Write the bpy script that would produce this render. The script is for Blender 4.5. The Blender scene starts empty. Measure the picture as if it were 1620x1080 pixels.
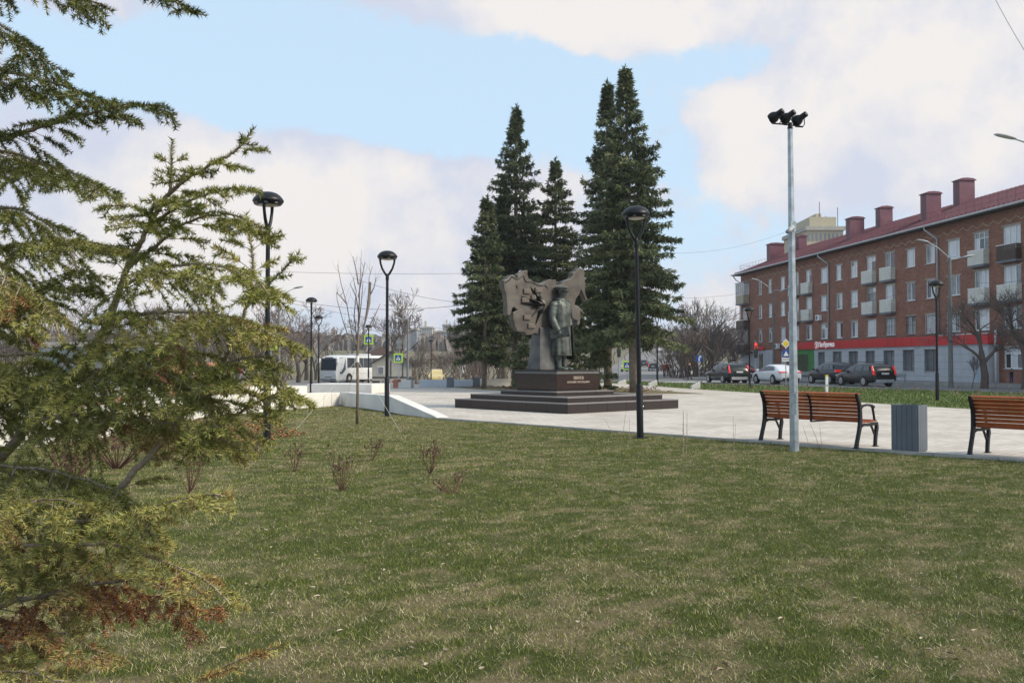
import bpy, bmesh, math, random
import numpy as np
from mathutils import Vector, Matrix
random.seed(7); RNG = np.random.default_rng(7)
S = bpy.context.scene
COL = S.collection
# ------------------------------------------------------------------ camera
EYE, FOC = 1.5, 1500.0
TH = math.atan(33 / 1500.0)
cam = bpy.data.cameras.new('camera'); cam.lens = 33.33; cam.sensor_width = 36
cam.clip_start = 0.05; cam.clip_end = 3000
camo = bpy.data.objects.new('camera', cam); COL.objects.link(camo)
camo.location = (0, 0, EYE); camo.rotation_euler = (math.pi / 2 + TH, 0, 0)
S.camera = camo
# ------------------------------------------------------------------ sun, sky, exposure
SUN_AZ, SUN_EL = math.radians(108), math.radians(38)      # azimuth clockwise from +Y
sun = bpy.data.lights.new('sun', 'SUN'); sun.energy = 4.3; sun.angle = math.radians(18); sun.color = (1.0, .89, .72)
suno = bpy.data.objects.new('sun', sun); COL.objects.link(suno)
sd = Vector((math.sin(SUN_AZ) * math.cos(SUN_EL), math.cos(SUN_AZ) * math.cos(SUN_EL), math.sin(SUN_EL)))
suno.rotation_euler = sd.to_track_quat('Z', 'Y').to_euler()
W = bpy.data.worlds.new('World'); S.world = W; W.use_nodes = True
def build_sky():
    nt = W.node_tree; nt.nodes.clear(); N = nt.nodes.new; L = nt.links.new
    out = N('ShaderNodeOutputWorld'); bg = N('ShaderNodeBackground'); bg.inputs[1].default_value = .1
    sky = N('ShaderNodeTexSky'); sky.sky_type = 'NISHITA'; sky.sun_disc = False
    sky.sun_elevation = SUN_EL; sky.sun_rotation = SUN_AZ; sky.air_density = 1.0; sky.dust_density = 1.2; sky.ozone_density = 2.0
    tc = N('ShaderNodeTexCoord'); D = tc.outputs['Generated']
    def math_(op, a, b=None, clamp=False):
        n = N('ShaderNodeMath'); n.operation = op; n.use_clamp = clamp
        for i, v in enumerate((a, b)):
            if v is None: continue
            if isinstance(v, (int, float)): n.inputs[i].default_value = v
            else: L(v, n.inputs[i])
        return n.outputs[0]
    sep = N('ShaderNodeSeparateXYZ'); L(D, sep.inputs[0])
    zz = math_('ADD', math_('MAXIMUM', sep.outputs[2], 0.0), .10)
    comb = N('ShaderNodeCombineXYZ')
    L(math_('DIVIDE', sep.outputs[0], zz), comb.inputs[0]); L(math_('DIVIDE', sep.outputs[1], zz), comb.inputs[1])
    def noise(vec, scale, detail, rough, seed=0):
        n = N('ShaderNodeTexNoise'); n.noise_dimensions = '4D'; n.inputs['Scale'].default_value = scale
        n.inputs['W'].default_value = seed; n.inputs['Detail'].default_value = detail; n.inputs['Roughness'].default_value = rough
        L(vec, n.inputs['Vector']); return n.outputs[0]
    n1 = noise(D, 4.2, 7, .56, 3.1)
    n2 = noise(comb.outputs[0], .9, 6, .6, 1.3)
    nwarp = noise(D, 9, 5, .6, 7.7)
    n4 = noise(D, 14, 8, .62, 21.0)
    val = math_('ADD', math_('ADD', math_('MULTIPLY', math_('SUBTRACT', n1, .5), 1.5), .66), math_('MULTIPLY', math_('SUBTRACT', n4, .5), .95))
    # cloud banks and clear gaps given by their direction in the sky
    BL = [(310, 330, 420, 165, .50), (640, 350, 300, 150, .42), (760, 5, 260, 95, .34), (1090, 20, 190, 75, .32), (1330, 240, 330, 160, .50),
          (1500, 90, 300, 170, .42), (430, 55, 34, 17, .40), (230, -10, 200, 50, .30), (720, 190, 80, 34, .25), (1100, 470, 400, 90, .25), (60,420,300,150,.3),
          (450, 120, 360, 95, -.50), (740, 150, 260, 75, -.42), (1080, 95, 110, 48, -.28), (690, 232, 120, 36, -.28), (1000, 215, 120, 90, -.22), (1080, 330, 70, 120, -.22)]
    for (px, py, rx, ry, wgt) in BL:
        c = Vector(((px - 810) / FOC, 1, (573 - py) / FOC)).normalized()
        v = N('ShaderNodeVectorMath'); v.operation = 'SUBTRACT'; L(D, v.inputs[0]); v.inputs[1].default_value = c
        v2 = N('ShaderNodeVectorMath'); v2.operation = 'MULTIPLY'; L(v.outputs[0], v2.inputs[0]); v2.inputs[1].default_value = (FOC / rx, 1.0, FOC / ry)
        ln = N('ShaderNodeVectorMath'); ln.operation = 'LENGTH'; L(v2.outputs[0], ln.inputs[0])
        r2 = math_('ADD', ln.outputs['Value'], math_('MULTIPLY', math_('SUBTRACT', nwarp, .5), 1.1))
        g = N('ShaderNodeMapRange'); g.interpolation_type = 'SMOOTHSTEP'; L(r2, g.inputs[0])
        g.inputs[1].default_value = .25; g.inputs[2].default_value = 1.3; g.inputs[3].default_value = wgt; g.inputs[4].default_value = 0
        val = math_('ADD', val, g.outputs[0])
    mr = N('ShaderNodeMapRange'); mr.interpolation_type = 'SMOOTHSTEP'; L(val, mr.inputs[0])
    mr.inputs[1].default_value = .66; mr.inputs[2].default_value = .90; mr.inputs[3].default_value = .0; mr.inputs[4].default_value = 1
    # pale veil towards the horizon
    hz = N('ShaderNodeMapRange'); hz.interpolation_type = 'SMOOTHSTEP'; L(sep.outputs[2], hz.inputs[0])
    hz.inputs[1].default_value = 0.0; hz.inputs[2].default_value = .16; hz.inputs[3].default_value = .8; hz.inputs[4].default_value = .0
    cov = math_('MAXIMUM', mr.outputs[0], hz.outputs[0])
    shade = noise(D, 5.0, 8, .62, 12.0)
    cr = N('ShaderNodeValToRGB'); L(math_('ADD', shade, math_('MULTIPLY', math_('SUBTRACT', val, .9), .25)), cr.inputs[0])
    cr.color_ramp.elements[0].position = .45; cr.color_ramp.elements[0].color = (5.75, 6.15, 7.3, 1)
    cr.color_ramp.elements[1].position = .63; cr.color_ramp.elements[1].color = (7.9, 7.6, 7.45, 1)
    veil = N('ShaderNodeMix'); veil.data_type = 'RGBA'; veil.inputs[0].default_value = .74
    sk = N('ShaderNodeMix'); sk.data_type = 'RGBA'; sk.blend_type = 'MULTIPLY'; sk.inputs[0].default_value = 1
    L(sky.outputs[0], sk.inputs[6]); sk.inputs[7].default_value = (1.0, 1.0, 1.0, 1)
    L(sk.outputs[2], veil.inputs[6]); veil.inputs[7].default_value = (6.3, 8.3, 10.1, 1)
    mx = N('ShaderNodeMix'); mx.data_type = 'RGBA'; L(cov, mx.inputs[0]); L(veil.outputs[2], mx.inputs[6]); L(cr.outputs[0], mx.inputs[7])
    L(mx.outputs[2], bg.inputs[0]); L(bg.outputs[0], out.inputs[0])
build_sky()
S.view_settings.view_transform = 'Standard'; S.view_settings.look = 'None'
S.view_settings.gamma = 1; S.view_settings.use_curve_mapping = False; S.view_settings.exposure = 0.20
# ------------------------------------------------------------------ helpers
R_ = Vector((1, 0, 0)); F_ = Vector((0, math.cos(TH), math.sin(TH))); U_ = Vector((0, -math.sin(TH), math.cos(TH)))
def ray(px, py): return R_ * ((px - 810) / FOC) + F_ + U_ * ((540 - py) / FOC)
def G(px, py, z=0.0):                       # where the line of sight meets height z
    r = ray(px, py); t = (z - EYE) / r.z
    return Vector((r.x * t, r.y * t, z))
def W3(px, py, d):                          # point at distance d (metres north)
    r = ray(px, py); t = d / r.y
    return Vector((r.x * t, d, EYE + r.z * t))
def XD(px, d): return (px - 810) / FOC * d
def onplane(px, py, p0, n):
    r = ray(px, py); o = Vector((0, 0, EYE)); t = (Vector(p0) - o).dot(n) / r.dot(n)
    return o + r * t
def ss(a, b, x):
    t = np.clip((x - a) / (b - a), 0, 1); return t * t * (3 - 2 * t)
def T(x, y):                                # terrain height
    left = 1 - ss(0, 14, x - (y - 60) * .02)
    return -0.8 * ss(64, 100, y) * left + 9.5 * ss(170, 430, y)
def hsh(i, j, s): 
    v = np.sin(i * 127.1 + j * 311.7 + s * 74.7) * 43758.5453
    return v - np.floor(v)
def vnoise(x, y, s=0):
    xi, yi = np.floor(x), np.floor(y); xf, yf = x - xi, y - yi
    u, v = xf * xf * (3 - 2 * xf), yf * yf * (3 - 2 * yf)
    a, b, c, d = hsh(xi, yi, s), hsh(xi + 1, yi, s), hsh(xi, yi + 1, s), hsh(xi + 1, yi + 1, s)
    return (a * (1 - u) + b * u) * (1 - v) + (c * (1 - u) + d * u) * v
def dryness(x, y):
    n = .07 * vnoise(x * .45 + 3, y * .33, 1) + .13 * vnoise(x * 1.3, y * 1.0, 2) + .25 * vnoise(x * 3.7, y * 3.1, 3) + .55 * vnoise(x * 14.1, y * 12.3, 4)
    n = n + .11 * (1 - ss(4, 8, y)) + .07 * ss(15, 23, y) * (1 - ss(-3, 3, x)) - .03
    return n
def ordn(i):
    return ['leftmost', 'second', 'third', 'fourth', 'fifth', 'sixth', 'seventh', 'eighth', 'ninth', 'tenth', 'eleventh', 'twelfth', 'thirteenth', 'fourteenth', 'fifteenth', 'sixteenth', 'seventeenth', 'eighteenth', 'nineteenth', 'twentieth', 'twenty first', 'twenty second', 'twenty third', 'twenty fourth', 'twenty fifth'][i]
def relabel(objs, key, fmt):
    for i, (k, o) in enumerate(sorted(zip(key, objs), key=lambda q: q[0])): o['label'] = fmt % ordn(i)
# materials
MATS = {}
def mat(name, col, rough=.6, metal=0., var=.12, scale=3., bump=0., bscale=40., spec=.5, emit=None, estr=0., detail=4, col2=None, tc='Object', alpha=None):
    if name in MATS: return MATS[name]
    m = bpy.data.materials.new(name); m.use_nodes = True; nt = m.node_tree; b = nt.nodes['Principled BSDF']
    b.inputs['Roughness'].default_value = rough; b.inputs['Metallic'].default_value = metal
    b.inputs['Specular IOR Level'].default_value = spec
    N = nt.nodes.new; L = nt.links.new
    t = N('ShaderNodeTexCoord'); no = N('ShaderNodeTexNoise'); no.inputs['Scale'].default_value = scale; no.inputs['Detail'].default_value = detail
    L(t.outputs[tc], no.inputs['Vector'])
    r = N('ShaderNodeValToRGB'); L(no.outputs[0], r.inputs[0])
    c2 = col2 if col2 else tuple(min(1, c * (1 + var)) for c in col); c1 = col if col2 else tuple(c * (1 - var) for c in col)
    r.color_ramp.elements[0].position = .33; r.color_ramp.elements[0].color = (*c1, 1)
    r.color_ramp.elements[1].position = .67; r.color_ramp.elements[1].color = (*c2, 1)
    L(r.outputs[0], b.inputs['Base Color'])
    rr = N('ShaderNodeMapRange'); L(no.outputs[0], rr.inputs[0]); rr.inputs[3].default_value = max(0.02, rough - .08); rr.inputs[4].default_value = min(1, rough + .08)
    L(rr.outputs[0], b.inputs['Roughness'])
    if bump:
        n2 = N('ShaderNodeTexNoise'); n2.inputs['Scale'].default_value = bscale; n2.inputs['Detail'].default_value = 3; L(t.outputs[tc], n2.inputs['Vector'])
        bp = N('ShaderNodeBump'); bp.inputs['Strength'].default_value = bump; bp.inputs['Distance'].default_value = .02
        L(n2.outputs[0], bp.inputs['Height']); L(bp.outputs[0], b.inputs['Normal'])
    if emit: b.inputs['Emission Color'].default_value = (*emit, 1); b.inputs['Emission Strength'].default_value = estr
    MATS[name] = m; return m
def ramp_mat(name, attr, stops, rough=.7, spec=.2, sheen=0, trans=0.):
    m = bpy.data.materials.new(name); m.use_nodes = True; nt = m.node_tree; b = nt.nodes['Principled BSDF']
    a = nt.nodes.new('ShaderNodeAttribute'); a.attribute_name = attr
    r = nt.nodes.new('ShaderNodeValToRGB'); nt.links.new(a.outputs['Fac'], r.inputs[0])
    e = r.color_ramp.elements
    while len(e) < len(stops): e.new(.5)
    for k, (p, c) in enumerate(stops): e[k].position = p; e[k].color = (*c, 1)
    nt.links.new(r.outputs[0], b.inputs['Base Color']); b.inputs['Roughness'].default_value = rough; b.inputs['Specular IOR Level'].default_value = spec
    MATS[name] = m; return m
class MB:
    def __init__(s): s.v = []; s.f = []; s.m = []; s.mi = 0
    def add(s, vs, fs):
        o = len(s.v); s.v += [tuple(p) for p in vs]; s.f += [tuple(i + o for i in f) for f in fs]; s.m += [s.mi] * len(fs); return s
    def box(s, x0, x1, y0, y1, z0, z1):
        return s.add([(x0, y0, z0), (x1, y0, z0), (x1, y1, z0), (x0, y1, z0), (x0, y0, z1), (x1, y0, z1), (x1, y1, z1), (x0, y1, z1)],
                     [(0, 3, 2, 1), (4, 5, 6, 7), (0, 1, 5, 4), (1, 2, 6, 5), (2, 3, 7, 6), (3, 0, 4, 7)])
    def hexa(s, b, t):      # bottom 4, top 4 points
        return s.add(list(b) + list(t), [(0, 3, 2, 1), (4, 5, 6, 7), (0, 1, 5, 4), (1, 2, 6, 5), (2, 3, 7, 6), (3, 0, 4, 7)])
    def quad(s, *p): return s.add(p, [tuple(range(len(p)))])
    def tube(s, pts, rad, n=6, caps=True):
        pts = [Vector(p) for p in pts]; k = len(pts)
        if not isinstance(rad, (list, tuple)): rad = [rad] * k
        vs = []; prev = None
        for i, p in enumerate(pts):
            t = (pts[min(i + 1, k - 1)] - pts[max(i - 1, 0)])
            if t.length < 1e-9: t = Vector((0, 0, 1))
            t.normalize()
            if prev is None: a = t.orthogonal().normalized()
            else:
                a = prev - t * prev.dot(t)
                a = a.normalized() if a.length > 1e-6 else t.orthogonal().normalized()
            prev = a; b = t.cross(a)
            for j in range(n):
                th = 2 * math.pi * j / n; vs.append(p + (a * math.cos(th) + b * math.sin(th)) * rad[i])
        fs = [(i * n + j, i * n + (j + 1) % n, (i + 1) * n + (j + 1) % n, (i + 1) * n + j) for i in range(k - 1) for j in range(n)]
        if caps: fs += [tuple(range(n))[::-1], tuple((k - 1) * n + j for j in range(n))]
        return s.add(vs, fs)
    def lathe(s, prof, n=24, c=(0, 0, 0), sx=1, sy=1):
        vs = [(c[0] + r * math.cos(2 * math.pi * j / n) * sx, c[1] + r * math.sin(2 * math.pi * j / n) * sy, c[2] + z) for r, z in prof for j in range(n)]
        k = len(prof)
        fs = [(i * n + j, i * n + (j + 1) % n, (i + 1) * n + (j + 1) % n, (i + 1) * n + j) for i in range(k - 1) for j in range(n)]
        fs += [tuple(range(n))[::-1], tuple((k - 1) * n + j for j in range(n))]
        return s.add(vs, fs)
    def loft(s, rings, cap=True):       # rings of equal length
        n = len(rings[0]); vs = [p for r in rings for p in r]; k = len(rings)
        fs = [(i * n + j, i * n + (j + 1) % n, (i + 1) * n + (j + 1) % n, (i + 1) * n + j) for i in range(k - 1) for j in range(n)]
        if cap: fs += [tuple(range(n))[::-1], tuple((k - 1) * n + j for j in range(n))]
        return s.add(vs, fs)
    def prism(s, poly, off):            # polygon of 3D points extruded by vector off
        n = len(poly); off = Vector(off); p = [Vector(q) for q in poly]
        return s.add(p + [q + off for q in p], [tuple(range(n))[::-1], tuple(range(n, 2 * n))] + [(i, (i + 1) % n, (i + 1) % n + n, i + n) for i in range(n)])
    def xf(s, M, start=0):
        for i in range(start, len(s.v)): s.v[i] = tuple(M @ Vector(s.v[i]))
        return s
    def mesh(s, name, mats, smooth=False, fix=True):
        me = bpy.data.meshes.new(name); me.from_pydata(s.v, [], s.f)
        for m in (mats if isinstance(mats, (list, tuple)) else [mats]): me.materials.append(m)
        me.polygons.foreach_set('material_index', s.m)
        if smooth: me.polygons.foreach_set('use_smooth', [True] * len(s.f))
        if fix:
            b = bmesh.new(); b.from_mesh(me); bmesh.ops.recalc_face_normals(b, faces=b.faces[:]); b.to_mesh(me); b.free()
        me.update(); return me
    def build(s, name, mats, parent=None, smooth=False, bevel=0, kind=None, fix=True, seg=2, auto=None):
        o = link(name, s.mesh(name, mats, smooth or bool(auto), fix), parent, kind)
        if bevel:
            b = o.modifiers.new('bevel', 'BEVEL'); b.width = bevel; b.segments = seg; b.limit_method = 'ANGLE'; b.angle_limit = math.radians(35)
        if auto:
            import contextlib
            me = o.data; me.edges.foreach_set
            bm = bmesh.new(); bm.from_mesh(me); lim = math.radians(auto)
            for e in bm.edges:
                if len(e.link_faces) == 2 and e.calc_face_angle(0) > lim: e.smooth = False
            bm.to_mesh(me); bm.free()
        return o
def link(name, me, parent=None, kind=None):
    o = bpy.data.objects.new(name, me); COL.objects.link(o)
    if parent is not None: o.parent = parent
    if kind: o['kind'] = kind
    return o
def tag(o, label=None, cat=None, group=None, kind=None):
    if label: o['label'] = label
    if cat: o['category'] = cat
    if group: o['group'] = group
    if kind: o['kind'] = kind
    return o
def thing(name, label, cat, loc=(0, 0, 0), rz=0., group=None):
    o = bpy.data.objects.new(name, None); COL.objects.link(o); o.empty_display_size = .2
    o.location = loc; o.rotation_euler = (0, 0, rz); return tag(o, label, cat, group)
def copy_tree(o, parent=None):
    c = o.copy(); COL.objects.link(c)
    if parent is not None: c.parent = parent
    for ch in list(o.children): copy_tree(ch, c)
    return c
def copy_to(o, loc, rz, label=None, sc=None, group=None):
    c = copy_tree(o); c.location = loc; c.rotation_euler = (0, 0, rz)
    if sc is not None: c.scale = sc if isinstance(sc, tuple) else (sc, sc, sc)
    if label: c['label'] = label
    if group: c['group'] = group
    return c
def np_mesh(name, verts, faces_per, mats, attr=None, aname='tint', smooth=False):
    """verts (n*k,3) ; each face = faces_per consecutive vertices"""
    nf = len(verts) // faces_per; me = bpy.data.meshes.new(name)
    me.vertices.add(len(verts)); me.vertices.foreach_set('co', np.asarray(verts, dtype=np.float32).ravel())
    me.loops.add(nf * faces_per); me.loops.foreach_set('vertex_index', np.arange(nf * faces_per, dtype=np.int32))
    me.polygons.add(nf); me.polygons.foreach_set('loop_start', np.arange(0, nf * faces_per, faces_per, dtype=np.int32))
    me.polygons.foreach_set('loop_total', np.full(nf, faces_per, dtype=np.int32))
    for m in (mats if isinstance(mats, (list, tuple)) else [mats]): me.materials.append(m)
    if attr is not None:
        a = me.attributes.new(aname, 'FLOAT', 'FACE'); a.data.foreach_set('value', np.asarray(attr, dtype=np.float32))
    me.update(calc_edges=True); return me
def drape(name, poly, m, dz, step=4., thick=.0, parent=None, kind='structure'):
    bm = bmesh.new(); bm.faces.new([bm.verts.new((p[0], p[1], 0)) for p in poly])
    xs = [p[0] for p in poly]; ys = [p[1] for p in poly]
    for ax, lo, hi in ((0, min(xs), max(xs)), (1, min(ys), max(ys))):
        k = math.ceil(lo / step) * step
        while k < hi:
            co = (k, 0, 0) if ax == 0 else (0, k, 0); no = (1, 0, 0) if ax == 0 else (0, 1, 0)
            bmesh.ops.bisect_plane(bm, geom=bm.verts[:] + bm.edges[:] + bm.faces[:], plane_co=co, plane_no=no); k += step
    bmesh.ops.triangulate(bm, faces=[f for f in bm.faces if len(f.verts) > 4])
    for v in bm.verts: v.co.z = float(T(v.co.x, v.co.y)) + dz
    bmesh.ops.recalc_face_normals(bm, faces=bm.faces[:])
    if bm.faces[:] and bm.faces[0].normal.z < 0:
        bmesh.ops.reverse_faces(bm, faces=bm.faces[:])
    if thick:
        r = bmesh.ops.extrude_face_region(bm, geom=bm.faces[:])
        for v in [g for g in r['geom'] if isinstance(g, bmesh.types.BMVert)]: v.co.z -= thick
        bmesh.ops.recalc_face_normals(bm, faces=bm.faces[:])
    me = bpy.data.meshes.new(name); bm.to_mesh(me); bm.free(); me.materials.append(m)
    return link(name, me, parent, kind)
def text_mesh(body, size, depth, name, m, align='CENTER', bold=0.):
    cu = bpy.data.curves.new(name, 'FONT'); cu.body = body; cu.size = size; cu.extrude = depth; cu.align_x = align; cu.align_y = 'CENTER'; cu.offset = bold
    cu.resolution_u = 3
    o = bpy.data.objects.new(name, cu); COL.objects.link(o)
    bpy.context.view_layer.update()
    me = bpy.data.meshes.new_from_object(o.evaluated_get(bpy.context.evaluated_depsgraph_get()))
    bpy.data.objects.remove(o); me.materials.clear(); me.materials.append(m); me.name = name
    return me
def frame_mat(p, right, up):            # matrix whose x = right, y = up, z = normal
    right = Vector(right).normalized(); up = Vector(up).normalized(); n = right.cross(up)
    M = Matrix.Identity(4)
    for i in range(3): M[i][0] = right[i]; M[i][1] = up[i]; M[i][2] = n[i]; M[i][3] = p[i]
    return M
def inpoly(x, y, poly):
    x = np.asarray(x); y = np.asarray(y); r = np.zeros(x.shape, bool); n = len(poly)
    for i in range(n):
        x0, y0 = poly[i][:2]; x1, y1 = poly[(i + 1) % n][:2]
        c = ((y0 > y) != (y1 > y)) & (x < (x1 - x0) * (y - y0) / ((y1 - y0) or 1e-9) + x0); r ^= c
    return r
# common materials
BLACK = mat('black_powder_coat', (.007, .008, .010), .42, .0, .2, 8, spec=.28)
STEEL = mat('galvanised_steel', (.36, .40, .43), .42, .55, .22, 9, bump=.05, bscale=30)
WHITEP = mat('white_render', (.56, .545, .51), .8, 0, .06, 1.1, bump=.08, bscale=25, col2=(.70, .68, .64), detail=10)
CONC = mat('concrete_grey', (.35, .335, .305), .85, 0, .15, 2.5, bump=.15, bscale=30)
DCONC = mat('concrete_dark', (.17, .18, .20), .85, 0, .12, 2.5, bump=.1, bscale=30)
ASPH = mat('asphalt', (.10, .10, .105), .9, 0, .25, .6, bump=.2, bscale=60, detail=8)
TYRE = mat('tyre_rubber', (.012, .012, .012), .85)
GLASSD = mat('dark_glass', (.012, .016, .02), .06, 0, .1, spec=.9)
CHROME = mat('bright_alloy', (.5, .5, .52), .3, .8)
SKIN = mat('skin', (.45, .26, .18), .6)
BARK = mat('grey_bark', (.11, .085, .065), .95, 0, .35, 12, bump=.6, bscale=45)
# ------------------------------------------------------------------ ground
def grid_terrain():
    xs = np.concatenate([np.arange(-620, -120, 25), np.arange(-120, 120, 4), np.arange(120, 621, 25)])
    ys = np.concatenate([np.arange(-60, 260, 4), np.arange(260, 1200, 20)])
    X, Y = np.meshgrid(xs, ys); Z = T(X, Y) - .14
    v = np.stack([X.ravel(), Y.ravel(), Z.ravel()], 1); nx = len(xs)
    f = [(j * nx + i, j * nx + i + 1, (j + 1) * nx + i + 1, (j + 1) * nx + i) for j in range(len(ys) - 1) for i in range(nx - 1)]
    me = bpy.data.meshes.new('ground'); me.from_pydata(v.tolist(), [], f)
    me.materials.append(mat('rough_ground', (.085, .09, .04), .95, 0, .3, .25, col2=(.15, .12, .08), bump=.3, bscale=3, detail=8))
    link('ground', me, None, 'structure')
grid_terrain()
# near lawn: finely bumpy sheet
UD = Vector((-.669, .743, 0)); VD = Vector((.743, .669, 0))      # path direction and its normal
P0 = G(697, 663.2); PATH_A = P0; PATH_B = P0 - UD * 34
wallC = G(537, 641); WA1 = G(330, 657); WA2 = G(150, 692); WA3 = Vector((-9.2, 13.5, 0))
far_edge = [G(1660, 657), G(1527, 648), G(1440, 643), G(1366, 638), G(1280, 630), G(1200, 622.6), G(1080, 615), G(1010, 609.5), G(955, 606)]
PAVE = [P0, wallC + Vector((.25, .3, 0)), WA1, WA2, WA3, Vector((-30, 12, 0)), Vector((-48, 61, 0)), Vector((2, 62, 0))] + [Vector((8.0, 70, 0)), Vector((12, 66, 0))][:0] + far_edge[::-1] + [Vector((30, 5, 0)), Vector((26, -6, 0)), PATH_B]
def lawn():
    xs = np.arange(-16, 24.01, .16); ys = np.arange(-4, 37.01, .16)
    X, Y = np.meshgrid(xs, ys)
    Z = .03 * (vnoise(X * .7, Y * .7, 5) - .5) + .018 * (vnoise(X * 2.3, Y * 2.3, 6) - .5)
    d = dryness(X, Y); nx = len(xs)
    v = np.stack([X.ravel(), Y.ravel(), Z.ravel()], 1)
    f = [(j * nx + i, j * nx + i + 1, (j + 1) * nx + i + 1, (j + 1) * nx + i) for j in range(len(ys) - 1) for i in range(nx - 1)]
    me = bpy.data.meshes.new('lawn'); me.from_pydata(v.tolist(), [], f)
    a = me.attributes.new('dry', 'FLOAT', 'POINT'); a.data.foreach_set('value', d.ravel().astype(np.float32))
    m = bpy.data.materials.new('lawn_soil_and_thatch'); m.use_nodes = True; nt = m.node_tree; b = nt.nodes['Principled BSDF']; N = nt.nodes.new; L = nt.links.new
    at = N('ShaderNodeAttribute'); at.attribute_name = 'dry'; tc = N('ShaderNodeTexCoord')
    n1 = N('ShaderNodeTexNoise'); n1.inputs['Scale'].default_value = 28; n1.inputs['Detail'].default_value = 6; L(tc.outputs['Object'], n1.inputs['Vector'])
    n2 = N('ShaderNodeTexNoise'); n2.inputs['Scale'].default_value = 5; n2.inputs['Detail'].default_value = 5; L(tc.outputs['Object'], n2.inputs['Vector'])
    r = N('ShaderNodeValToRGB'); e = r.color_ramp.elements
    e[0].position = .36; e[0].color = (.040, .050, .014, 1); e[1].position = .66; e[1].color = (.125, .100, .058, 1)
    x = e.new(.5); x.color = (.062, .066, .026, 1)
    ad = N('ShaderNodeMath'); ad.operation = 'ADD'; L(at.outputs['Fac'], ad.inputs[0])
    m1 = N('ShaderNodeMath'); m1.operation = 'MULTIPLY_ADD'; L(n1.outputs[0], m1.inputs[0]); m1.inputs[1].default_value = .55; m1.inputs[2].default_value = -.275
    m2 = N('ShaderNodeMath'); m2.operation = 'MULTIPLY_ADD'; L(n2.outputs[0], m2.inputs[0]); m2.inputs[1].default_value = .35; m2.inputs[2].default_value = -.175
    a2 = N('ShaderNodeMath'); a2.operation = 'ADD'; L(m1.outputs[0], a2.inputs[0]); L(m2.outputs[0], a2.inputs[1]); L(a2.outputs[0], ad.inputs[1]); L(ad.outputs[0], r.inputs[0])
    L(r.outputs[0], b.inputs['Base Color']); b.inputs['Roughness'].default_value = .95; b.inputs['Specular IOR Level'].default_value = .1
    bp = N('ShaderNodeBump'); bp.inputs['Strength'].default_value = .6; bp.inputs['Distance'].default_value = .03; L(n1.outputs[0], bp.inputs['Height']); L(bp.outputs[0], b.inputs['Normal'])
    me.materials.append(m); me.polygons.foreach_set('use_smooth', [True] * len(f)); link('lawn', me, None, 'structure')
lawn()
# paving: small pale setts
def paving_mat():
    m = bpy.data.materials.new('pale_paving_setts'); m.use_nodes = True; nt = m.node_tree; b = nt.nodes['Principled BSDF']; N = nt.nodes.new; L = nt.links.new
    tc = N('ShaderNodeTexCoord'); mp = N('ShaderNodeMapping'); mp.inputs['Rotation'].default_value = (0, 0, math.atan2(UD.y, UD.x)); L(tc.outputs['Object'], mp.inputs[0])
    br = N('ShaderNodeTexBrick'); L(mp.outputs[0], br.inputs[0]); br.inputs['Scale'].default_value = 1; br.inputs['Brick Width'].default_value = .3; br.inputs['Row Height'].default_value = .15
    br.inputs['Mortar Size'].default_value = .006; br.inputs['Color1'].default_value = (.43, .395, .355, 1); br.inputs['Color2'].default_value = (.53, .485, .44, 1); br.inputs['Mortar'].default_value = (.24, .225, .20, 1)
    no = N('ShaderNodeTexNoise'); no.inputs['Scale'].default_value = .6; no.inputs['Detail'].default_value = 7; L(tc.outputs['Object'], no.inputs['Vector'])
    r = N('ShaderNodeValToRGB'); L(no.outputs[0], r.inputs[0]); r.color_ramp.elements[0].position = .35; r.color_ramp.elements[0].color = (.80, .79, .77, 1); r.color_ramp.elements[1].position = .6; r.color_ramp.elements[1].color = (1, 1, 1, 1)
    mx = N('ShaderNodeMix'); mx.data_type = 'RGBA'; mx.blend_type = 'MULTIPLY'; mx.inputs[0].default_value = 1; L(br.outputs[0], mx.inputs[6]); L(r.outputs[0], mx.inputs[7])
    L(mx.outputs[2], b.inputs['Base Color']); b.inputs['Roughness'].default_value = .85
    bp = N('ShaderNodeBump'); bp.inputs['Strength'].default_value = .3; bp.inputs['Distance'].default_value = .004; bp.invert = True; L(br.outputs['Fac'], bp.inputs['Height']); L(bp.outputs[0], b.inputs['Normal'])
    return m
PAVM = paving_mat()
drape('paved_path', PAVE, PAVM, .03, 6, .1)
# kerb stones between lawn and path
def kerb_line(name, a, b, top, w, h, label, step=1.0, m=CONC, gap=.012):
    a = Vector(a); b = Vector(b); d = (b - a); n = int(d.length / step); d.normalize(); ang = math.atan2(d.y, d.x)
    root = tag(link(name, None), label, 'kerb', None); root.location = a; root.rotation_euler = (0, 0, ang); root['kind'] = 'structure'
    me = MB().box(0, step - gap, -w / 2, w / 2, top - h, top).mesh('kerb_stone', m)
    for i in range(n):
        p = a + d * (i * step)
        o = link('kerb_stone', me, root); o.location = (i * step, 0, float(T(p.x, p.y)) + random.uniform(-.004, .004))
    return root
kerb_line('path_kerb', PATH_A + Vector((0, 0, 0)), PATH_B, .045, .09, .16, 'grey concrete edging stones between near lawn and pale path')
GRASSF = mat('verge_grass', (.065, .105, .018), .95, 0, .3, 1.2, col2=(.13, .14, .05), bump=.5, bscale=20, detail=8)
RK0 = Vector((40, 17, 0)); rk1 = G(1620, 623); rk2 = G(1350, 614.5); rk3 = G(1080, 606.5); rk4 = G(990, 602.8)
RK0 = rk1 + (rk1 - rk2).normalized() * 34
drape('grass_verge', [RK0, rk1, rk2, rk3, rk4, Vector((3, 76, 0)), Vector((1, 67, 0))] + [p for p in far_edge[::-1]] + [Vector((30, 6, 0))], GRASSF, .035, 4, .12)
ndir = (rk3 - rk1).normalized(); nperp = Vector((ndir.y, -ndir.x, 0)) 
if nperp.x < 0: nperp = -nperp
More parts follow.
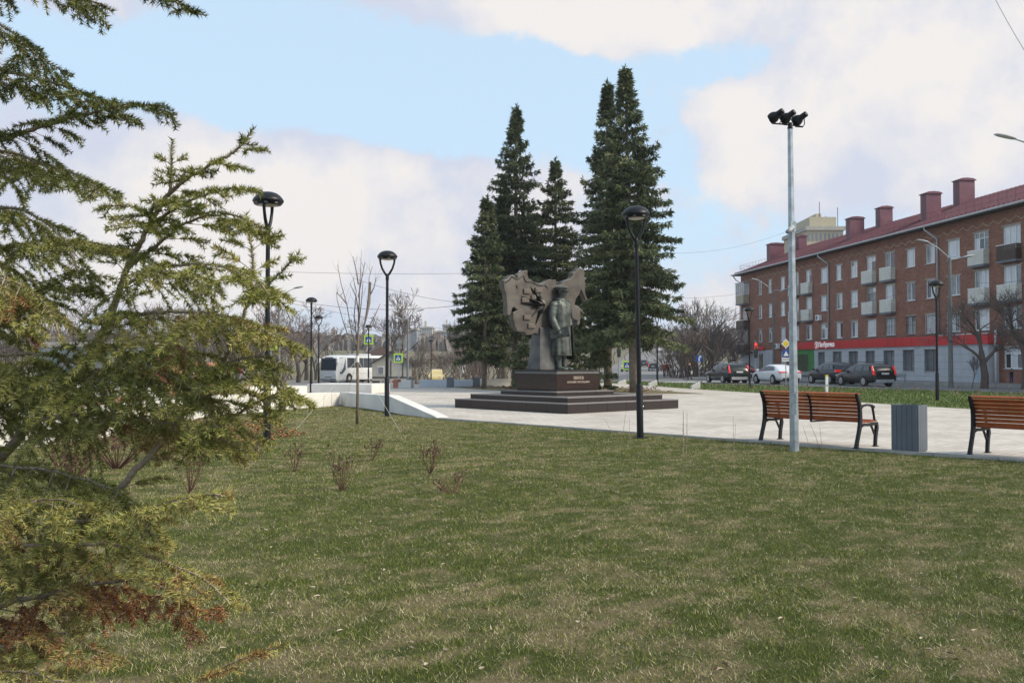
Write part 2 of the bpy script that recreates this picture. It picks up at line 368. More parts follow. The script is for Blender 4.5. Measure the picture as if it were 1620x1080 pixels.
FK = [RK0 + nperp * 15, rk1 + nperp * 14, rk2 + nperp * 13.5, rk3 + nperp * 13, rk3 + ndir * 16 + nperp * 13]
ROADM = mat('worn_asphalt', (.155, .15, .15), .92, 0, .16, .35, bump=.15, bscale=50, detail=10)
drape('road', [RK0, rk1, rk2, rk3, rk4, Vector((4, 82, 0)), Vector((-10, 84, 0)), Vector((-95, 84, 0)), Vector((-95, 122, 0)), Vector((-10, 124, 0)), Vector((12, 150, 0)), Vector((54, 400, 0)), Vector((72, 400, 0)), Vector((28, 150, 0)), Vector((26, 112, 0))] + FK[::-1], ROADM, -.09, 4)
drape('pavement', [FK[0], FK[1], FK[2], FK[3], FK[4], Vector((24, 112, 0)), Vector((26.5, 150, 0)), Vector((60, 150, 0)), Vector((60, 20, 0))], mat('sidewalk_asphalt', (.20, .195, .19), .9, 0, .15, .5, bump=.1), .04, 4, .14)
kerb_line('road_kerb', rk1 + Vector((0, 0, 0)), rk3, .075, .15, .2, 'pale kerb stones along the near edge of the right road', 1.5)
kerb_line('road_kerb', rk1, RK0, .075, .15, .2, 'kerb stones at the right end of the green verge', 1.5)
kerb_line('road_kerb', FK[1], FK[3], .09, .15, .22, 'kerb stones on the shop side of the road', 1.5)
kerb_line('road_kerb', FK[1], FK[0], .09, .15, .22, 'kerb stones by the road right of the shop', 1.5)
# painted road lines
LINEM = mat('road_paint', (.7, .7, .68), .7, 0, .15, 3)
def lane_line(a, b, w, dash=0, gap=0):
    a = Vector(a); b = Vector(b); d = (b - a); L_ = d.length; d.normalize(); n = Vector((-d.y, d.x, 0)) * w / 2; mb = MB(); t = 0
    while t < L_:
        e = min(L_, t + (dash or L_)); p, q = a + d * t, a + d * e
        mb.quad(*[(c.x, c.y, float(T(c.x, c.y)) - .086) for c in (p - n, q - n, q + n, p + n)]); t = e + (gap or 1)
    return mb
lane_line(RK0 + nperp * 7, rk3 + nperp * 6.5, .15, 3, 5).build('road_marking', LINEM, None, kind='structure')
mb = MB(); c0 = rk3 + ndir * 5
for i in range(11):
    p = c0 + nperp * (1 + i * 1.15); q = p + ndir * 4; n = nperp * .28
    mb.quad(*[(c.x, c.y, float(T(c.x, c.y)) - .086) for c in (p - n, q - n, q + n, p + n)])
mb.build('zebra_crossing', LINEM, None, kind='structure')
BEDM = mat('needle_litter_grass', (.075, .095, .03), .95, 0, .3, .9, col2=(.19, .12, .07), bump=.5, bscale=20, detail=8)
drape('conifer_bed', [(8.9, 44.2), (6.5, 44.6), (4.6, 45.5), (1, 47.5), (-1.5, 51), (-3.5, 56), (-2, 61), (3, 61.5), (6.0, 56), (7.4, 50)], BEDM, .045, 4, .1)
# grass tufts that stand on the lawn: blades
BLADEM = ramp_mat('grass_blades', 'tint', [(0, (.042, .062, .010)), (.3, (.112, .145, .022)), (.5, (.185, .21, .045)), (.64, (.24, .235, .07)), (.8, (.36, .31, .17)), (1, (.70, .62, .42))], .75, .15)
LAWNPOLY = [P0 + Vector((-.05, -.1, 0)), wallC + Vector((.1, -.5, 0)), WA1 + Vector((.4, -.2, 0)), WA2 + Vector((.3, 0, 0)), Vector((-8.5, 10, 0)), Vector((-8.5, 2, 0)), Vector((24, 2, 0)), PATH_B + Vector((0, -.1, 0))]
def blades(n, dmin, dmax, power, hmin, hmax, w0, poly, zfun=None, exclude=None):
    u = RNG.random(n); d = dmin * (dmax / dmin) ** (u ** power); k = RNG.uniform(-.57, .57, n); x = k * d; y = d
    ok = inpoly(x, y, poly); x, y, d = x[ok], y[ok], d[ok]; n = len(x)
    dr = dryness(x, y) ; keep = RNG.random(n) < np.clip(1.25 - .8 * (dr - .35), .75, 1); x, y, d, dr = x[keep], y[keep], d[keep], dr[keep]; n = len(x)
    z = .03 * (vnoise(x * .7, y * .7, 5) - .5) + .018 * (vnoise(x * 2.3, y * 2.3, 6) - .5) if zfun is None else zfun(x, y)
    a = RNG.uniform(0, 2 * np.pi, n); clump = vnoise(x * 6, y * 6, 9); dry = RNG.random(n) < np.clip(.13 + (dr - .38) * 1.35, .10, .55)
    h = RNG.uniform(hmin, hmax, n) * (.55 + .9 * clump) * np.where(dry, .8, 1); lean = RNG.uniform(.1, 1.2, n) * np.where(dry, 2.2, 1.0) * h; la = RNG.uniform(0, 2 * np.pi, n)
    w = w0 * (.7 + .6 * RNG.random(n)) * np.maximum(1, d / 9)
    bx, by = np.cos(a) * w / 2, np.sin(a) * w / 2
    V = np.empty((n, 3, 3)); V[:, 0] = np.stack([x - bx, y - by, z - .005], 1); V[:, 1] = np.stack([x + bx, y + by, z - .005], 1)
    V[:, 2] = np.stack([x + np.cos(la) * lean, y + np.sin(la) * lean, z + h], 1)
    tint = np.where(dry, RNG.uniform(.68, 1, n), np.clip(.12 + .5 * RNG.random(n) + .25 * (dr - .4), 0, .62))
    return V.reshape(-1, 3), tint
v1, t1 = blades(1000000, 3.7, 36, .60, .010, .030, .0036, LAWNPOLY)
v2, t2 = blades(8000, 3.7, 22, .8, .03, .06, .003, LAWNPOLY)
o = link('grass', np_mesh('grass', np.concatenate([v1, v2]), 3, BLADEM, np.concatenate([t1, t2])), None, 'stuff'); tag(o, 'short patchy spring grass with dead straw over the near lawn', 'grass')
# verge grass blades
VP = [RK0, rk1, rk2, rk3, rk4, Vector((3, 76, 0))] + [p for p in far_edge[::-1]] + [Vector((30, 6, 0))]
VGM = ramp_mat('verge_blades', 'tint', [(0, (.04, .075, .012)), (.5, (.09, .14, .025)), (1, (.2, .2, .08))], .75, .15)
v3, t3 = blades(160000, 26, 76, 1, .06, .12, .006, VP, lambda x, y: T(x, y) + .03)
link('verge_grass', np_mesh('verge_grass', v3, 3, VGM, t3 * .8), None, 'stuff')
# fallen leaves
def leaves(n, poly, dmin, dmax, size, name, label, kspan=(-.56, .56), zf=None, stops=None):
    u = RNG.random(n); d = dmin * (dmax / dmin) ** u; x = RNG.uniform(*kspan, n) * d; y = d; ok = inpoly(x, y, poly); x, y = x[ok], y[ok]; n = len(x)
    V = np.empty((n, 2, 4, 3)); a = RNG.uniform(0, 6.28, n); s = size * RNG.uniform(.5, 1.2, n); lift = RNG.uniform(.3, 1.0, n) * s * .6
    ca, sa = np.cos(a), np.sin(a); z = np.full(n, .03) if zf is None else zf(x, y)
    def P(i, j, dz): return np.stack([x + (ca * i - sa * j) * s, y + (sa * i + ca * j) * s, z + dz], 1)
    mid0, mid1 = P(-1, 0, .002), P(1, 0, lift * .3)
    for side, sg in ((0, 1), (1, -1)):
        V[:, side, 0] = mid0; V[:, side, 1] = P(-.35, .55 * sg, lift); V[:, side, 2] = P(.45, .45 * sg, lift * .8); V[:, side, 3] = mid1
    me = np_mesh(name, V.reshape(-1, 3), 4, ramp_mat(name + '_colour', 'tint', stops or [(0, (.05, .03, .02)), (.5, (.17, .12, .085)), (1, (.48, .40, .31))], .8, .2), np.repeat(RNG.random(n), 2))
    return tag(link(name, me, None, 'stuff'), label, 'leaves')
leaves(520, LAWNPOLY, 4.4, 24, .022, 'fallen_leaves', 'curled dead leaves scattered over the near lawn')
LITP = [Vector((x, y, 0)) for x, y in ((-8, 20), (-4.6, 17), (-4.2, 19.5), (-6.2, 24), (-8.3, 24))]
leaves(1500, LITP, 17, 24, .055, 'leaf_litter', 'orange leaf litter near the left lamp post on the lawn', (-.4, -.2), None, [(0, (.16, .06, .02)), (1, (.42, .2, .09))])
leaves(900, [Vector((x, y, 0)) for x, y in ((4.4, 46), (8, 46), (7, 55), (-1, 60), (-2.8, 56), (-1, 51))], 45, 60, .08, 'needle_litter', 'brown litter under the tall spruces', (-.08, .2), lambda x, y: np.full(len(x), .09), [(0, (.12, .06, .03)), (1, (.3, .17, .1))])
# ------------------------------------------------------------------ white plaza walls
def wall(name, pts, h, w, m, label, cat='wall', z0=0.03, tops=None):
    """low wall along pts (on the ground) with a top height per point"""
    mb = MB(); n = len(pts); tops = tops or [h] * n
    L_, R2 = [], []
    for i, p in enumerate(pts):
        a = pts[max(i - 1, 0)]; b = pts[min(i + 1, n - 1)]; d = (Vector(b) - Vector(a)); d.z = 0; d.normalize(); nn = Vector((-d.y, d.x, 0)) * w / 2
        L_.append(Vector(p) + nn); R2.append(Vector(p) - nn)
    rings = [[(L_[i].x, L_[i].y, -.05), (L_[i].x, L_[i].y, tops[i]), (R2[i].x, R2[i].y, tops[i]), (R2[i].x, R2[i].y, -.05)] for i in range(n)]
    mb.loft(rings)
    return tag(mb.build(name, m, None, bevel=.012), label, cat)
OFF = Vector((.18, .1, 0))
dB = (P0 - wallC).normalized()
wall('plaza_wall', [wallC + OFF, wallC + OFF + dB * 4.95, wallC + OFF + dB * 8.75], .5, .36, WHITEP, 'long white rendered wall sloping down to a point beside the young staked tree', tops=[.46, .50, .05])
wall('plaza_wall', [WA3, WA2, WA1, wallC + Vector((-.12, -.05, 0))], .5, .34, WHITEP, 'cream lit stretch of low white wall behind the left lamp post', tops=[.66, .62, .57, .455])
# further white blocks and steps of the plaza
def block(a, b, depth, h, m, name, label, cat='wall', z0=0.02):
    a = Vector(a); b = Vector(b); d = (b - a); ln = d.length; d.normalize(); n = Vector((-d.y, d.x, 0))
    if n.y < 0: n = -n
    mb = MB().prism([a, b, b + n * depth, a + n * depth], (0, 0, h + z0)); o = mb.build(name, m, None, bevel=.01)
    for v in o.data.vertices: pass
    return tag(o, label, cat)
block(G(486, 622), G(588, 623), 2.2, .44, WHITEP, 'plaza_wall', 'flat white block wall behind the front plaza wall, its shaded side grey', 'wall')
block(G(300, 628), G(486, 622), 1.0, .34, WHITEP, 'plaza_wall', 'white bench wall left of the dark lamp behind the spruce branches', 'wall')
TERR = mat('terracotta_brick', (.42, .17, .11), .85, 0, .2, 3, bump=.1)
drape('terracotta_paving', [G(538, 615.5), G(596, 605.5), G(640, 605.5), G(588, 616.5)], TERR, .045, 6, .1)
# stepped white and terracotta blocks by the steps
st = thing('stepped_planter', 'stepped white and terracotta planter blocks behind the dark lamp post', 'planter', G(616, 614.6))
for (a, b, hh, m) in ((596, 606, .30, WHITEP), (606, 613, .42, WHITEP), (613, 622, .28, WHITEP), (622, 630, .52, TERR), (630, 636, .36, WHITEP), (636, 650, .46, WHITEP)):
    pa = G(a, 614.6) - st.location; pb = G(b, 614.6) - st.location
    MB().prism([pa, pb, pb + Vector((0, 1.3, 0)), pa + Vector((0, 1.3, 0))], (0, 0, hh)).build('planter_block', m, st, bevel=.01)
SEATW = mat('painted_grey_white', (.52, .55, .60), .7, 0, .06, 2)
yb = [(664, 706, 'left'), (717, 748, 'middle')]
sw = thing('seat_wall', 'low grey white seat wall with three dark pillars at the back of the plaza', 'wall', G(706, 611.5))
def rel(px, py, root): return G(px, py, .03) - root.location
for a, b in ((664, 706.5), (717.5, 748)):
    pa, pb = rel(a, 611.5, sw), rel(b, 611.8, sw); MB().prism([pa, pb, pb + Vector((0, .4, 0)), pa + Vector((0, .4, 0))], (0, 0, .42)).build('wall_panel', SEATW, sw, bevel=.01)
for a, b in ((646, 653), (706.5, 717.5), (748, 759)):
    pa, pb = rel(a, 612.6, sw), rel(b, 612.6, sw); MB().prism([pa, pb, pb + Vector((0, .45, 0)), pa + Vector((0, .45, 0))], (0, 0, .58)).build('pillar', DCONC, sw, bevel=.01)
wall('plaza_wall', [G(761, 612.5), G(815, 611.5), G(880, 611)], .48, .4, WHITEP, 'white wall running behind the monument under the conifers', tops=[.5, .5, .5])
drape('ramp', [G(765, 613), G(815, 611.6), G(815, 604), G(790, 604)], WHITEP, .16, 6, .2)
# left plaza: brick faced terraces seen through the spruce
WOOD0 = mat('seat_wood', (.33, .15, .06), .55, 0, .25, 8)
for (a, b, y, hh, dd, lab) in ((238, 392, 634, .55, 1.2, 'white terrace block with brick red face and wooden seat top, right of the pair'), (70, 232, 655, .62, 1.4, 'white terrace block with brick red face and wooden seat top, nearer and further left')):
    t = thing('brick_terrace', lab, 'terrace', G((a + b) / 2, y))
    pa, pb = G(a, y) - t.location, G(b, y - 1) - t.location
    def slab(p, q, y0, y1, z0, z1, m, nm):
        MB().hexa([p + Vector((0, y0, z0)), q + Vector((0, y0, z0)), q + Vector((0, y1, z0)), p + Vector((0, y1, z0))], [p + Vector((0, y0, z1)), q + Vector((0, y0, z1)), q + Vector((0, y1, z1)), p + Vector((0, y1, z1))]).build(nm, m, t, bevel=.008)
    slab(pa, pb, 0, dd, 0, hh, WHITEP, 'block')
    n = 14
    for i in range(n):
        p, q = pa.lerp(pb, i / n + .004), pa.lerp(pb, (i + 1) / n - .004)
        for k in range(3): slab(p, q, -.03, -.004, .12 + k * .13, .235 + k * .13, TERR, 'brick')
    for k in range(4): slab(pa, pb, k * .14, k * .14 + .12, hh + .01, hh + .05, WOOD0, 'plank')
# ------------------------------------------------------------------ monument
GRAN = mat('dark_red_granite', (.026, .014, .012), .16, 0, .5, 60, spec=.35, detail=6)
GRAN2 = mat('granite_step', (.028, .021, .020), .32, 0, .45, 70, spec=.32, detail=6)
GRANT = mat('granite_tread', (.17, .155, .15), .6, 0, .2, 60, detail=6)
BRONZE = mat('weathered_bronze', (.030, .031, .028), .55, .4, .5, 5, bump=.3, bscale=26, col2=(.125, .145, .130))
BRONZEM = mat('brown_bronze', (.058, .048, .042), .55, .3, .3, 2.6, bump=.4, bscale=16, col2=(.112, .101, .090))
BRONZED = mat('dark_bronze', (.014, .012, .012), .5, .4, .3, 5, bump=.1)
STONEST = mat('patinated_stem', (.05, .05, .056), .5, .3, .35, 3, bump=.2, bscale=16, col2=(.12, .12, .11))
LETTER = mat('gold_letter', (.55, .45, .36), .4, .3)
U = UD; V = VD
Cn = G(898, 654.6, 0.03)
mon = thing('monument', 'bronze memorial with a great map slab on a stepped dark granite base', 'monument', Cn, math.atan2(V.y, V.x))
# local frame: +x = V (right-away), +y = U (left-away)
def granite_tier(x0, y0, sx, sy, z0, z1, npan, tread=True):
    tier = MB().box(x0 + .03, x0 + sx - .03, y0 + .03, y0 + sy - .03, z0, z1 - .03).build('step', GRAN2, mon)
    slab_x = sx / npan; slab_y = sy / npan
    for i in range(npan):
        a, b = x0 + i * slab_x + .004, x0 + (i + 1) * slab_x - .004
        MB().box(a, b, y0, y0 + .028, z0, z1 - .032).build('granite_panel', GRAN2, tier, bevel=.003)
        a, b = y0 + i * slab_y + .004, y0 + (i + 1) * slab_y - .004
        MB().box(x0, x0 + .028, max(a, y0 + .031), b, z0, z1 - .032).build('granite_panel', GRAN2, tier, bevel=.003)
    for i in range(npan):
        for j in range(npan):
            if 0 < i < npan - 1 and 0 < j < npan - 1 and npan > 3: continue
            MB().box(x0 - .012 + i * (slab_x + .004), x0 - .012 + (i + 1) * (slab_x + .004) - .006, y0 - .012 + j * (slab_y + .004), y0 - .012 + (j + 1) * (slab_y + .004) - .006, z1 - .03, z1 + random.uniform(-.0015, .0015)).build('tread_slab', GRANT, tier, bevel=.003)
granite_tier(0, 0, 5.05, 5.15, 0, .29, 6)
granite_tier(.36, .36, 4.33, 4.43, .29, .45, 6)
b3x, b3y = .36 + .50, .36 + .95
granite_tier(b3x, b3y, 2.56, 2.56, .45, .58, 3)
px0, py0 = b3x + .345, b3y + .345; PL = 1.88; PZ0, PZ1 = .58, 1.225
MB().box(px0 + .03, px0 + PL - .03, py0 + .03, py0 + PL - .03, PZ0, PZ0 + .05).build('plinth_base', GRAN2, mon)
MB().box(px0, px0 + PL, py0, py0 + PL, PZ0 + .052, PZ1 - .12).build('plinth', GRAN, mon, bevel=.006)
MB().box(px0 - .015, px0 + PL + .015, py0 - .015, py0 + PL + .015, PZ1 - .118, PZ1 - .035).build('plinth_moulding', mat('carved_band', (.10, .10, .10), .5, 0, .5, 45, bump=.8, bscale=30), mon, bevel=.01)
MB().box(px0 - .03, px0 + PL + .03, py0 - .03, py0 + PL + .03, PZ1 - .033, PZ1).build('plinth_cap', GRAN2, mon, bevel=.006)
def put(me, M, parent, name):       # M in world
    o = link(name, me, parent); Pm = Matrix.Translation(mon.location) @ Matrix.Rotation(mon.rotation_euler.z, 4, 'Z'); o.matrix_local = Pm.inverted() @ M if parent is mon else M
    return o
def mw(x, y, z): return Matrix.Translation(Cn) @ Matrix.Rotation(mon.rotation_euler.z, 4, 'Z') @ Vector((x, y, z))
t1 = text_mesh('ЗВЕРЕВ', .125, .006, 'inscription', LETTER); t2 = text_mesh('АРСЕНИЙ ГРИГОРЬЕВИЧ', .082, .006, 'inscription', LETTER)
put(t1, frame_mat(mw(px0 + .95, py0 - .006, PZ0 + .40), V, (0, 0, 1)), mon, 'inscription')
put(t2, frame_mat(mw(px0 + .95, py0 - .006, PZ0 + .27), V, (0, 0, 1)), mon, 'inscription')
# map slab
SY = py0 + 1.22
SP0 = mw(px0, SY, 0); n_sl = -U
OUT = [(797.2, 443.3), (803, 441), (808.3, 435), (814.4, 436), (819.4, 440.5), (818.9, 434), (825.6, 430), (831, 427.5), (835.6, 428.3), (834.5, 433), (837.2, 441.7), (841, 443.3), (847.8, 447.8), (853, 449), (857.8, 446.7), (862, 445.5), (866, 442), (872, 441.8), (877.8, 442.2), (881, 446.7), (881.7, 451), (887.8, 450.5), (891, 446), (895, 443), (900, 441.7), (905, 437.8), (906, 431), (913.3, 426), (919, 424), (923.9, 426.7), (924.4, 437.8), (925.6, 446.7), (925.8, 457.8), (927, 467), (930.5, 477), (924, 468), (919.4, 457.8), (916.7, 465.6), (911, 473.3), (909.4, 482.2), (915.6, 484.4), (921, 490), (925.6, 495.6), (923.9, 497), (917.8, 491.7), (918.9, 504.4), (917.8, 511), (914.4, 515.6), (913.9, 506.7), (905.6, 502.8), (903, 512), (899, 524), (885, 531), (868, 533), (856, 531), (848, 527), (841, 529), (832, 530), (830, 525.6), (818.9, 523), (814.4, 513), (811.7, 504.4), (812, 494.4), (818.9, 490.5), (813.9, 485.5), (810, 490), (806.7, 499), (802.8, 497.8), (802.2, 476.7), (800.6, 463.3), (797.2, 454.4)]
Mi = (Matrix.Translation(Cn) @ Matrix.Rotation(mon.rotation_euler.z, 4, 'Z')).inverted()
def sl(px, py, off=0.):      # local point on the slab's front plane, off metres in front of it
    p = Mi @ onplane(px, py, SP0 + n_sl * 0, U); return Vector((p.x, p.y - off, p.z))
jr = random.Random(3); O2 = []
for i_, q_ in enumerate(OUT):
    n_q = OUT[(i_ + 1) % len(OUT)]; O2.append(q_)
    if math.dist(q_, n_q) > 4: O2.append(((q_[0] + n_q[0]) / 2 + jr.uniform(-1.1, 1.1), (q_[1] + n_q[1]) / 2 + jr.uniform(-1.1, 1.1)))
outer = [sl(*q) for q in O2]
sb = MB().prism(outer, (0, .20, 0)).build('map_slab', BRONZEM, mon, bevel=.03, seg=2)
# inner raised sheet: edge seam a little in from the rim
cx = sum(p.x for p in outer) / len(outer); cz = sum(p.z for p in outer) / len(outer)
# stepped blocks on the back edge at the left
for (a, b, c, d, dep) in ((789.5, 800, 444, 461, .25), (792, 801, 463, 469, .16), (794, 803, 470, 497, .3), (803, 813, 493, 512, .3), (799, 806, 434, 443, .22)):
    p = [sl(a + 19, c + 1), sl(b + 19, c + 1), sl(b + 19, d + 1), sl(a + 19, d + 1)]
    MB().prism([q + Vector((-.0, .21, 0)) for q in p], (0, dep, 0)).build('edge_block', mat('slate_bronze', (.05, .055, .065), .5, .3, .3, 4, bump=.1), sb, bevel=.01)
# incised relief lines and mountain ridges in the top left
rl = MB()
for seg in ([(799, 447), (806, 443), (809, 437), (818, 442.5), (828, 436), (829, 441), (832, 446), (841, 446), (848, 450), (857, 452), (862, 451), (866, 456)], [(817, 451), (818, 456), (821, 454)]):
    rl.tube([sl(a, b, .012) for a, b in seg], .014, 4)
rl.build('relief_line', BRONZED, sb)
# rays and hub
hub = sl(856, 483, .0)
for (a, b, w) in ((838, 452, .085), (853, 464, .06), (822, 467, .07), (821, 479.5, .085), (838, 488, .07), (846, 516, .07), (838, 502, .05)):
    e = sl(a, b, .015); d = (e - hub); nrm = Vector((d.z, 0, -d.x)).normalized() * w
    MB().add([hub - nrm + Vector((0, -.01, 0)), hub + nrm + Vector((0, -.01, 0)), hub + Vector((0, -.20, 0)), e], [(0, 1, 3), (1, 2, 3), (2, 0, 3), (0, 2, 1)]).build('ray', BRONZED if w > .065 else BRONZEM, sb)
h = MB().lathe([(.01, -.02), (.24, 0), (.21, .08), (.13, .14), (.02, .17)], 16); h.xf(Matrix.Translation(hub) @ Matrix.Rotation(math.radians(90), 4, 'X')); h.build('hub', BRONZEM, sb, smooth=True)
for (a, b, s_) in ((833, 460.8, '1953'), (851, 459, '1948'), (830, 474.5, '1938'), (843.5, 470, '19'), (833, 502, '1937'), (840, 515.5, '1960')):
    c = sl(a, b, 0); wd = .30 if len(s_) == 4 else .2
    pq = MB().box(c.x - wd / 2, c.x + wd / 2, c.y - .05, c.y - .001, c.z - .075, c.z + .075).build('date_plaque', mat('plaque_bronze', (.10, .08, .068), .5, .3, .2, 8), sb, bevel=.008)
    tm = text_mesh(s_, .135, .006, 'date', mat('polished_bronze_digits', (.30, .25, .21), .4, .4)); o = link('date', tm, sb); 
    o.matrix_local = Matrix.Translation((c.x, c.y - .058, c.z)) @ Matrix.Rotation(math.radians(90), 4, 'X')
# stem
q = lambda a, b: sl(a, b)
s0 = q(849.3, 586).x; s1 = s0 + 1.05
MB().hexa([(s0, SY - .14, PZ1 + .002), (s1, SY - .14, PZ1 + .002), (s1, SY + .46, PZ1 + .002), (s0, SY + .46, PZ1 + .002)],
          [(s0 + .10, SY - .06, PZ1 + 1.36), (s1 - .1, SY - .06, PZ1 + 1.36), (s1 - .1, SY + .30, PZ1 + 1.36), (s0 + .10, SY + .30, PZ1 + 1.36)]).build('stem', STONEST, mon, bevel=.02)
# ------------------------------------------------------------------ statue
def statue():
    base = Vector((0, 0, 0)); wp = W3(887, 573, 30.75); loc = Vector((wp.x, wp.y, Cn.z + PZ1 + .002))
    fd = Vector((.84, -.54, 0)).normalized()
    t = thing('statue', 'bronze man in long greatcoat and peaked cap holding a folder on the granite plinth', 'statue', loc, math.atan2(fd.y, fd.x))
    # local +x forward, +y his left
    N = 40
    def ring(z, rx, ry, cx=0, cy=0, fold=0., k=9, ph=0., sq=2.2):
        r = []
        for j in range(N):
            a = 2 * math.pi * j / N; f = 1 + fold * math.sin(k * a + ph + z * 1.2) + fold * .5 * math.sin((k * 2 + 1) * a + 1.7)
            c, s_ = math.cos(a), math.sin(a); e = 2 / sq
            r.append((cx + rx * f * math.copysign(abs(c) ** e, c), cy + ry * f * math.copysign(abs(s_) ** e, s_), z))
        return r
    body = MB()
    body.loft([ring(.47, .275, .34, .0, .01, .11), ring(.50, .285, .345, .0, .01, .10), ring(.75, .265, .33, .0, .01, .085), ring(1.05, .25, .31, .0, 0, .05), ring(1.35, .25, .30, .01, 0, .015, sq=2.3), ring(1.55, .245, .29, .02, 0, .012), ring(1.8, .25, .31, .03, 0, .01), ring(2.05, .245, .335, .03, 0, .008), ring(2.22, .22, .345, .02, 0, .005), ring(2.33, .17, .29, .01, 0), ring(2.39, .12, .17, .02, 0), ring(2.43, .105, .12, .03, 0)])
    # neck and head joined in one continuous run
    for (z, rx, ry, cx) in (): pass
    bo = body.build('greatcoat', BRONZE, t, smooth=True)
    # lapels, collar, front edge, belt line, pocket
    def onb(a, z, off=.012):
        pr = [(.47, .285, .345), (1.05, .25, .31), (1.55, .245, .29), (1.8, .25, .31), (2.05, .245, .335), (2.22, .22, .345), (2.33, .17, .29), (2.45, .12, .16)]
        for i in range(len(pr) - 1):
            if pr[i][0] <= z <= pr[i + 1][0]:
                k = (z - pr[i][0]) / (pr[i + 1][0] - pr[i][0]); rx = pr[i][1] * (1 - k) + pr[i + 1][1] * k; ry = pr[i][2] * (1 - k) + pr[i + 1][2] * k; break
        e = .9
        c, s_ = math.cos(a), math.sin(a)
        return Vector((.02 + (rx + off) * math.copysign(abs(c) ** e, c), (ry + off) * math.copysign(abs(s_) ** e, s_), z))
    for sg in (-1, 1):
        outp = [onb(sg * .08, 1.72), onb(sg * .95, 2.10), onb(sg * .78, 2.17), onb(sg * 1.1, 2.33), onb(sg * .35, 2.38)]
        inn = [onb(sg * .02, 1.72, -.02), onb(sg * .9, 2.08, -.02), onb(sg * .7, 2.15, -.02), onb(sg * 1.0, 2.33, -.03), onb(sg * .3, 2.36, -.03)]
        MB().add(outp + inn, [(0, 1, 2, 3, 4), (9, 8, 7, 6, 5), (0, 5, 6, 1), (1, 6, 7, 2), (2, 7, 8, 3), (3, 8, 9, 4), (4, 9, 5, 0)]).build('lapel', BRONZE, bo, bevel=.006)
        c = MB(); c.tube([onb(sg * 2.9, 2.37, .0), onb(sg * 2.0, 2.38, .0), onb(sg * 1.2, 2.37, .0), onb(sg * .5, 2.32, .01)], [.04, .04, .04, .02], 7); c.build('collar', BRONZE, bo, smooth=True)
    e_ = MB(); e_.tube([onb(.10, 1.72, .008), onb(.12, 1.4, .008), onb(.10, 1.05, .01), onb(.10, .75, .012), onb(.12, .49, .012)], .014, 5); e_.build('coat_edge', BRONZE, bo)
    for z in (1.6, 1.42, 1.24):
        p = onb(.32, z, .01); m_ = MB().lathe([(.0, -.01), (.026, -.005), (.024, .01), (.0, .014)], 10); m_.xf(Matrix.Translation(p) @ Matrix.Rotation(math.radians(90), 4, 'Y')); m_.build('button', BRONZE, bo)
    m_ = MB(); p = [onb(-.75, 1.28), onb(-.35, 1.30), onb(-.35, 1.22), onb(-.75, 1.20)]; m_.prism(p, (.02, -.02, 0)); m_.build('pocket_flap', BRONZE, bo, bevel=.004)
    # cape hanging behind and on his left
    def half(z, rx, ry, a0, a1, fold):
        r = []; M_ = 22
        for j in range(M_ + 1):
            a = a0 + (a1 - a0) * j / M_; f = 1 + fold * math.sin(j * 1.15 + z)
            r.append((rx * f * math.cos(a), .02 + ry * f * math.sin(a), z))
        for j in range(M_, -1, -1):
            a = a0 + (a1 - a0) * j / M_; f = 1 + fold * math.sin(j * 1.15 + z) - .09
            r.append((rx * f * math.cos(a), .02 + ry * f * math.sin(a), z))
        return r
    cp = MB(); A0, A1 = math.radians(52), math.radians(215)
    cp.loft([half(.36, .37, .44, A0, A1, .05), half(.8, .36, .43, A0, A1, .045), half(1.3, .34, .42, A0, A1, .035), half(1.8, .33, .42, A0 + .1, A1, .02), half(2.1, .31, .415, A0 + .2, A1, .01), half(2.27, .27, .39, A0 + .35, A1, .0), half(2.37, .2, .27, A0 + .5, A1, 0)])
    cp.build('cape', BRONZED, t, smooth=True)
    # right arm holding the folder, left arm inside the cape
    def arm(pts, rad, nm='sleeve'):
        m_ = MB(); ps = [Vector(p) for p in pts]; f = []; rr = []
        for i in range(len(ps) - 1):
            for k in range(5): f.append(ps[i].lerp(ps[i + 1], k / 5)); rr.append((rad[i] * (1 - k / 5) + rad[i + 1] * k / 5) * (1 + .05 * math.sin(len(f) * 2.1)))
        f.append(ps[-1]); rr.append(rad[-1]); m_.tube(f, rr, 12); return m_.build(nm, BRONZE, bo, smooth=True)
    arm([(.0, -.26, 2.29), (-.01, -.34, 2.20), (-.03, -.40, 2.0), (-.03, -.42, 1.75), (.06, -.41, 1.5), (.17, -.37, 1.30)], [.07, .125, .125, .108, .10, .082])
    arm([(.0, .26, 2.28), (.03, .33, 2.15), (.05, .36, 1.8), (.12, .34, 1.5)], [.08, .11, .10, .08])
    # hand: palm and five fingers closed round the folder's lower edge
    hd = MB(); hd.loft([[(.17 + .02 + dx * s_, -.37 + dy * s_, z) for dx, dy in ((-.055, -.03), (0, -.045), (.055, -.03), (.055, .03), (0, .04), (-.055, .03))] for z, s_ in ((1.31, .9), (1.25, 1.05), (1.17, 1.1), (1.13, .8))])
    for i in range(4):
        x = .145 + i * .032; hd.tube([(x, -.385, 1.17), (x + .004, -.40, 1.12), (x + .006, -.365, 1.085), (x + .006, -.325, 1.09)], [.018, .018, .016, .012], 6)
    hd.tube([(.235, -.36, 1.26), (.27, -.385, 1.21), (.275, -.39, 1.16)], [.022, .02, .014], 6)
    hd.build('hand', BRONZE, bo, smooth=True)
    fo = MB(); fo.box(-.30, .32, -.045, .045, -.17, .17); fo.xf(Matrix.Translation((.16, -.325, 1.24)) @ Matrix.Rotation(math.radians(-9), 4, 'Y') @ Matrix.Rotation(math.radians(8), 4, 'Z'))
    f1 = fo.build('folder', BRONZE, t, bevel=.012)
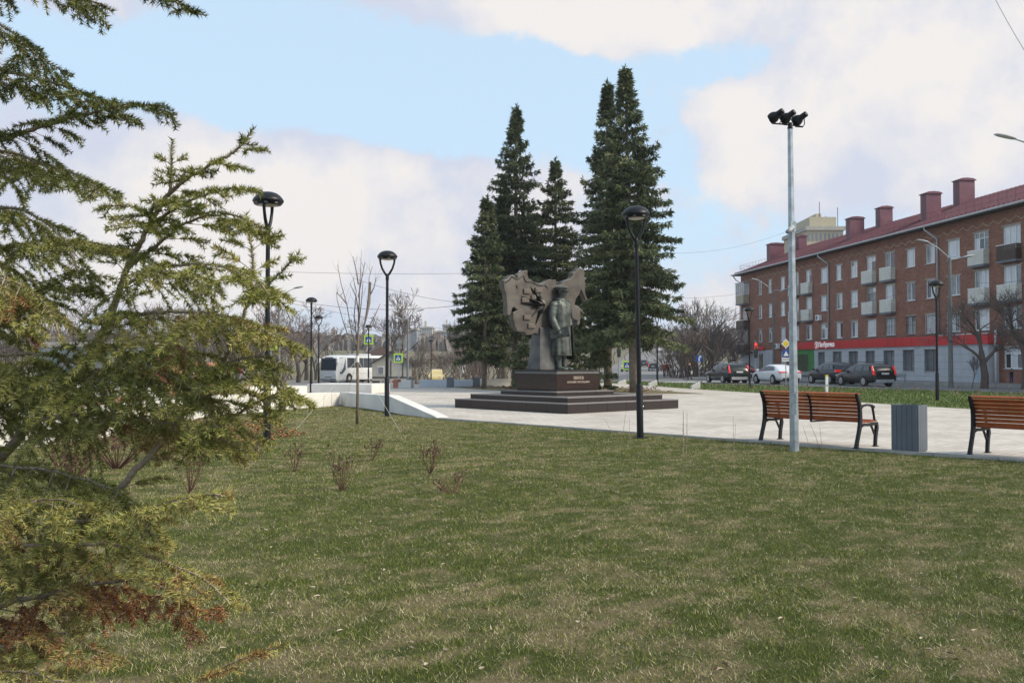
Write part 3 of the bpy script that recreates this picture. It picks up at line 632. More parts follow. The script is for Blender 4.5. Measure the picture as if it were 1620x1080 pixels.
    fl = MB(); fl.box(-.305, .325, -.05, -.046, -.02, -.005); fl.xf(Matrix.Translation((.16, -.327, 1.24)) @ Matrix.Rotation(math.radians(-9), 4, 'Y') @ Matrix.Rotation(math.radians(8), 4, 'Z')); fl.build('folder_flap', BRONZED, f1)
    # legs and boots
    for sg, fx, ry in ((-1, .06, -.12), (1, .12, .1)):
        b = MB(); y = sg * .135
        b.tube([(-.02, y, .60), (-.01, y, .45), (fx * .3, y, .25), (fx * .4, y, .12), (fx * .4, y, .03)], [.125, .115, .088, .078, .085], 12)
        b.loft([[(fx * .4 + x, y + dy * w, z) for dy, z in ((-.07, .0), (-.075, .04), (-.045, hz), (.045, hz), (.075, .04), (.07, .0))] for x, w, hz in ((-.12, .75, .09), (-.06, 1., .13), (.06, 1.0, .13), (.15, 1.0, .09), (.23, .95, .075), (.29, .6, .055))])
        b.build('boot', BRONZE, t, smooth=True)
    # head: lofted skull with face, turned a little to his left
    hN = 20; hm = MB(); rings = []
    prof = [(2.36, .085, .085, .0), (2.43, .088, .083, .012), (2.455, .10, .088, .03), (2.48, .125, .10, .035), (2.52, .14, .115, .03), (2.57, .15, .125, .02), (2.62, .152, .13, .015), (2.67, .148, .13, .01), (2.72, .13, .115, .0), (2.76, .07, .07, 0)]
    for z, rx, ry, cx_ in prof:
        r = []
        for j in range(hN):
            a = 2 * math.pi * j / hN; f = 1
            x = cx_ + rx * math.cos(a) * f; y = ry * math.sin(a) * f
            if j in (0, 1, hN - 1):
                x += {2.57: .028, 2.52: .012, 2.45: .012, 2.48: .008}.get(z, 0) * (1 if j == 0 else .3)
                if z == 2.62: x -= .012
            r.append((x, y, z))
        rings.append(r)
    hm.loft(rings)
    hm.prism([(.155, -.022, 2.535), (.155, .022, 2.535), (.165, 0, 2.62)], (.0, 0, 0)) if 0 else None
    hm.add([(.155, -.026, 2.54), (.155, .026, 2.54), (.205, 0, 2.55), (.155, 0, 2.63), (.16, 0, 2.53)], [(0, 2, 3), (1, 3, 2), (0, 4, 2), (1, 2, 4)])
    for sg in (-1, 1):
        hm.tube([(.0, sg * .125, 2.53), (-.01, sg * .15, 2.56), (-.005, sg * .145, 2.61), (.01, sg * .13, 2.60)], [.014, .02, .02, .012], 6)
        hm.tube([(.135, sg * .055, 2.60), (.16, sg * .05, 2.607), (.165, sg * .02, 2.60)], [.012, .016, .010], 5)
    hm.tube([(.15, -.035, 2.495), (.166, 0, 2.497), (.15, .035, 2.495)], [.007, .012, .007], 5)
    HR = Matrix.Translation((.02, 0, .055)) @ Matrix.Rotation(math.radians(14), 4, 'Z') @ Matrix.Diagonal((1.02, .98, 1, 1))
    hm.xf(HR)
    ho = hm.build('head', BRONZE, t, smooth=True)
    cpm = MB(); cpm.lathe([(.148, 2.635), (.158, 2.64), (.160, 2.695), (.168, 2.705), (.19, 2.725), (.18, 2.75), (.12, 2.768), (.0, 2.765)], 26, (.005, 0, 0), 1.08, .96)
    v = []; 
    cpm.loft([[(.155 * math.cos(a) * 1.08 * k + dx, .155 * .96 * math.sin(a) * k, z + dz) for a in [math.radians(d_) for d_ in range(-65, 66, 13)]] + [(.155 * math.cos(a) * 1.08 * k + dx, .155 * .96 * math.sin(a) * k, z + dz - .012) for a in [math.radians(d_) for d_ in range(65, -66, -13)]] for k, dx, z, dz in ((.97, 0, 2.655, 0), (1.1, .035, 2.64, 0), (1.15, .075, 2.622, 0))])
    cpm.xf(HR); cpm.build('cap', BRONZE, ho, smooth=True)
    t.scale = (1.1, 1.16, .955)
statue()
# ------------------------------------------------------------------ brick apartment building
BP0 = Vector((35.1, 65, 0)); BX = Vector((-.1259, .992, 0)).normalized(); BN = Vector((-BX.y, BX.x, 0))
if BN.x > 0: BN = -BN
BROT = math.atan2(BX.y, BX.x)
def tpx(px, off=0.):
    o = BP0 + BN * off; k = (px - 810) / FOC; return (o.x - k * o.y) / (k * BX.y - BX.x)
def brick_mat():
    m = bpy.data.materials.new('red_brickwork'); m.use_nodes = True; nt = m.node_tree; b = nt.nodes['Principled BSDF']; N = nt.nodes.new; L = nt.links.new
    tc = N('ShaderNodeTexCoord'); sp = N('ShaderNodeSeparateXYZ'); L(tc.outputs['Object'], sp.inputs[0]); cb = N('ShaderNodeCombineXYZ')
    ad = N('ShaderNodeMath'); ad.operation = 'ADD'; L(sp.outputs[0], ad.inputs[0]); L(sp.outputs[1], ad.inputs[1]); L(ad.outputs[0], cb.inputs[0]); L(sp.outputs[2], cb.inputs[1])
    br = N('ShaderNodeTexBrick'); L(cb.outputs[0], br.inputs[0]); br.inputs['Scale'].default_value = 1; br.inputs['Brick Width'].default_value = .26; br.inputs['Row Height'].default_value = .078
    br.inputs['Mortar Size'].default_value = .008; br.inputs['Color1'].default_value = (.255, .105, .072, 1); br.inputs['Color2'].default_value = (.36, .172, .122, 1); br.inputs['Mortar'].default_value = (.28, .20, .16, 1); br.inputs['Bias'].default_value = -.1
    no = N('ShaderNodeTexNoise'); no.inputs['Scale'].default_value = .9; no.inputs['Detail'].default_value = 8; no.inputs['Roughness'].default_value = .65; L(tc.outputs['Object'], no.inputs['Vector'])
    r = N('ShaderNodeValToRGB'); L(no.outputs[0], r.inputs[0]); r.color_ramp.elements[0].position = .3; r.color_ramp.elements[0].color = (.74, .70, .68, 1); r.color_ramp.elements[1].position = .68; r.color_ramp.elements[1].color = (1.06, 1.04, 1.02, 1)
    mx = N('ShaderNodeMix'); mx.data_type = 'RGBA'; mx.blend_type = 'MULTIPLY'; mx.inputs[0].default_value = 1; L(br.outputs[0], mx.inputs[6]); L(r.outputs[0], mx.inputs[7])
    L(mx.outputs[2], b.inputs['Base Color']); b.inputs['Roughness'].default_value = .9; b.inputs['Specular IOR Level'].default_value = .2
    bp = N('ShaderNodeBump'); bp.inputs['Strength'].default_value = .5; bp.inputs['Distance'].default_value = .008; bp.invert = True; L(br.outputs['Fac'], bp.inputs['Height']); L(bp.outputs[0], b.inputs['Normal'])
    return m
BRICK = brick_mat()
ROOFM = mat('maroon_metal_sheet', (.115, .028, .045), .42, .0, .12, 1.5, spec=.6, col2=(.155, .048, .07))
SOFFIT = mat('dark_soffit', (.03, .025, .025), .8); GUTTER = mat('pale_gutter', (.42, .43, .44), .5)
PVC = mat('white_window_frame', (.8, .8, .8), .5, 0, .05); OLDF = mat('old_painted_frame', (.50, .50, .48), .7, 0, .12)
GL_L = mat('glass_with_white_curtain', (.62, .64, .66), .12, 0, .12, .6, spec=.8); GL_D = mat('dark_window_glass', (.03, .035, .04), .07, 0, .3, .8, spec=.9)
GL_M = mat('glass_grey_interior', (.17, .18, .19), .08, 0, .35, 1.1, spec=.8)
SILL = mat('pale_sill', (.45, .45, .45), .6); PLAST = mat('plaster_reveal', (.36, .32, .28), .9, 0, .2, 2)
SIDING = mat('cream_siding', (.68, .67, .60), .65, 0, .06, 2); SIDE2 = mat('beige_siding', (.42, .37, .27), .65, 0, .08, 2); BROWNS = mat('brown_slats', (.06, .035, .025), .6)
BLD = thing('brick_building', 'four storey red brick apartment house with maroon metal roof and a shop below', 'building', BP0, BROT)
BL_, BR_ = tpx(1172.5), -26.0; EAVE = 12.35; DEPTH = 12.5
# local: x along facade (towards far left end), y = -? outward
ysg = 1 if (Vector((-math.sin(BROT), math.cos(BROT), 0)) - BN).length < .1 else -1     # local y that points outwards
def bl(x, y, z): return Vector((x, y * ysg, z))
def zof(px, py, off=0.):
    t = tpx(px, off); p = BP0 + BN * off + BX * t; r = ray(px, py); return EYE + r.z * p.y / r.y
ROWZ = [1.8, 4.6, 7.4, 10.2]
cols = [(214, .95, 'n'), (267, .95, 'n'), (335, 1.25, 'n'), (405, 1.3, 'b'), (473, 1.35, 'b'), (555, 1.45, 'n'), (636, 1.25, 'n'), (716, 1.3, 'n'), (808, 1.6, 'b'), (908, 1.6, 'b'), (1020, 1.3, 'n'), (1125, 1.3, 'n'), (1250, 1.6, 'n'), (1398, 1.75, 'b'), (1562, 1.9, 'c')]
WIN = [(tpx(1140 + z / 3.375), w, k) for z, w, k in cols] + [(-3.5, 1.5, 'n'), (-7, 1.5, 'n'), (-10.5, 1.6, 'b'), (-14, 1.5, 'n'), (-18, 1.5, 'n'), (-22, 1.5, 'n')]
holes = []; spec = []
SH0, SH1 = tpx(1584), tpx(1264)
for i, (t, w, k) in enumerate(WIN):
    for r in range(4):
        if r == 0 and SH0 - 1.2 < t < SH1 + .8: continue
        door = k in 'bc' and r >= 2
        z0 = ROWZ[r] - .75 - (.0 if not door else .0); z1 = ROWZ[r] + .75 + (.12 if door else 0)
        holes.append((t - w / 2, t + w / 2, z0, z1)); spec.append((i, r, t, w, k, z0, z1))
def facade():
    xs = sorted({BR_, BL_} | {h for a in holes for h in a[:2]}); zs = sorted({-.3, EAVE} | {h for a in holes for h in a[2:]})
    mb = MB(); 
    for i in range(len(xs) - 1):
        for j in range(len(zs) - 1):
            cx, cz = (xs[i] + xs[i + 1]) / 2, (zs[j] + zs[j + 1]) / 2
            if any(a < cx < b and c < cz < d for a, b, c, d in holes): continue
            mb.quad(bl(xs[i], 0, zs[j]), bl(xs[i + 1], 0, zs[j]), bl(xs[i + 1], 0, zs[j + 1]), bl(xs[i], 0, zs[j + 1]))
    mb.mi = 1; D_ = -.14
    for a, b, c, d in holes:
        mb.quad(bl(a, 0, c), bl(a, D_, c), bl(a, D_, d), bl(a, 0, d)); mb.quad(bl(b, 0, c), bl(b, D_, c), bl(b, D_, d), bl(b, 0, d))
        mb.quad(bl(a, 0, c), bl(b, 0, c), bl(b, D_, c), bl(a, D_, c)); mb.quad(bl(a, 0, d), bl(b, 0, d), bl(b, D_, d), bl(a, D_, d))
    mb.mi = 0
    mb.quad(bl(BL_, 0, -.3), bl(BL_, -DEPTH, -.3), bl(BL_, -DEPTH, EAVE), bl(BL_, 0, EAVE)); mb.quad(bl(BR_, 0, -.3), bl(BR_, -DEPTH, -.3), bl(BR_, -DEPTH, EAVE), bl(BR_, 0, EAVE))
    mb.quad(bl(BL_, -DEPTH, -.3), bl(BR_, -DEPTH, -.3), bl(BR_, -DEPTH, EAVE), bl(BL_, -DEPTH, EAVE))
    mb.build('wall', [BRICK, PLAST], BLD, fix=False)
facade()
# windows
wrng = random.Random(11)
def window(t, w, z0, z1, style, par=BLD):
    fr = MB(); y0, y1 = -.13, -.07; b = .07; n = 3 if w > 1.7 else 2
    fr.box(*sorted((t - w / 2, t + w / 2)), *sorted((y0 * ysg, y1 * ysg)), z0, z0 + b); fr.box(t - w / 2, t + w / 2, *sorted((y0 * ysg, y1 * ysg)), z1 - b, z1)
    if style == 'old': n = 2
    div = [t - w / 2 + b / 2] + [t - w / 2 + w * f for f in ({2: (.5,), 3: (.33, .66)}[n] if style != 'asym' else (.36,))] + [t + w / 2 - b / 2]
    for x in div: fr.box(x - b / 2, x + b / 2, *sorted((y0 * ysg, y1 * ysg)), z0 + b, z1 - b)
    top = style in ('old', 'top')
    if top: fr.box(t - w / 2 + b, t + w / 2 - b, *sorted((y0 * ysg, (y1 - .004) * ysg)), z1 - .48, z1 - .42)
    o = fr.build('window', OLDF if style == 'old' else PVC, par)
    for i in range(len(div) - 1):
        a, c = div[i] + b / 2, div[i + 1] - b / 2
        m = wrng.choices([GL_L, GL_M, GL_D], weights=[5, 2, 1.6] if style != 'old' else [2, 3, 2])[0]
        zt = z1 - b
        if top:
            MB().quad(bl(a, -.11, z1 - .42), bl(c, -.11, z1 - .42), bl(c, -.11, zt), bl(a, -.11, zt)).build('pane', wrng.choice([GL_L, GL_M]), o, fix=False); zt = z1 - .48
        MB().quad(bl(a, -.11, z0 + b), bl(c, -.11, z0 + b), bl(c, -.11 + wrng.uniform(-.006, .006), zt), bl(a, -.11, zt)).build('pane', m, o, fix=False)
    MB().box(t - w / 2 - .08, t + w / 2 + .08, *sorted((-.06 * ysg, .07 * ysg)), z0 - .055, z0 - .002).build('sill', SILL, o)
    MB().box(t - w / 2 - .16, t + w / 2 + .16, *sorted((.002 * ysg, .03 * ysg)), z1 + .004, z1 + .10).build('lintel', PLAST, o)
    return o
def grille(t, w, z0, z1, par, m):
    g = MB(); y = .07 * ysg; n = 7
    for i in range(n): x = t - w / 2 + w * i / (n - 1); g.tube([(x, y, z0 - .05), (x, y, z1)], .018, 4)
    for z in (z0 - .05, (z0 + z1) / 2, z1): g.tube([(t - w / 2, y, z), (t + w / 2, y, z)], .018, 4)
    g.build('grille', m, par)
def slat_panel(mb_f, x0, x1, y, z0, z1, axis, m, par, n=8, name='cladding_board'):
    for i in range(n):
        a = z0 + (z1 - z0) * i / n + .008; c = z0 + (z1 - z0) * (i + 1) / n - .008
        b = MB()
        if axis == 'x': b.box(x0, x1, *sorted((y * ysg, (y + .03) * ysg)), a, c)
        else: b.box(y - .015, y + .015, *sorted((x0 * ysg, x1 * ysg)), a, c)
        b.build(name, m, par)
def balcony(t, zb, m=SIDING, w=2.3, dep=.48, label=None, enclosed=False, slats=True):
    bal = MB().box(t - w / 2, t + w / 2, *sorted((.004 * ysg, dep * ysg)), zb - .14, zb).build('balcony', DCONC, BLD)
    h = 1.08
    slat_panel(None, t - w / 2 + .03, t + w / 2 - .03, dep - .03, zb + .02, zb + h, 'x', m, bal)
    slat_panel(None, .05, dep - .05, t - w / 2 + .015, zb + .02, zb + h, 'y', m, bal); slat_panel(None, .05, dep - .05, t + w / 2 - .015, zb + .02, zb + h, 'y', m, bal)
    MB().box(t - w / 2, t + w / 2, *sorted(((dep - .06) * ysg, (dep + .01) * ysg)), zb + h, zb + h + .05).build('balcony_rail', PVC, bal)
    if enclosed:
        f = MB()
        for i in range(5): x = t - w / 2 + .03 + (w - .06) * i / 4; f.box(x - .03, x + .03, *sorted(((dep - .06) * ysg, dep * ysg)), zb + h + .05, zb + 2.45)
        f.box(t - w / 2, t + w / 2, *sorted(((dep - .06) * ysg, dep * ysg)), zb + 2.45, zb + 2.52)
        for sx in (-1, 1): f.box(t + sx * (w / 2 - .03) - .03, t + sx * (w / 2 - .03) + .03, *sorted((.02 * ysg, .08 * ysg)), zb + h + .05, zb + 2.52)
        g = f.build('balcony_glazing', PVC, bal)
        MB().quad(bl(t - w / 2, dep - .03, zb + h), bl(t + w / 2, dep - .03, zb + h), bl(t + w / 2, dep - .03, zb + 2.45), bl(t - w / 2, dep - .03, zb + 2.45)).build('pane', GL_M, bal, fix=False)
        for sx in (-1, 1): MB().quad(bl(t + sx * (w / 2 - .02), .02, zb + h), bl(t + sx * (w / 2 - .02), dep, zb + h), bl(t + sx * (w / 2 - .02), dep, zb + 2.45), bl(t + sx * (w / 2 - .02), .02, zb + 2.45)).build('pane', GL_L, bal, fix=False)
        MB().box(t - w / 2 - .05, t + w / 2 + .05, *sorted((.004 * ysg, (dep + .08) * ysg)), zb + 2.53, zb + 2.60).build('balcony_roof', SILL, bal)
    return bal
for (i, r, t, w, k, z0, z1) in spec:
    st_ = wrng.choice(['plain', 'asym', 'top', 'plain', 'old'] if r < 3 else ['plain', 'asym', 'top', 'asym'])
    o = window(t, w, z0, z1, st_)
    if r == 1 and i in (9, 10): grille(t, w, z0, z1, o, BLACK)
    if r == 1 and i in (11, 12): grille(t, w, z0, z1, o, OLDF)
    if k in 'bc' and r >= 2:
        balcony(t, z0 - .82, BROWNS if (k == 'c' and r == 3) else SIDING, 2.15 if k == 'c' else 2.0)
tc_ = BL_ - 1.5
for r, (m, enc) in enumerate(((BROWNS, False), (BROWNS, False), (SIDE2, False), (SIDE2, True))):
    if r == 0: balcony(tc_, 2.6, BROWNS, 2.6, .75)
    elif r == 3: balcony(tc_, ROWZ[3] - 1.55, SIDE2, 2.7, .75, enclosed=True)
    elif r == 2: balcony(tc_, ROWZ[2] - 1.9, BROWNS, 2.6, .75)
    window(tc_, 1.5, ROWZ[r] - .7, ROWZ[r] + .7, 'plain') if False else None
# zigzag band under the eaves
zz = MB(); x = BR_; k = 0; ZM = mat('pale_zigzag_bricks', (.40, .30, .20), .9, 0, .2, 3)
while x < BL_ - .5:
    a, c = (11.35, 11.65) if k % 2 == 0 else (11.65, 11.35)
    zz.hexa([bl(x, .002, a), bl(x + .62, .002, c), bl(x + .62, .03, c), bl(x, .03, a)], [bl(x, .002, a + .07), bl(x + .62, .002, c + .07), bl(x + .62, .03, c + .07), bl(x, .03, a + .07)]); x += .62; k += 1
zz.build('zigzag_band', ZM, BLD)
# roof with standing seams
OV = .85; RZ = EAVE + .05; RIDGE = EAVE + 3.1; MIDY = -DEPTH / 2; HIP = 5.5
rf = MB(); e0, e1 = BR_ - OV, BL_ + OV
def P_(x, y, z): return bl(x, y, z)
f0, f1_, b0_, b1_ = P_(e0, OV, RZ), P_(e1, OV, RZ), P_(e0, -DEPTH - OV, RZ), P_(e1, -DEPTH - OV, RZ); r0, r1 = P_(e0 + HIP, MIDY, RIDGE), P_(e1 - HIP, MIDY, RIDGE)
rf.quad(f0, f1_, r1, r0); rf.quad(b1_, b0_, r0, r1); rf.quad(f1_, b1_, r1); rf.quad(b0_, f0, r0)
x = e0 + .5
def roofz(y): return RZ + (RIDGE - RZ) * (OV - y) / (OV - MIDY)
while x < e1 - .3:
    frac = min(1, (x - e0) / HIP, (e1 - x) / HIP); yt = OV + (MIDY - OV) * frac; up = .045
    rf.hexa([P_(x - .015, OV, RZ), P_(x + .015, OV, RZ), P_(x + .015, yt, roofz(yt)), P_(x - .015, yt, roofz(yt))], [P_(x - .015, OV, RZ + up), P_(x + .015, OV, RZ + up), P_(x + .015, yt, roofz(yt) + up), P_(x - .015, yt, roofz(yt) + up)]); x += .55
roof = rf.build('roof', ROOFM, BLD, fix=False)
so = MB().box(BR_ - OV + .05, BL_ + OV - .05, *sorted(((OV - .05) * ysg, (.002) * ysg)), EAVE - .12, EAVE - .0).build('soffit', SOFFIT, roof)
MB().tube([bl(e0, OV + .06, RZ - .06), bl(e1, OV + .06, RZ - .06)], .085, 8).build('gutter', GUTTER, roof)
MB().box(BL_ + .01, BL_ + OV - .05, *sorted((-DEPTH * ysg, OV * ysg - .06 * ysg)), EAVE - .118, EAVE - .004).build('soffit', SOFFIT, roof)
# roof railing and snow guards
rl_ = MB(); x = e0 + 1
while x < e1 - .2:
    rl_.tube([bl(x, OV - .9, roofz(OV - .9)), bl(x, OV - .9, roofz(OV - .9) + .75)], .014, 4); x += .95
for dz in (.35, .75): rl_.tube([bl(e0 + 1, OV - .9, roofz(OV - .9) + dz), bl(e1 - .3, OV - .9, roofz(OV - .9) + dz)], .012, 4)
for k in range(12): y = OV - .9 - k * 1.1; z = roofz(OV - .9); rl_.tube([bl(e1 - .5, y, z - .1), bl(e1 - .5, y, z + .75)], .016, 4)
for dz in (.35, .75): rl_.tube([bl(e1 - .5, OV - .9, z + dz), bl(e1 - .5, -DEPTH, z + dz)], .014, 4)
rl_.build('roof_railing', mat('dark_rail', (.05, .03, .035), .5), roof)
sg_ = MB(); x = e0 + .5
while x < e1 - .3: sg_.box(x, x + .16, *sorted(((OV - .30) * ysg, (OV - .36) * ysg)), roofz(OV - .33), roofz(OV - .33) + .14); x += .55
sg_.build('snow_guard', ROOFM, roof, kind='stuff')
# vent shafts: px centre, width px, top py, y offset on slope
def shaft(zl, zr, zt, back):
    pxl, pxr = 1140 + zl / 3.375, 1140 + zr / 3.375; off = -back; tl, tr = tpx(pxl, off), tpx(pxr, off)
    vis = .95; pl = BP0 + BX * tl + BN * off; fpx = FOC * abs((BX.x * pl.y - pl.x * BX.y)) / pl.y ** 2; ppx = FOC * abs(BN.x * pl.y - pl.x * BN.y) / pl.y ** 2
    tm = tl - vis / 2; zt_ = zof(pxl, 260 + zt / 3.375, off); dep = max(.7, (pxr - pxl - vis * fpx) / ppx)
    o = MB().box(tm - vis / 2, tm + vis / 2, *sorted(((off) * ysg, (off - dep) * ysg)), roofz(off) - .9, zt_ - .12).build('vent_shaft', ROOFM, roof)
    c = MB()
    for xx, zt2 in ((0, 0),): pass
    pr = [(-dep - .1, 0), (.1, 0), (.1, .05), (-.15, .17), (-dep / 2, .22), (-dep + .15, .17), (-dep - .1, .05)]
    c.prism([bl(tm - vis / 2 - .1, off + a, zt_ - .15 + b_) for a, b_ in pr], (vis + .2, 0, 0)); c.build('vent_cap', ROOFM, o)
    rb = MB(); x = tm - vis / 2 + .2
    while x < tm + vis / 2 - .1: rb.box(x, x + .025, *sorted(((off + .002) * ysg, (off + .018) * ysg)), roofz(off) - .1, zt_ - .16); x += .22
    rb.build('shaft_seam', ROOFM, o)
for a in ((249, 343, 425, 2.0), (404, 464, 383, 4.6), (673, 772, 288, 1.9), (833, 925, 232, 4.6), (1074, 1185, 157, 1.8), (1250, 1366, 86, 4.6)): shaft(*a)
# downpipes
for zpx in (1095, 523):
    t = tpx(1140 + zpx / 3.375, OV); t2 = tpx(1140 + (zpx + 68 if zpx > 1000 else zpx + 55) / 3.375, .1)
    MB().tube([bl(t, OV + .05, RZ - .1), bl(t, OV, RZ - .35), bl(t2, .14, RZ - 1.1), bl(t2, .12, RZ - 1.5), bl(t2, .12, 3.6)], .075, 8).build('downpipe', GUTTER, BLD, smooth=True)
MB().tube([bl(BL_ + .5, OV, RZ - .1), bl(BL_ + .3, .5, RZ - .7), bl(BL_ - .05, .12, RZ - 1.0), bl(BL_ - .05, .12, .2)], .07, 8).build('downpipe', GUTTER, BLD, smooth=True)
# shop front
TILE = mat('grey_facade_tile', (.45, .46, .49), .6, 0, .06, 1.2); TILED = mat('grey_recess', (.13, .135, .14), .6, 0, .2, 1.0); REDP = mat('red_sign_panel', (.60, .024, .026), .38, 0, .10, .6, spec=.5); GREENP = mat('green_panel', (.03, .22, .04), .5, 0, .1, 1)
SO = .84; FZ0, FZ1 = 2.82, 3.55
shop = MB().box(SH0 + .3, SH1, *sorted((.004 * ysg, (SO - .25) * ysg)), -.1, FZ0 + .3).build('shop_front', TILED, BLD)
sgx = tpx(1288, SO)
ops = [(538, 36), (622, 48), (708, 50), (798, 50), (898, 58), (1003, 62), (1120, 66)]
OPS = []
for zc, zw in ops:
    a, b = tpx(1140 + (zc + zw / 2) / 3.375, SO), tpx(1140 + (zc - zw / 2) / 3.375, SO); OPS.append((min(a, b), max(a, b)))
OPS.sort()
# pier tiles
edges = [SH0 + .3] + [e for o_ in OPS for e in o_] + [sgx]
tile_me = {}
def tile(x0, x1, z0, z1, m=TILE, y=SO, nm='facade_tile', th=.05):
    MB().box(x0 + .008, x1 - .008, *sorted(((y - th) * ysg, y * ysg)), z0 + .008, z1 - .008).build(nm, m, shop)
for i in range(0, len(edges), 2):
    a, b = edges[i], edges[i + 1]
    MB().box(a + .01, b - .01, *sorted(((SO - .24) * ysg, (SO - .055) * ysg)), -.1, FZ0).build('pier', TILED, shop)
    n = max(1, round((b - a) / 1.15)); zs = [0.0, .42, .98, 1.54, 2.10, 2.66, FZ0 + .02]
    for j in range(n):
        for k in range(len(zs) - 1): tile(a + (b - a) * j / n, a + (b - a) * (j + 1) / n, zs[k], zs[k + 1])
for a, b in OPS:
    for (z0, z1) in ((0, .42), (.42, .80), (2.52, FZ0 + .02)): tile(a, b, z0, z1)
    fr = MB(); 
    MB().quad(bl(a, SO - .245, .8), bl(b, SO - .245, .8), bl(b, SO - .245, 2.52), bl(a, SO - .245, 2.52)).build('shop_window', mat('blanked_shop_glass', (.16, .165, .17), .25, 0, .25, .7, spec=.7), shop, fix=False)
    MB().box((a + b) / 2 - .03, (a + b) / 2 + .03, *sorted(((SO - .24) * ysg, (SO - .2) * ysg)), .8, 2.52).build('mullion', DCONC, shop)
    for x in (a, b): tile(x - .03, x + .03, .8, 2.52, mat('tile_reveal', (.22, .23, .26), .6), SO - .052, 'reveal', .19)
    MB().box(a - .05, b + .05, *sorted(((SO + .002) * ysg, (SO + .06) * ysg)), .76, .80).build('sill', SILL, shop)
# green entrance bay
MB().box(sgx, SH1 - .02, *sorted(((SO - .24) * ysg, (SO - .06) * ysg)), -.1, FZ0).build('pier', GREENP, shop)
gn = 4; 
for j in range(gn):
    a, b = sgx + (SH1 - sgx) * j / gn, sgx + (SH1 - sgx) * (j + 1) / gn
    if j in (1, 2):
        tile(a, b, 2.3, FZ0 + .02, GREENP, nm='green_panel')
    else: tile(a, b, 0, FZ0 + .02, GREENP, nm='green_panel')
dj0, dj1 = sgx + (SH1 - sgx) * .25, sgx + (SH1 - sgx) * .75
MB().box(dj0, dj1, *sorted(((SO - .055) * ysg, (SO - .04) * ysg)), 0, 2.3).build('shop_door', mat('dark_green_door', (.012, .05, .016), .3, spec=.7), shop)
# red fascia panels
fx = SH0 + .05; n = 27; wv = (SH1 + .1 - fx) / n
for i in range(n):
    MB().hexa([bl(fx + i * wv + .012, SO - .2, FZ0), bl(fx + (i + 1) * wv - .012, SO - .2, FZ0), bl(fx + (i + 1) * wv - .012, SO + .12, FZ0), bl(fx + i * wv + .012, SO + .12, FZ0)],
              [bl(fx + i * wv + .012, SO - .2, FZ1), bl(fx + (i + 1) * wv - .012, SO - .2, FZ1), bl(fx + (i + 1) * wv - .012, SO + .16, FZ1), bl(fx + i * wv + .012, SO + .16, FZ1)]).build('sign_panel', REDP, shop, bevel=.008)
MB().box(fx - .02, fx + 6, *sorted(((SO + .1) * ysg, (SO + .19) * ysg)), FZ1 + .003, FZ1 + .05).build('coping', PVC, shop)
MB().box(fx + .1, SH1, *sorted((.01 * ysg, (SO - .21) * ysg)), FZ0 + .31, FZ1 - .05).build('canopy_roof', SOFFIT, shop)
for k in range(2):      # red return at the near end
    y0, y1 = .01 + k * .42, .01 + (k + 1) * .42 - .012
    MB().box(fx - .06, fx - .005, *sorted((y0 * ysg, y1 * ysg)), FZ0 + .02, FZ1).build('sign_panel', REDP, shop)
MB().box(SH0 + .24, SH0 + .295, *sorted((.01 * ysg, (SO - .01) * ysg)), 0, FZ0 - .01).build('end_wall', TILE, shop)
SIGNW = mat('sign_white', (.82, .82, .82), .5, 0, .02, emit=(1, 1, 1), estr=.15)
tm = text_mesh('Пятёрочка', .66, .02, 'lettering', SIGNW, 'LEFT', .012); o = link('lettering', tm, shop)
tx = tpx(1140 + 522 / 3.375, SO + .18)
o.matrix_local = frame_mat(bl(tx, SO + .175, (FZ0 + FZ1) / 2 + .02), (-1, 0, 0), (0, 0, 1)) if ysg > 0 else frame_mat(bl(tx, SO + .175, (FZ0 + FZ1) / 2 + .02), (-1, 0, 0), (0, 0, 1))
lc = tpx(1140 + 512 / 3.375, SO + .18); zc_ = (FZ0 + FZ1) / 2 + .03
ringp = [(lc + math.cos(a) * .36, zc_ + math.sin(a) * .36) for a in [i * math.pi / 14 for i in range(28)]]; ringi = [(lc + math.cos(a) * .29, zc_ + math.sin(a) * .29) for a in [i * math.pi / 14 for i in range(28)]]
lg = MB()
for i in range(26):
    j = (i + 1) % 28; lg.hexa([bl(ringp[i][0], SO + .175, ringp[i][1]), bl(ringp[j][0], SO + .175, ringp[j][1]), bl(ringi[j][0], SO + .175, ringi[j][1]), bl(ringi[i][0], SO + .175, ringi[i][1])],
            [bl(ringp[i][0], SO + .20, ringp[i][1]), bl(ringp[j][0], SO + .20, ringp[j][1]), bl(ringi[j][0], SO + .20, ringi[j][1]), bl(ringi[i][0], SO + .20, ringi[i][1])])
lg.build('logo_ring', SIGNW, shop)
o = link('logo_digit', text_mesh('5', .52, .02, 'logo_digit', SIGNW, 'CENTER', .02), shop); o.matrix_local = frame_mat(bl(lc, SO + .175, zc_ - .01), (-1, 0, 0), (0, 0, 1))
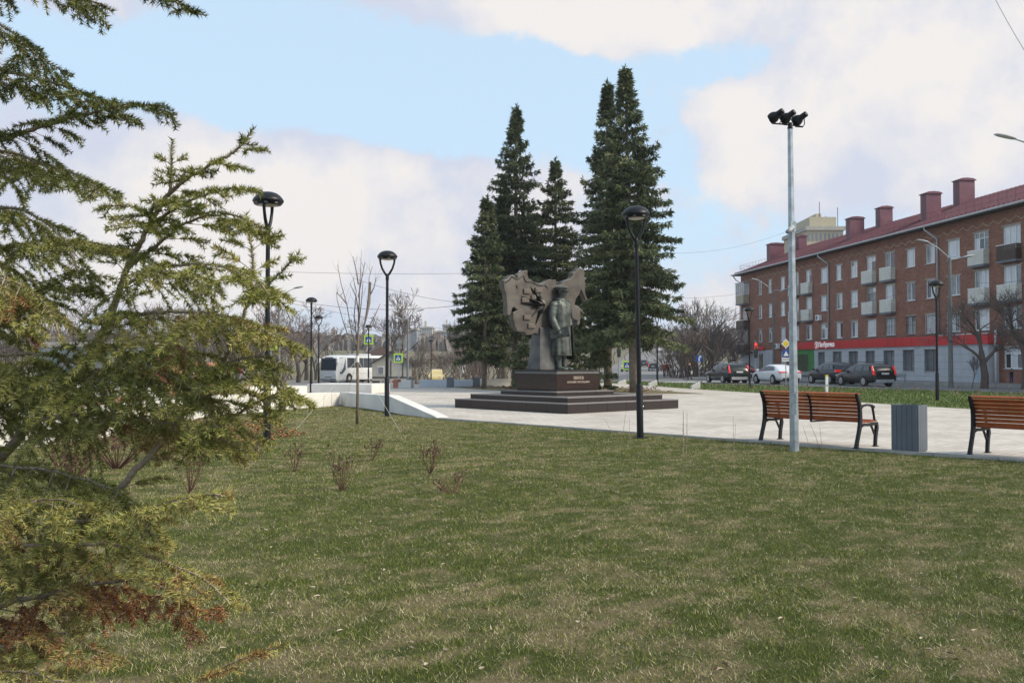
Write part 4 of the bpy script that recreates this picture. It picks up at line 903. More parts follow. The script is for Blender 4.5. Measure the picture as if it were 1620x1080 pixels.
# grey corner shop with small red sign at the far end
ca, cb_ = tpx(1226), BL_ - .1
MB().box(ca, cb_, *sorted((.004 * ysg, .16 * ysg)), -.1, 2.9).build('corner_cladding', TILE, BLD)
MB().box(tpx(1209), tpx(1203), *sorted((.162 * ysg, .19 * ysg)), .8, 2.5).build('corner_window', GL_D, BLD)
MB().box(tpx(1193), BL_ - .3, *sorted((.162 * ysg, .5 * ysg)), 2.6, 2.8).build('awning', mat('dark_red_awning', (.12, .02, .025), .6), BLD)
MB().box(tpx(1212), tpx(1196), *sorted((.17 * ysg, .3 * ysg)), 2.95, 3.35).build('corner_sign', REDP, BLD)
for zpx, zz_ in ((535, 6.0), (312, 3.3)):
    t = tpx(1140 + zpx / 3.375); a = MB().box(t - .4, t + .4, *sorted((.05 * ysg, .38 * ysg)), zz_ - .28, zz_ + .28).build('air_conditioner', PVC, BLD, bevel=.02)
    d = MB().lathe([(.22, 0), (.22, .01)], 16); d.xf(Matrix.Translation(bl(t + .08, .385, zz_)) @ Matrix.Rotation(math.radians(90), 4, 'X')); d.build('fan_grille', DCONC, a)
# door in the shop front (pale grey) near the tree
ta, tb = tpx(1562, SO), tpx(1545, SO); MB().box(ta, tb, *sorted(((SO + .002) * ysg, (SO + .03) * ysg)), 0, 2.0).build('service_door', mat('pale_blue_door', (.36, .42, .50), .5, 0, .1, 1), shop, bevel=.01)
MB().tube([bl(SH0 - .12, SO * .6, FZ1 + .3), bl(SH0 - .12, SO * .6, 3.0), bl(SH0 - .12, SO * .6, .1)], .08, 8).build('downpipe', PVC, shop, smooth=True)
# corner windows behind the balconies
for r in range(4):
    if r: MB().box(tc_ - .7, tc_ + .7, *sorted((.004 * ysg, .03 * ysg)), ROWZ[r] - .75, ROWZ[r] + .75).build('balcony_window', GL_M, BLD)
# ------------------------------------------------------------------ park lamps
LENS = mat('frosted_lens', (.55, .50, .44), .35, 0, .05)
def make_lamp():
    t = thing('park_lamp', 'x', 'lamp post', group='black mushroom park lamps')
    MB().lathe([(.16, 0), (.16, .012), (.085, .014)], 12).build('base_plate', BLACK, t)
    MB().lathe([(.068, .0), (.068, 1.05), (.058, 1.075)], 20).build('sleeve', BLACK, t, auto=40)
    MB().lathe([(.046, 1.07), (.043, 2.5), (.038, 3.86)], 18).build('pole', BLACK, t, auto=40)
    MB().lathe([(.043, 3.80), (.047, 3.82), (.047, 3.94), (.035, 3.98)], 18).build('collar', BLACK, t, auto=40)
    for s_ in (-1, 1):
        m = MB(); m.tube([(s_ * .015, 0, 3.92), (s_ * .07, 0, 4.0), (s_ * .14, 0, 4.12), (s_ * .185, 0, 4.26), (s_ * .20, 0, 4.36), (s_ * .20, 0, 4.45)], [.03, .033, .03, .028, .03, .034], 10); m.build('fork_arm', BLACK, t, smooth=True)
    hd = MB().lathe([(.18, 4.38), (.235, 4.385), (.25, 4.41), (.278, 4.44), (.283, 4.465), (.265, 4.50), (.225, 4.55), (.165, 4.595), (.09, 4.62), (.0, 4.628)], 36).build('lamp_head', BLACK, t, auto=50)
    MB().lathe([(.0, 4.355), (.10, 4.36), (.175, 4.375), (.185, 4.39)], 28).build('lens', LENS, hd, smooth=True)
    for k in range(8):
        a = k * math.pi / 4 + .2; MB().box(-.03, .03, .236, .256, 4.395, 4.43).xf(Matrix.Rotation(a, 4, 'Z')).build('head_vent', mat('vent_grey', (.10, .11, .12), .4), hd)
    b = MB().lathe([(.0, 0), (.018, .0), (.018, .016), (0, .018)], 8); b.xf(Matrix.Translation((.066, 0, .62)) @ Matrix.Rotation(math.radians(90), 4, 'Y')); b.build('lock_cap', CHROME, t)
    return t
LAMPS = [((422, 703), 1.45, 'black park lamp on the lawn half hidden by the near spruce branches'), ((612, 658), .1, 'black park lamp standing between the staked young tree and the sloping wall'),
         ((1013, 692), .35, 'black park lamp on the lawn in front of the tall conifers right of the monument'), ((492, 622), 1.9, 'park lamp left of the white coach with its fork seen from the side'), ((504, 608.5), .3, 'smaller seeming park lamp with open fork just beside the coach windscreen'),
         ((583, 603.2), 1.6, 'distant park lamp behind the yellow edged crossing sign by the coach'), ((682, 598.5), 1.5, 'farthest park lamp, beside the yellow taxi'), ((1483, 635), .4, 'park lamp on the green verge in front of the shop with the red fascia'),
         ((1186, 614.5), .6, 'park lamp on the verge before the far corner of the brick building'), ((1040, 610), .9, 'park lamp whose head is lost in the low conifer branches')]
lamp0 = make_lamp()
for i, ((px, py), rz, lab) in enumerate(LAMPS):
    p = G(px, py); 
    if py < 604: p = W3(px, 573, 75 if px < 600 else 98); p.z = 0
    p.z = float(T(p.x, p.y)) + (.0 if i in (0, 1, 2) else .03)
    if i == 0: lamp0.location = p; lamp0.rotation_euler = (0, 0, rz); lamp0['label'] = lab; o = lamp0
    else: o = copy_to(lamp0, p, rz, lab)
    if i == 2: o.rotation_euler = (0, math.radians(-1.1), rz)
# ------------------------------------------------------------------ floodlight mast
fp = G(1257, 712.5); t = thing('floodlight_mast', 'tall galvanised mast with three black floodlights, in front of the left bench', 'lamp post', fp, 0.2)
t.rotation_euler = (0, math.radians(-.45), .2)
oct_ = lambda r, z: [(r * math.cos(math.radians(22.5 + 45 * k)), r * math.sin(math.radians(22.5 + 45 * k)), z) for k in range(8)]
MB().loft([oct_(.078, -.02), oct_(.042, 5.52)]).build('mast', STEEL, t)
MB().box(.045, .075, -.035, .035, .62, .98).xf(Matrix.Rotation(math.radians(-115), 4, 'Z')).build('access_cover', STEEL, t, bevel=.003)
for z in (.60, 1.0): MB().loft([oct_(.078, z), oct_(.078, z + .012)]).build('mast_band', STEEL, t)
MB().lathe([(.045, 5.49), (.045, 5.525), (.038, 5.53), (.034, 5.60), (.0, 5.61)], 12).build('mast_top', BLACK, t)
MB().tube([(-.31, 0, 5.575), (0, 0, 5.565), (.24, .0, 5.54)], .013, 6).build('cross_arm', BLACK, t)
for (x, z0, rz) in ((-.27, 5.60, 0), (-.055, 5.59, .05), (.165, 5.565, .1)):
    f = MB(); f.lathe([(.0, -.13), (.10, -.12), (.112, -.08), (.11, -.02), (.085, .03), (.062, .06), (.058, .18), (.045, .19), (0, .19)], 20)
    M_ = Matrix.Translation((x, 0, z0 + .14)) @ Matrix.Rotation(rz + .35, 4, 'Z') @ Matrix.Rotation(math.radians(62), 4, Vector((1, 0, 0)))
    M_ = Matrix.Translation((x, 0, z0 + .105)) @ Vector((.50, -.62, .42)).to_track_quat('Z', 'Y').to_matrix().to_4x4() @ Matrix.Scale(.85, 4)
    f.xf(M_); fl = f.build('floodlight', BLACK, t, auto=45)
    y = MB(); y.tube([(x - .10, 0, z0 + .14), (x - .105, 0, z0 + .02), (x - .06, 0, z0 - .03), (x + .06, 0, z0 - .03), (x + .105, 0, z0 + .02), (x + .10, 0, z0 + .14)], .009, 5); y.build('yoke', BLACK, fl)
cb = MB(); cb.tube([(-.02, -.08, 3.80), (-.10, -.13, 3.74), (-.17, -.17, 3.70)], [.045, .04, .035], 10); cb.build('camera_unit', mat('camera_grey', (.30, .32, .34), .5), t, smooth=True)
MB().box(-.05, .05, -.075, -.04, 3.76, 3.9).build('camera_bracket', STEEL, t)
# ------------------------------------------------------------------ benches
WOOD = mat('varnished_wood', (.22, .050, .014), .45, 0, .3, 7, spec=.22, bump=.08, bscale=60, col2=(.34, .088, .024), detail=8); IRON = mat('black_cast_iron', (.008, .009, .012), .5, 0, .1, 8, spec=.3, bump=.1, bscale=60)
def make_bench(Lb, label):
    t = thing('park_bench', label, 'bench', group='wooden park benches')
    # local: x along the bench, +y = towards the seat front
    back = [(.005, .46), (.0, .52), (-.003, .60), (-.012, .68), (-.03, .76), (-.062, .835), (-.105, .90)]
    seat = [(.07, .435), (.155, .425), (.24, .42), (.325, .425), (.41, .435), (.475, .44)]
    wrn = random.Random(5)
    for k in range(7):
        y, z = .01, .0
        zz_ = .492 + k * .062; yy = np.interp(zz_, [b_[1] for b_ in back], [b_[0] for b_ in back]); y2 = np.interp(zz_ + .03, [b_[1] for b_ in back], [b_[0] for b_ in back]); ang = math.atan2(yy - y2, .03)
        m = MB().box(-.012, Lb + .012, -.014, .014, -.0275, .0275).xf(Matrix.Translation((0, yy + .03, zz_)) @ Matrix.Rotation(ang, 4, 'X')); m.build('slat', WOOD, t, bevel=.005)
    m = MB().box(-.03, Lb + .03, -.03, .03, -.011, .011).xf(Matrix.Translation((0, -.085, .925)) @ Matrix.Rotation(.5, 4, 'X')); m.build('top_slat', WOOD, t, bevel=.006)
    for (y, z) in seat:
        MB().box(-.012, Lb + .012, y - .034, y + .034, z, z + .026).build('slat', WOOD, t, bevel=.005)
    for x in (0, Lb):
        f = MB()
        def bar(pts, w, th=.05):
            r = []
            for i, (y, z) in enumerate(pts):
                a = pts[max(i - 1, 0)]; b = pts[min(i + 1, len(pts) - 1)]; d = Vector((b[0] - a[0], b[1] - a[1])); d.normalize(); n_ = Vector((-d.y, d.x)) * (w[i] if isinstance(w, list) else w) / 2
                r.append([(x - th / 2, y + n_.x, z + n_.y), (x + th / 2, y + n_.x, z + n_.y), (x + th / 2, y - n_.x, z - n_.y), (x - th / 2, y - n_.x, z - n_.y)])
            f.loft(r)
        bar([(-.15, .0), (-.12, .10), (-.06, .27), (-.02, .40), (-.018, .52), (-.022, .62), (-.035, .72), (-.062, .80), (-.105, .88), (-.135, .935)], [.085, .07, .07, .085, .075, .065, .06, .06, .055, .03])
        f.box(x - .04, x + .04, -.20, -.10, 0, .014)
        f.build('side_frame', IRON, t, bevel=.006)
        f = MB(); bar([(-.02, .37), (.08, .395), (.25, .385), (.42, .40), (.50, .40), (.51, .33), (.475, .20), (.46, .08), (.455, 0)], [.06, .05, .045, .05, .07, .07, .065, .06, .065]); f.box(x - .04, x + .04, .40, .52, 0, .014); f.build('front_leg', IRON, t, bevel=.006)
        f = MB(); bar([(-.03, .66), (.06, .72), (.20, .735), (.33, .72), (.42, .685)], [.03, .034, .034, .04, .05], .05); bar([(.37, .70), (.40, .62), (.425, .52), (.44, .44)], [.035, .03, .03, .04], .036); f.build('armrest', IRON, t, bevel=.006)
        f = MB(); bar([(.31, .385), (.36, .33), (.43, .22)], .026, .03); f.build('brace', IRON, t)
    f = MB(); x = Lb * .5; 
    r = []
    for (y, z) in [(.0, .40)] + [(b_[0] + .008, b_[1]) for b_ in back]: r.append([(x - .018, y - .012, z), (x + .018, y - .012, z), (x + .018, y + .008, z), (x - .018, y + .008, z)])
    f.loft(r); f.box(x - .02, x + .02, .02, .50, .395, .418); f.build('middle_bracket', IRON, t)
    return t
B1a, B1b = G(1203, 697, .03), G(1358, 709, .03); bd = (B1b - B1a); Lb = bd.length; brz = math.atan2(bd.y, bd.x)
# seat lies on the far side of the back line
b1 = make_bench(Lb - .05, 'varnished wooden slat bench seen from behind, crossed by the galvanised mast')
fwd = Vector((-math.sin(brz), math.cos(brz), 0)); b1.location = B1a + fwd * .13 + bd.normalized() * .02; b1.rotation_euler = (0, 0, brz)
B2a = G(1535, 719.5, .03); b2 = copy_to(b1, B2a + fwd * .13, brz, 'second wooden slat bench, cut off by the right edge beside the grey bin')
# ------------------------------------------------------------------ litter bin
BINM = mat('dark_grey_bin_board', (.105, .122, .148), .45, 0, .1, 3, bump=.05); 
c0 = G(1452, 715.4, .03); bt = thing('litter_bin', 'square grey litter bin clad in narrow vertical boards between the benches', 'bin', c0, math.atan2(VD.y, VD.x))
BW, BD, BH = .33, .43, .755      # x: along V, y: along U
def board(x0, x1, y0, y1, nm='board'): return MB().box(x0, x1, y0, y1, .02, BH).build(nm, BINM, bt, bevel=.003)
for k in range(5): y = BD * k / 5; board(-.016, 0, y + .002, y + BD / 5 - .002); board(BW, BW + .016, y + .002, y + BD / 5 - .002)
for k in range(5): x = BW * k / 5; board(x + .002, x + BW / 5 - .002, -.016, 0); board(x + .002, x + BW / 5 - .002, BD, BD + .016)
MB().box(.002, BW - .002, .002, BD - .002, 0, BH - .12).build('liner', DCONC, bt)
rm = MB(); 
for a in ((-.016, BW + .016, -.016, .01), (-.016, BW + .016, BD - .01, BD + .016), (-.016, .01, .011, BD - .011), (BW - .01, BW + .016, .011, BD - .011)): rm.box(*a, BH + .001, BH + .012)
rm.build('rim', BINM, bt)
# ------------------------------------------------------------------ vehicles
REDL = mat('red_tail_lamp', (.45, .012, .010), .2, 0, .1, 4, spec=.8, emit=(1, .03, .02), estr=.25); PLATE = mat('number_plate', (.65, .65, .65), .5); LAMPG = mat('head_lamp_glass', (.55, .57, .6), .1, spec=.9); TRIMB = mat('black_trim', (.015, .015, .016), .5)
def make_car(name, label, cat, prof, paint, kind, L_=4.6, Wd=1.85, group=None, wheel_r=.34, rails=False, plate=True):
    """prof: stations (x from rear 0 to front L, belt z, roof z, half width, roof half width)"""
    t = thing(name, label, cat, group=group)
    rings = []
    for (x, zb, zr, hw, rw, zl) in prof:
        half = [(hw * .55, zl), (hw * .93, zl + .03), (hw, zl + .18), (hw, (zl + zb) / 2 + .05), (hw * .965, zb - .06), (hw * .93, zb)]
        roof = [(rw + (hw * .93 - rw) * .45, zb + (zr - zb) * .5), (rw + .02, zr - .05), (rw * .8, zr - .005), (0, zr + .01)]
        if zr - zb < .06: roof = [(hw * .9, zb + (zr - zb) * .3), (hw * .82, zb + (zr - zb) * .7), (hw * .6, zr), (0, zr + .01)]
        h_ = half + roof
        rings.append([(x, y, z) for y, z in h_] + [(x, -y, z) for y, z in h_[-2::-1]])
    b = MB().loft(rings).build('body', paint, t, smooth=True); 
    sm = b.modifiers.new('sub', 'SUBSURF'); sm.levels = 1; sm.render_levels = 1
    P = {'L': L_, 'W': Wd}
    def at(x):
        for i in range(len(prof) - 1):
            if prof[i][0] <= x <= prof[i + 1][0]:
                k = (x - prof[i][0]) / (prof[i + 1][0] - prof[i][0]); return [prof[i][j] * (1 - k) + prof[i + 1][j] * k for j in range(6)]
        return prof[-1]
    for (x0, x1, s0, s1) in kind['win']:       # side windows (x0,x1, rear slant, front slant)
        for sg in (-1, 1):
            q = []
            for (x, k) in ((x0, .08), (x1, .08), (x1 - s1, .86), (x0 + s0, .86)):
                _, zb, zr, hw, rw, zl = at(x); y = hw * .93 * (1 - k) + (rw + .02) * k + .022 + .035 * math.sin(k * 3.14); q.append((x, sg * y, zb + (zr - .05 - zb) * k))
            m4 = [tuple((Vector(q[0]) + Vector(q[3])) / 2 + Vector((0, sg * .03, 0))), tuple((Vector(q[1]) + Vector(q[2])) / 2 + Vector((0, sg * .03, 0)))]
            MB().quad(q[0], q[1], m4[1], m4[0]).quad(m4[0], m4[1], q[2], q[3]).build('side_window', GLASSD, t, fix=False)
    xr0, xr1, zr0, zr1, w0, w1 = kind['rear']; MB().quad((xr0, -w0, zr0), (xr0, w0, zr0), (xr1, w1, zr1), (xr1, -w1, zr1)).build('rear_window', GLASSD, t, fix=False)
    xf0, xf1, zf0, zf1, w0, w1 = kind['front']; MB().quad((xf0, -w0, zf0), (xf0, w0, zf0), (xf1, w1, zf1), (xf1, -w1, zf1)).build('windscreen', GLASSD, t, fix=False)
    for xw in kind['axles']:
        for sg in (-1, 1):
            y = sg * (at(xw)[3] - .10)
            arch = MB().lathe([(wheel_r + .055, -.012), (wheel_r + .055, .012)], 22); arch.xf(Matrix.Translation((xw, sg * (at(xw)[3] + .006), wheel_r + .01)) @ Matrix.Rotation(math.radians(90), 4, 'X')); arch.build('wheel_arch', TRIMB, t)
            w = MB().lathe([(wheel_r * .7, -.11), (wheel_r * .96, -.11), (wheel_r, -.07), (wheel_r, .07), (wheel_r * .96, .11), (wheel_r * .7, .11)], 26); w.xf(Matrix.Translation((xw, y + sg * .035, wheel_r)) @ Matrix.Rotation(math.radians(90), 4, 'X')); wo = w.build('wheel', TYRE, t, auto=40)
            r_ = MB(); r_.lathe([(wheel_r * .66, -.005), (wheel_r * .70, .0), (wheel_r * .66, .012)], 24)
            for k in range(5):
                a = k * 2 * math.pi / 5; c_, s_ = math.cos(a), math.sin(a); rr = wheel_r * .66; ww = .045
                r_.hexa([(-s_ * ww, c_ * ww, .01), (s_ * ww, -c_ * ww, .01), (c_ * rr + s_ * ww * .8, s_ * rr - c_ * ww * .8, .01), (c_ * rr - s_ * ww * .8, s_ * rr + c_ * ww * .8, .01)], [(-s_ * ww, c_ * ww, .03), (s_ * ww, -c_ * ww, .03), (c_ * rr + s_ * ww * .8, s_ * rr - c_ * ww * .8, .022), (c_ * rr - s_ * ww * .8, s_ * rr + c_ * ww * .8, .022)])
            r_.xf(Matrix.Translation((xw, y + sg * .135, wheel_r)) @ Matrix.Rotation(math.radians(90 if sg < 0 else -90), 4, 'X')); r_.build('rim', CHROME, wo)
    for q in kind['tail']:
        for sg in (-1, 1): MB().hexa([(q[0], sg * q[2], q[4]), (q[0], sg * q[3], q[4]), (q[1], sg * (q[3] + .02), q[4]), (q[1], sg * q[2], q[4])], [(q[0] + q[6], sg * q[2], q[5]), (q[0] + q[6], sg * q[3], q[5]), (q[1] + q[6], sg * (q[3] + .0), q[5]), (q[1] + q[6], sg * q[2], q[5])]).build('tail_lamp', REDL, t, bevel=.01)
    hwf = prof[-2][3]
    for sg in (-1, 1): MB().box(L_ - .30, L_ - .06, *sorted((sg * hwf * .55, sg * hwf * .97)), .62, .76).build('headlight', LAMPG, t, bevel=.02)
    if plate: MB().box(-.05, -.02, -.26, .26, kind.get('plz', .75), kind.get('plz', .75) + .12).build('number_plate', PLATE, t)
    MB().hexa([(-.04, -hwf * .9, .26), (-.04, hwf * .9, .26), (.25, hwf, .26), (.25, -hwf, .26)], [(-.05, -hwf * .92, .48), (-.05, hwf * .92, .48), (.25, hwf * 1.01, .48), (.25, -hwf * 1.01, .48)]).build('rear_bumper', kind.get('bump', TRIMB), t, bevel=.03)
    for sg in (-1, 1):
        xm = kind['front'][0] - .35; y = at(xm)[3]; MB().box(xm - .08, xm + .08, *sorted((sg * (y + .0), sg * (y + .19))), at(xm)[1] + .02, at(xm)[1] + .17).build('door_mirror', kind.get('mir', paint), t, bevel=.03)
    if rails:
        for sg in (-1, 1): MB().tube([(.7, sg * .60, at(1)[2] + .02), (.9, sg * .60, at(1)[2] + .09), (2.7, sg * .60, at(2.2)[2] + .09), (2.9, sg * .58, at(2.9)[2] + .02)], .022, 6).build('roof_rail', CHROME if rails == 2 else TRIMB, t)
    for sg in (-1, 1):
        for xh in kind.get('handles', (1.9, 2.9)): MB().box(xh - .09, xh + .09, *sorted((sg * (at(xh)[3] * .975), sg * (at(xh)[3] * .975 + .03))), at(xh)[1] - .13, at(xh)[1] - .10).build('door_handle', paint, t)
    return t
def carpaint(n, c, m=.3): return mat(n, c, .22, m, .04, 1.2, spec=.7)
# estate
EST = [(-.02, .70, .76, .72, .6, .34), (.04, .92, .98, .84, .6, .30), (.16, .98, 1.22, .89, .66, .26), (.38, .99, 1.46, .92, .64, .24), (.9, .98, 1.53, .93, .65, .24), (1.9, .96, 1.54, .935, .66, .22), (2.6, .94, 1.50, .93, .64, .22), (3.1, .93, 1.30, .92, .68, .22), (3.45, .93, 1.04, .91, .72, .22), (3.8, .90, .96, .90, .6, .22), (4.4, .80, .84, .86, .6, .24), (4.72, .62, .66, .72, .5, .28), (4.8, .5, .54, .62, .45, .34)]
ESTK = dict(win=[(.42, 1.22, .18, .03), (1.28, 2.10, .0, .02), (2.16, 3.25, 0, .62)], rear=(.10, .36, 1.02, 1.42, .66, .58), front=(3.52, 2.72, 1.0, 1.44, .66, .56), axles=(.98, 3.72), tail=[(-.0, .10, .70, .84, .78, 1.02, .06), (.06, .2, .72, .82, 1.03, 1.36, .16)], plz=.80, bump=mat('light_bumper_trim', (.35, .35, .36), .5), handles=(1.5, 2.55))
SUVK = dict(win=[(.50, 1.15, .30, .03), (1.20, 2.02, .0, .02), (2.08, 3.10, 0, .62)], rear=(.12, .44, 1.08, 1.46, .62, .52), front=(3.35, 2.6, 1.04, 1.48, .66, .56), axles=(.92, 3.55), tail=[(-.0, .28, .52, .88, .88, 1.06, .04)], plz=.78, handles=(1.4, 2.45))
SUV = [(-.02, .72, .78, .70, .55, .38), (.04, .96, 1.02, .84, .6, .34), (.16, 1.04, 1.24, .89, .62, .30), (.42, 1.05, 1.50, .92, .60, .28), (.9, 1.03, 1.59, .93, .62, .26), (1.8, 1.0, 1.61, .93, .63, .26), (2.5, .98, 1.56, .93, .62, .26), (2.95, .97, 1.34, .92, .66, .26), (3.35, .97, 1.05, .91, .7, .26), (3.7, .93, .99, .89, .6, .26), (4.2, .82, .86, .84, .6, .28), (4.42, .64, .68, .7, .5, .32), (4.5, .5, .54, .6, .45, .36)]
FASTK = dict(win=[(.85, 1.35, .35, .03), (1.40, 2.15, .05, .02), (2.20, 3.35, 0, .75)], rear=(.42, 1.25, 1.06, 1.36, .60, .52), front=(3.55, 2.65, .96, 1.36, .66, .56), axles=(.98, 3.62), tail=[(-.02, .22, .30, .86, .86, .94, .03)], plz=.52, handles=(1.6, 2.6))
FAST = [(-.02, .74, .80, .72, .6, .34), (.04, .92, .97, .84, .6, .30), (.2, .98, 1.02, .88, .62, .28), (.55, 1.0, 1.14, .91, .66, .26), (1.2, .99, 1.40, .93, .63, .24), (1.9, .96, 1.46, .935, .64, .24), (2.6, .93, 1.42, .93, .63, .24), (3.1, .92, 1.22, .92, .68, .24), (3.5, .91, 1.0, .91, .72, .24), (3.9, .87, .93, .89, .6, .24), (4.4, .76, .80, .85, .6, .26), (4.68, .6, .64, .7, .5, .30), (4.76, .48, .52, .6, .45, .36)]
def place_car(t, fpx, rpx, head):     # rear-left wheel foot seen at (rpx): place so that it lands there
    pass
CH = Vector((-.21, .978, 0)).normalized()
def put_car(t, px, py, axle, halfw, d=None, head=CH, mir=False):
    """put the camera-side (left) wheel of the rear axle at pixel (px,py)"""
    rz = math.atan2(head.y, head.x); left = Vector((-head.y, head.x, 0)); g = G(px, py); g.z = 0
    p = g - head * axle - left * halfw; p.z = float(T(g.x, g.y)) - .09; t.location = p; t.rotation_euler = (0, 0, rz)
e1 = make_car('parked_car', 'black estate car with tall red tail lamps, nearest of the cars on the road', 'car', EST, carpaint('black_car_paint', (.012, .012, .014)), ESTK, 4.8, 1.87, group='cars on the road by the shop', rails=1); put_car(e1, 1367, 609.2, .98, .9)
e2 = make_car('parked_car', 'dark blue crossover car between the black estate and the green shop door', 'car', SUV, carpaint('navy_car_paint', (.012, .014, .026)), SUVK, 4.5, 1.85, group='cars on the road by the shop'); put_car(e2, 1313, 605.6, .92, .9)
e3 = make_car('parked_car', 'white sloping back saloon car partly behind the galvanised mast', 'car', FAST, carpaint('white_car_paint', (.72, .73, .74), 0), FASTK, 4.76, 1.87, group='cars on the road by the shop'); put_car(e3, 1223, 606, .98, .9)
e4 = make_car('parked_car', 'black estate car with silver roof rails, farthest left in the row by the crossing', 'car', EST, carpaint('black_green_paint', (.012, .018, .018)), ESTK, 4.8, 1.87, group='cars on the road by the shop', rails=2); put_car(e4, 1144, 604, .98, .9)
e5 = make_car('parked_car', 'dark red car half hidden behind the black estate with silver roof rails', 'car', FAST, carpaint('wine_car_paint', (.10, .02, .025)), FASTK, 4.76, 1.87, group='cars on the road by the shop'); put_car(e5, 1164, 598.6, .98, .9)
tx_ = make_car('taxi', 'yellow taxi car beyond the grey seat walls', 'car', SUV, carpaint('yellow_car_paint', (.62, .48, .20), 0), SUVK, 4.5, 1.85); p = W3(692, 573, 112); tx_.location = (p.x, p.y, float(T(p.x, p.y)) - .09); tx_.rotation_euler = (0, 0, math.atan2(-.99, .02))
hc = [((1046, 545), 300, .5), ((1018, 560), 210, .4), ((1033, 573), 170, .4), ((989, 577), 160, .4)]
for i, ((px, py), d, s_) in enumerate(hc):
    c = copy_tree([e3, e2, e1, e3][i]); p = W3(px, py, d); c.location = (p.x, p.y, float(T(p.x, p.y)) - .09); c.rotation_euler = (0, 0, math.atan2(.97, .14 + .1 * i)); c['label'] = ['tiny white car near the top of the hill road', 'dark car half way up the hill road', 'black car low on the hill road behind the crossing', 'small white car on the hill road seen between the conifer trunks'][i]; c['group'] = 'cars climbing the hill road'
# coach
def coach():
    L_, Wd, H = 11.0, 2.5, 3.25; hd = Vector((-.45, -.893, 0)); t = thing('coach', 'white touring coach with dark windscreen parked beyond the plaza', 'bus')
    WB = carpaint('white_coach_paint', (.66, .67, .68), 0); r = []
    for x, f, zt, zb_ in ((0, .95, 3.0, .45), (.12, 1, 3.15, .35), (.5, 1, H, .3), (6, 1, H, .3), (9.6, 1, H, .3), (10.5, .99, 3.16, .3), (10.8, .95, 2.9, .3), (11.0, .93, 1.55, .32), (11.02, .90, .5, .36)):
        h = Wd / 2 * f; half = [(h * .94, zb_), (h, zb_ + .12), (h, (zb_ + zt) / 2), (h * .985, zt - .35), (h * .93, zt - .12), (h * .6, zt - .01), (0, zt)]
        r.append([(x, y, z) for y, z in half] + [(x, -y, z) for y, z in half[-2::-1]])
    MB().loft(r).build('body', WB, t, auto=50)
    for sg in (-1, 1):
        y = sg * (Wd / 2 + .012)
        for i, (a, c, z0) in enumerate(((.5, 2.1, 1.75), (2.14, 3.9, 1.75), (3.94, 5.7, 1.75), (5.74, 7.5, 1.75), (7.54, 9.0, 1.75))):
            MB().quad((a, y, z0), (c, y, z0), (c, y - sg * .03, 2.92), (a, y - sg * .03, 2.92)).build('side_window', GLASSD, t, fix=False)
        MB().add([(9.3, y, 1.55), (9.9, y, 1.05), (10.35, y, 1.0), (10.62, y - sg * .05, 1.6), (10.5, y - sg * .05, 2.92), (9.3, y - sg * .03, 2.92)], [(0, 1, 2, 3, 4, 5)]).build('front_side_window', GLASSD, t, fix=False)
        for xw in (2.6, 8.6):
            w = MB().lathe([(.3, -.14), (.48, -.14), (.5, -.1), (.5, .1), (.48, .14), (.3, .14)], 24); w.xf(Matrix.Translation((xw, sg * (Wd / 2 - .11), .5)) @ Matrix.Rotation(math.radians(90), 4, 'X')); wo = w.build('wheel', TYRE, t, auto=40)
            d = MB().lathe([(.0, 0), (.29, 0), (.29, .02), (.15, .05), (0, .06)], 18); d.xf(Matrix.Translation((xw, sg * (Wd / 2 + .0), .5)) @ Matrix.Rotation(math.radians(-90 * sg), 4, 'X')); d.build('rim', CONC, wo)
            a = MB().lathe([(.60, -.008), (.60, .008)], 22); a.xf(Matrix.Translation((xw, sg * (Wd / 2 + .004), .52)) @ Matrix.Rotation(math.radians(90), 4, 'X')); a.build('wheel_arch', TRIMB, t)
        MB().box(.9, 8.0, *sorted((y, y + sg * .008)), 1.05, 1.07).build('body_line', DCONC, t); MB().box(.3, 1.4, *sorted((y, y + sg * .01)), .7, 1.2).build('engine_grille', DCONC, t)
        MB().box(10.75, 11.25, *sorted((sg * 1.28, sg * 1.5)), 2.3, 2.85).build('mirror', WB, t, bevel=.03)
        MB().box(11.0, 11.04, *sorted((sg * .75, sg * 1.1)), .75, .95).build('headlight', LAMPG, t, bevel=.02)
    MB().add([(11.03, -1.12, 1.45), (11.03, 1.12, 1.45), (10.92, 1.13, 2.2), (10.83, 1.10, 2.85), (10.83, -1.10, 2.85), (10.92, -1.13, 2.2)], [(0, 1, 2, 5), (5, 2, 3, 4)]).build('windscreen', mat('windscreen_blue', (.012, .02, .035), .15, spec=.35), t, fix=False)
    MB().box(11.03, 11.06, -.28, .28, .42, .54).build('number_plate', PLATE, t); MB().box(10.84, 10.9, -.6, .6, 2.88, 3.0).build('destination_panel', TRIMB, t)
    MB().box(3.5, 6, -.8, .8, H + .005, H + .16).build('roof_unit', WB, t, bevel=.05); MB().box(11.02, 11.05, -.5, .5, .62, .72).build('front_grille', DCONC, t)
    p = W3(533, 573, 111); p = Vector((p.x, p.y, 0)); lf = Vector((-hd.y, hd.x, 0)); q = p - hd * 11 - lf * 1.25
    t.location = (q.x, q.y, float(T(p.x, p.y)) - .09 + .0); t.rotation_euler = (0, 0, math.atan2(hd.y, hd.x)); return t
coach()
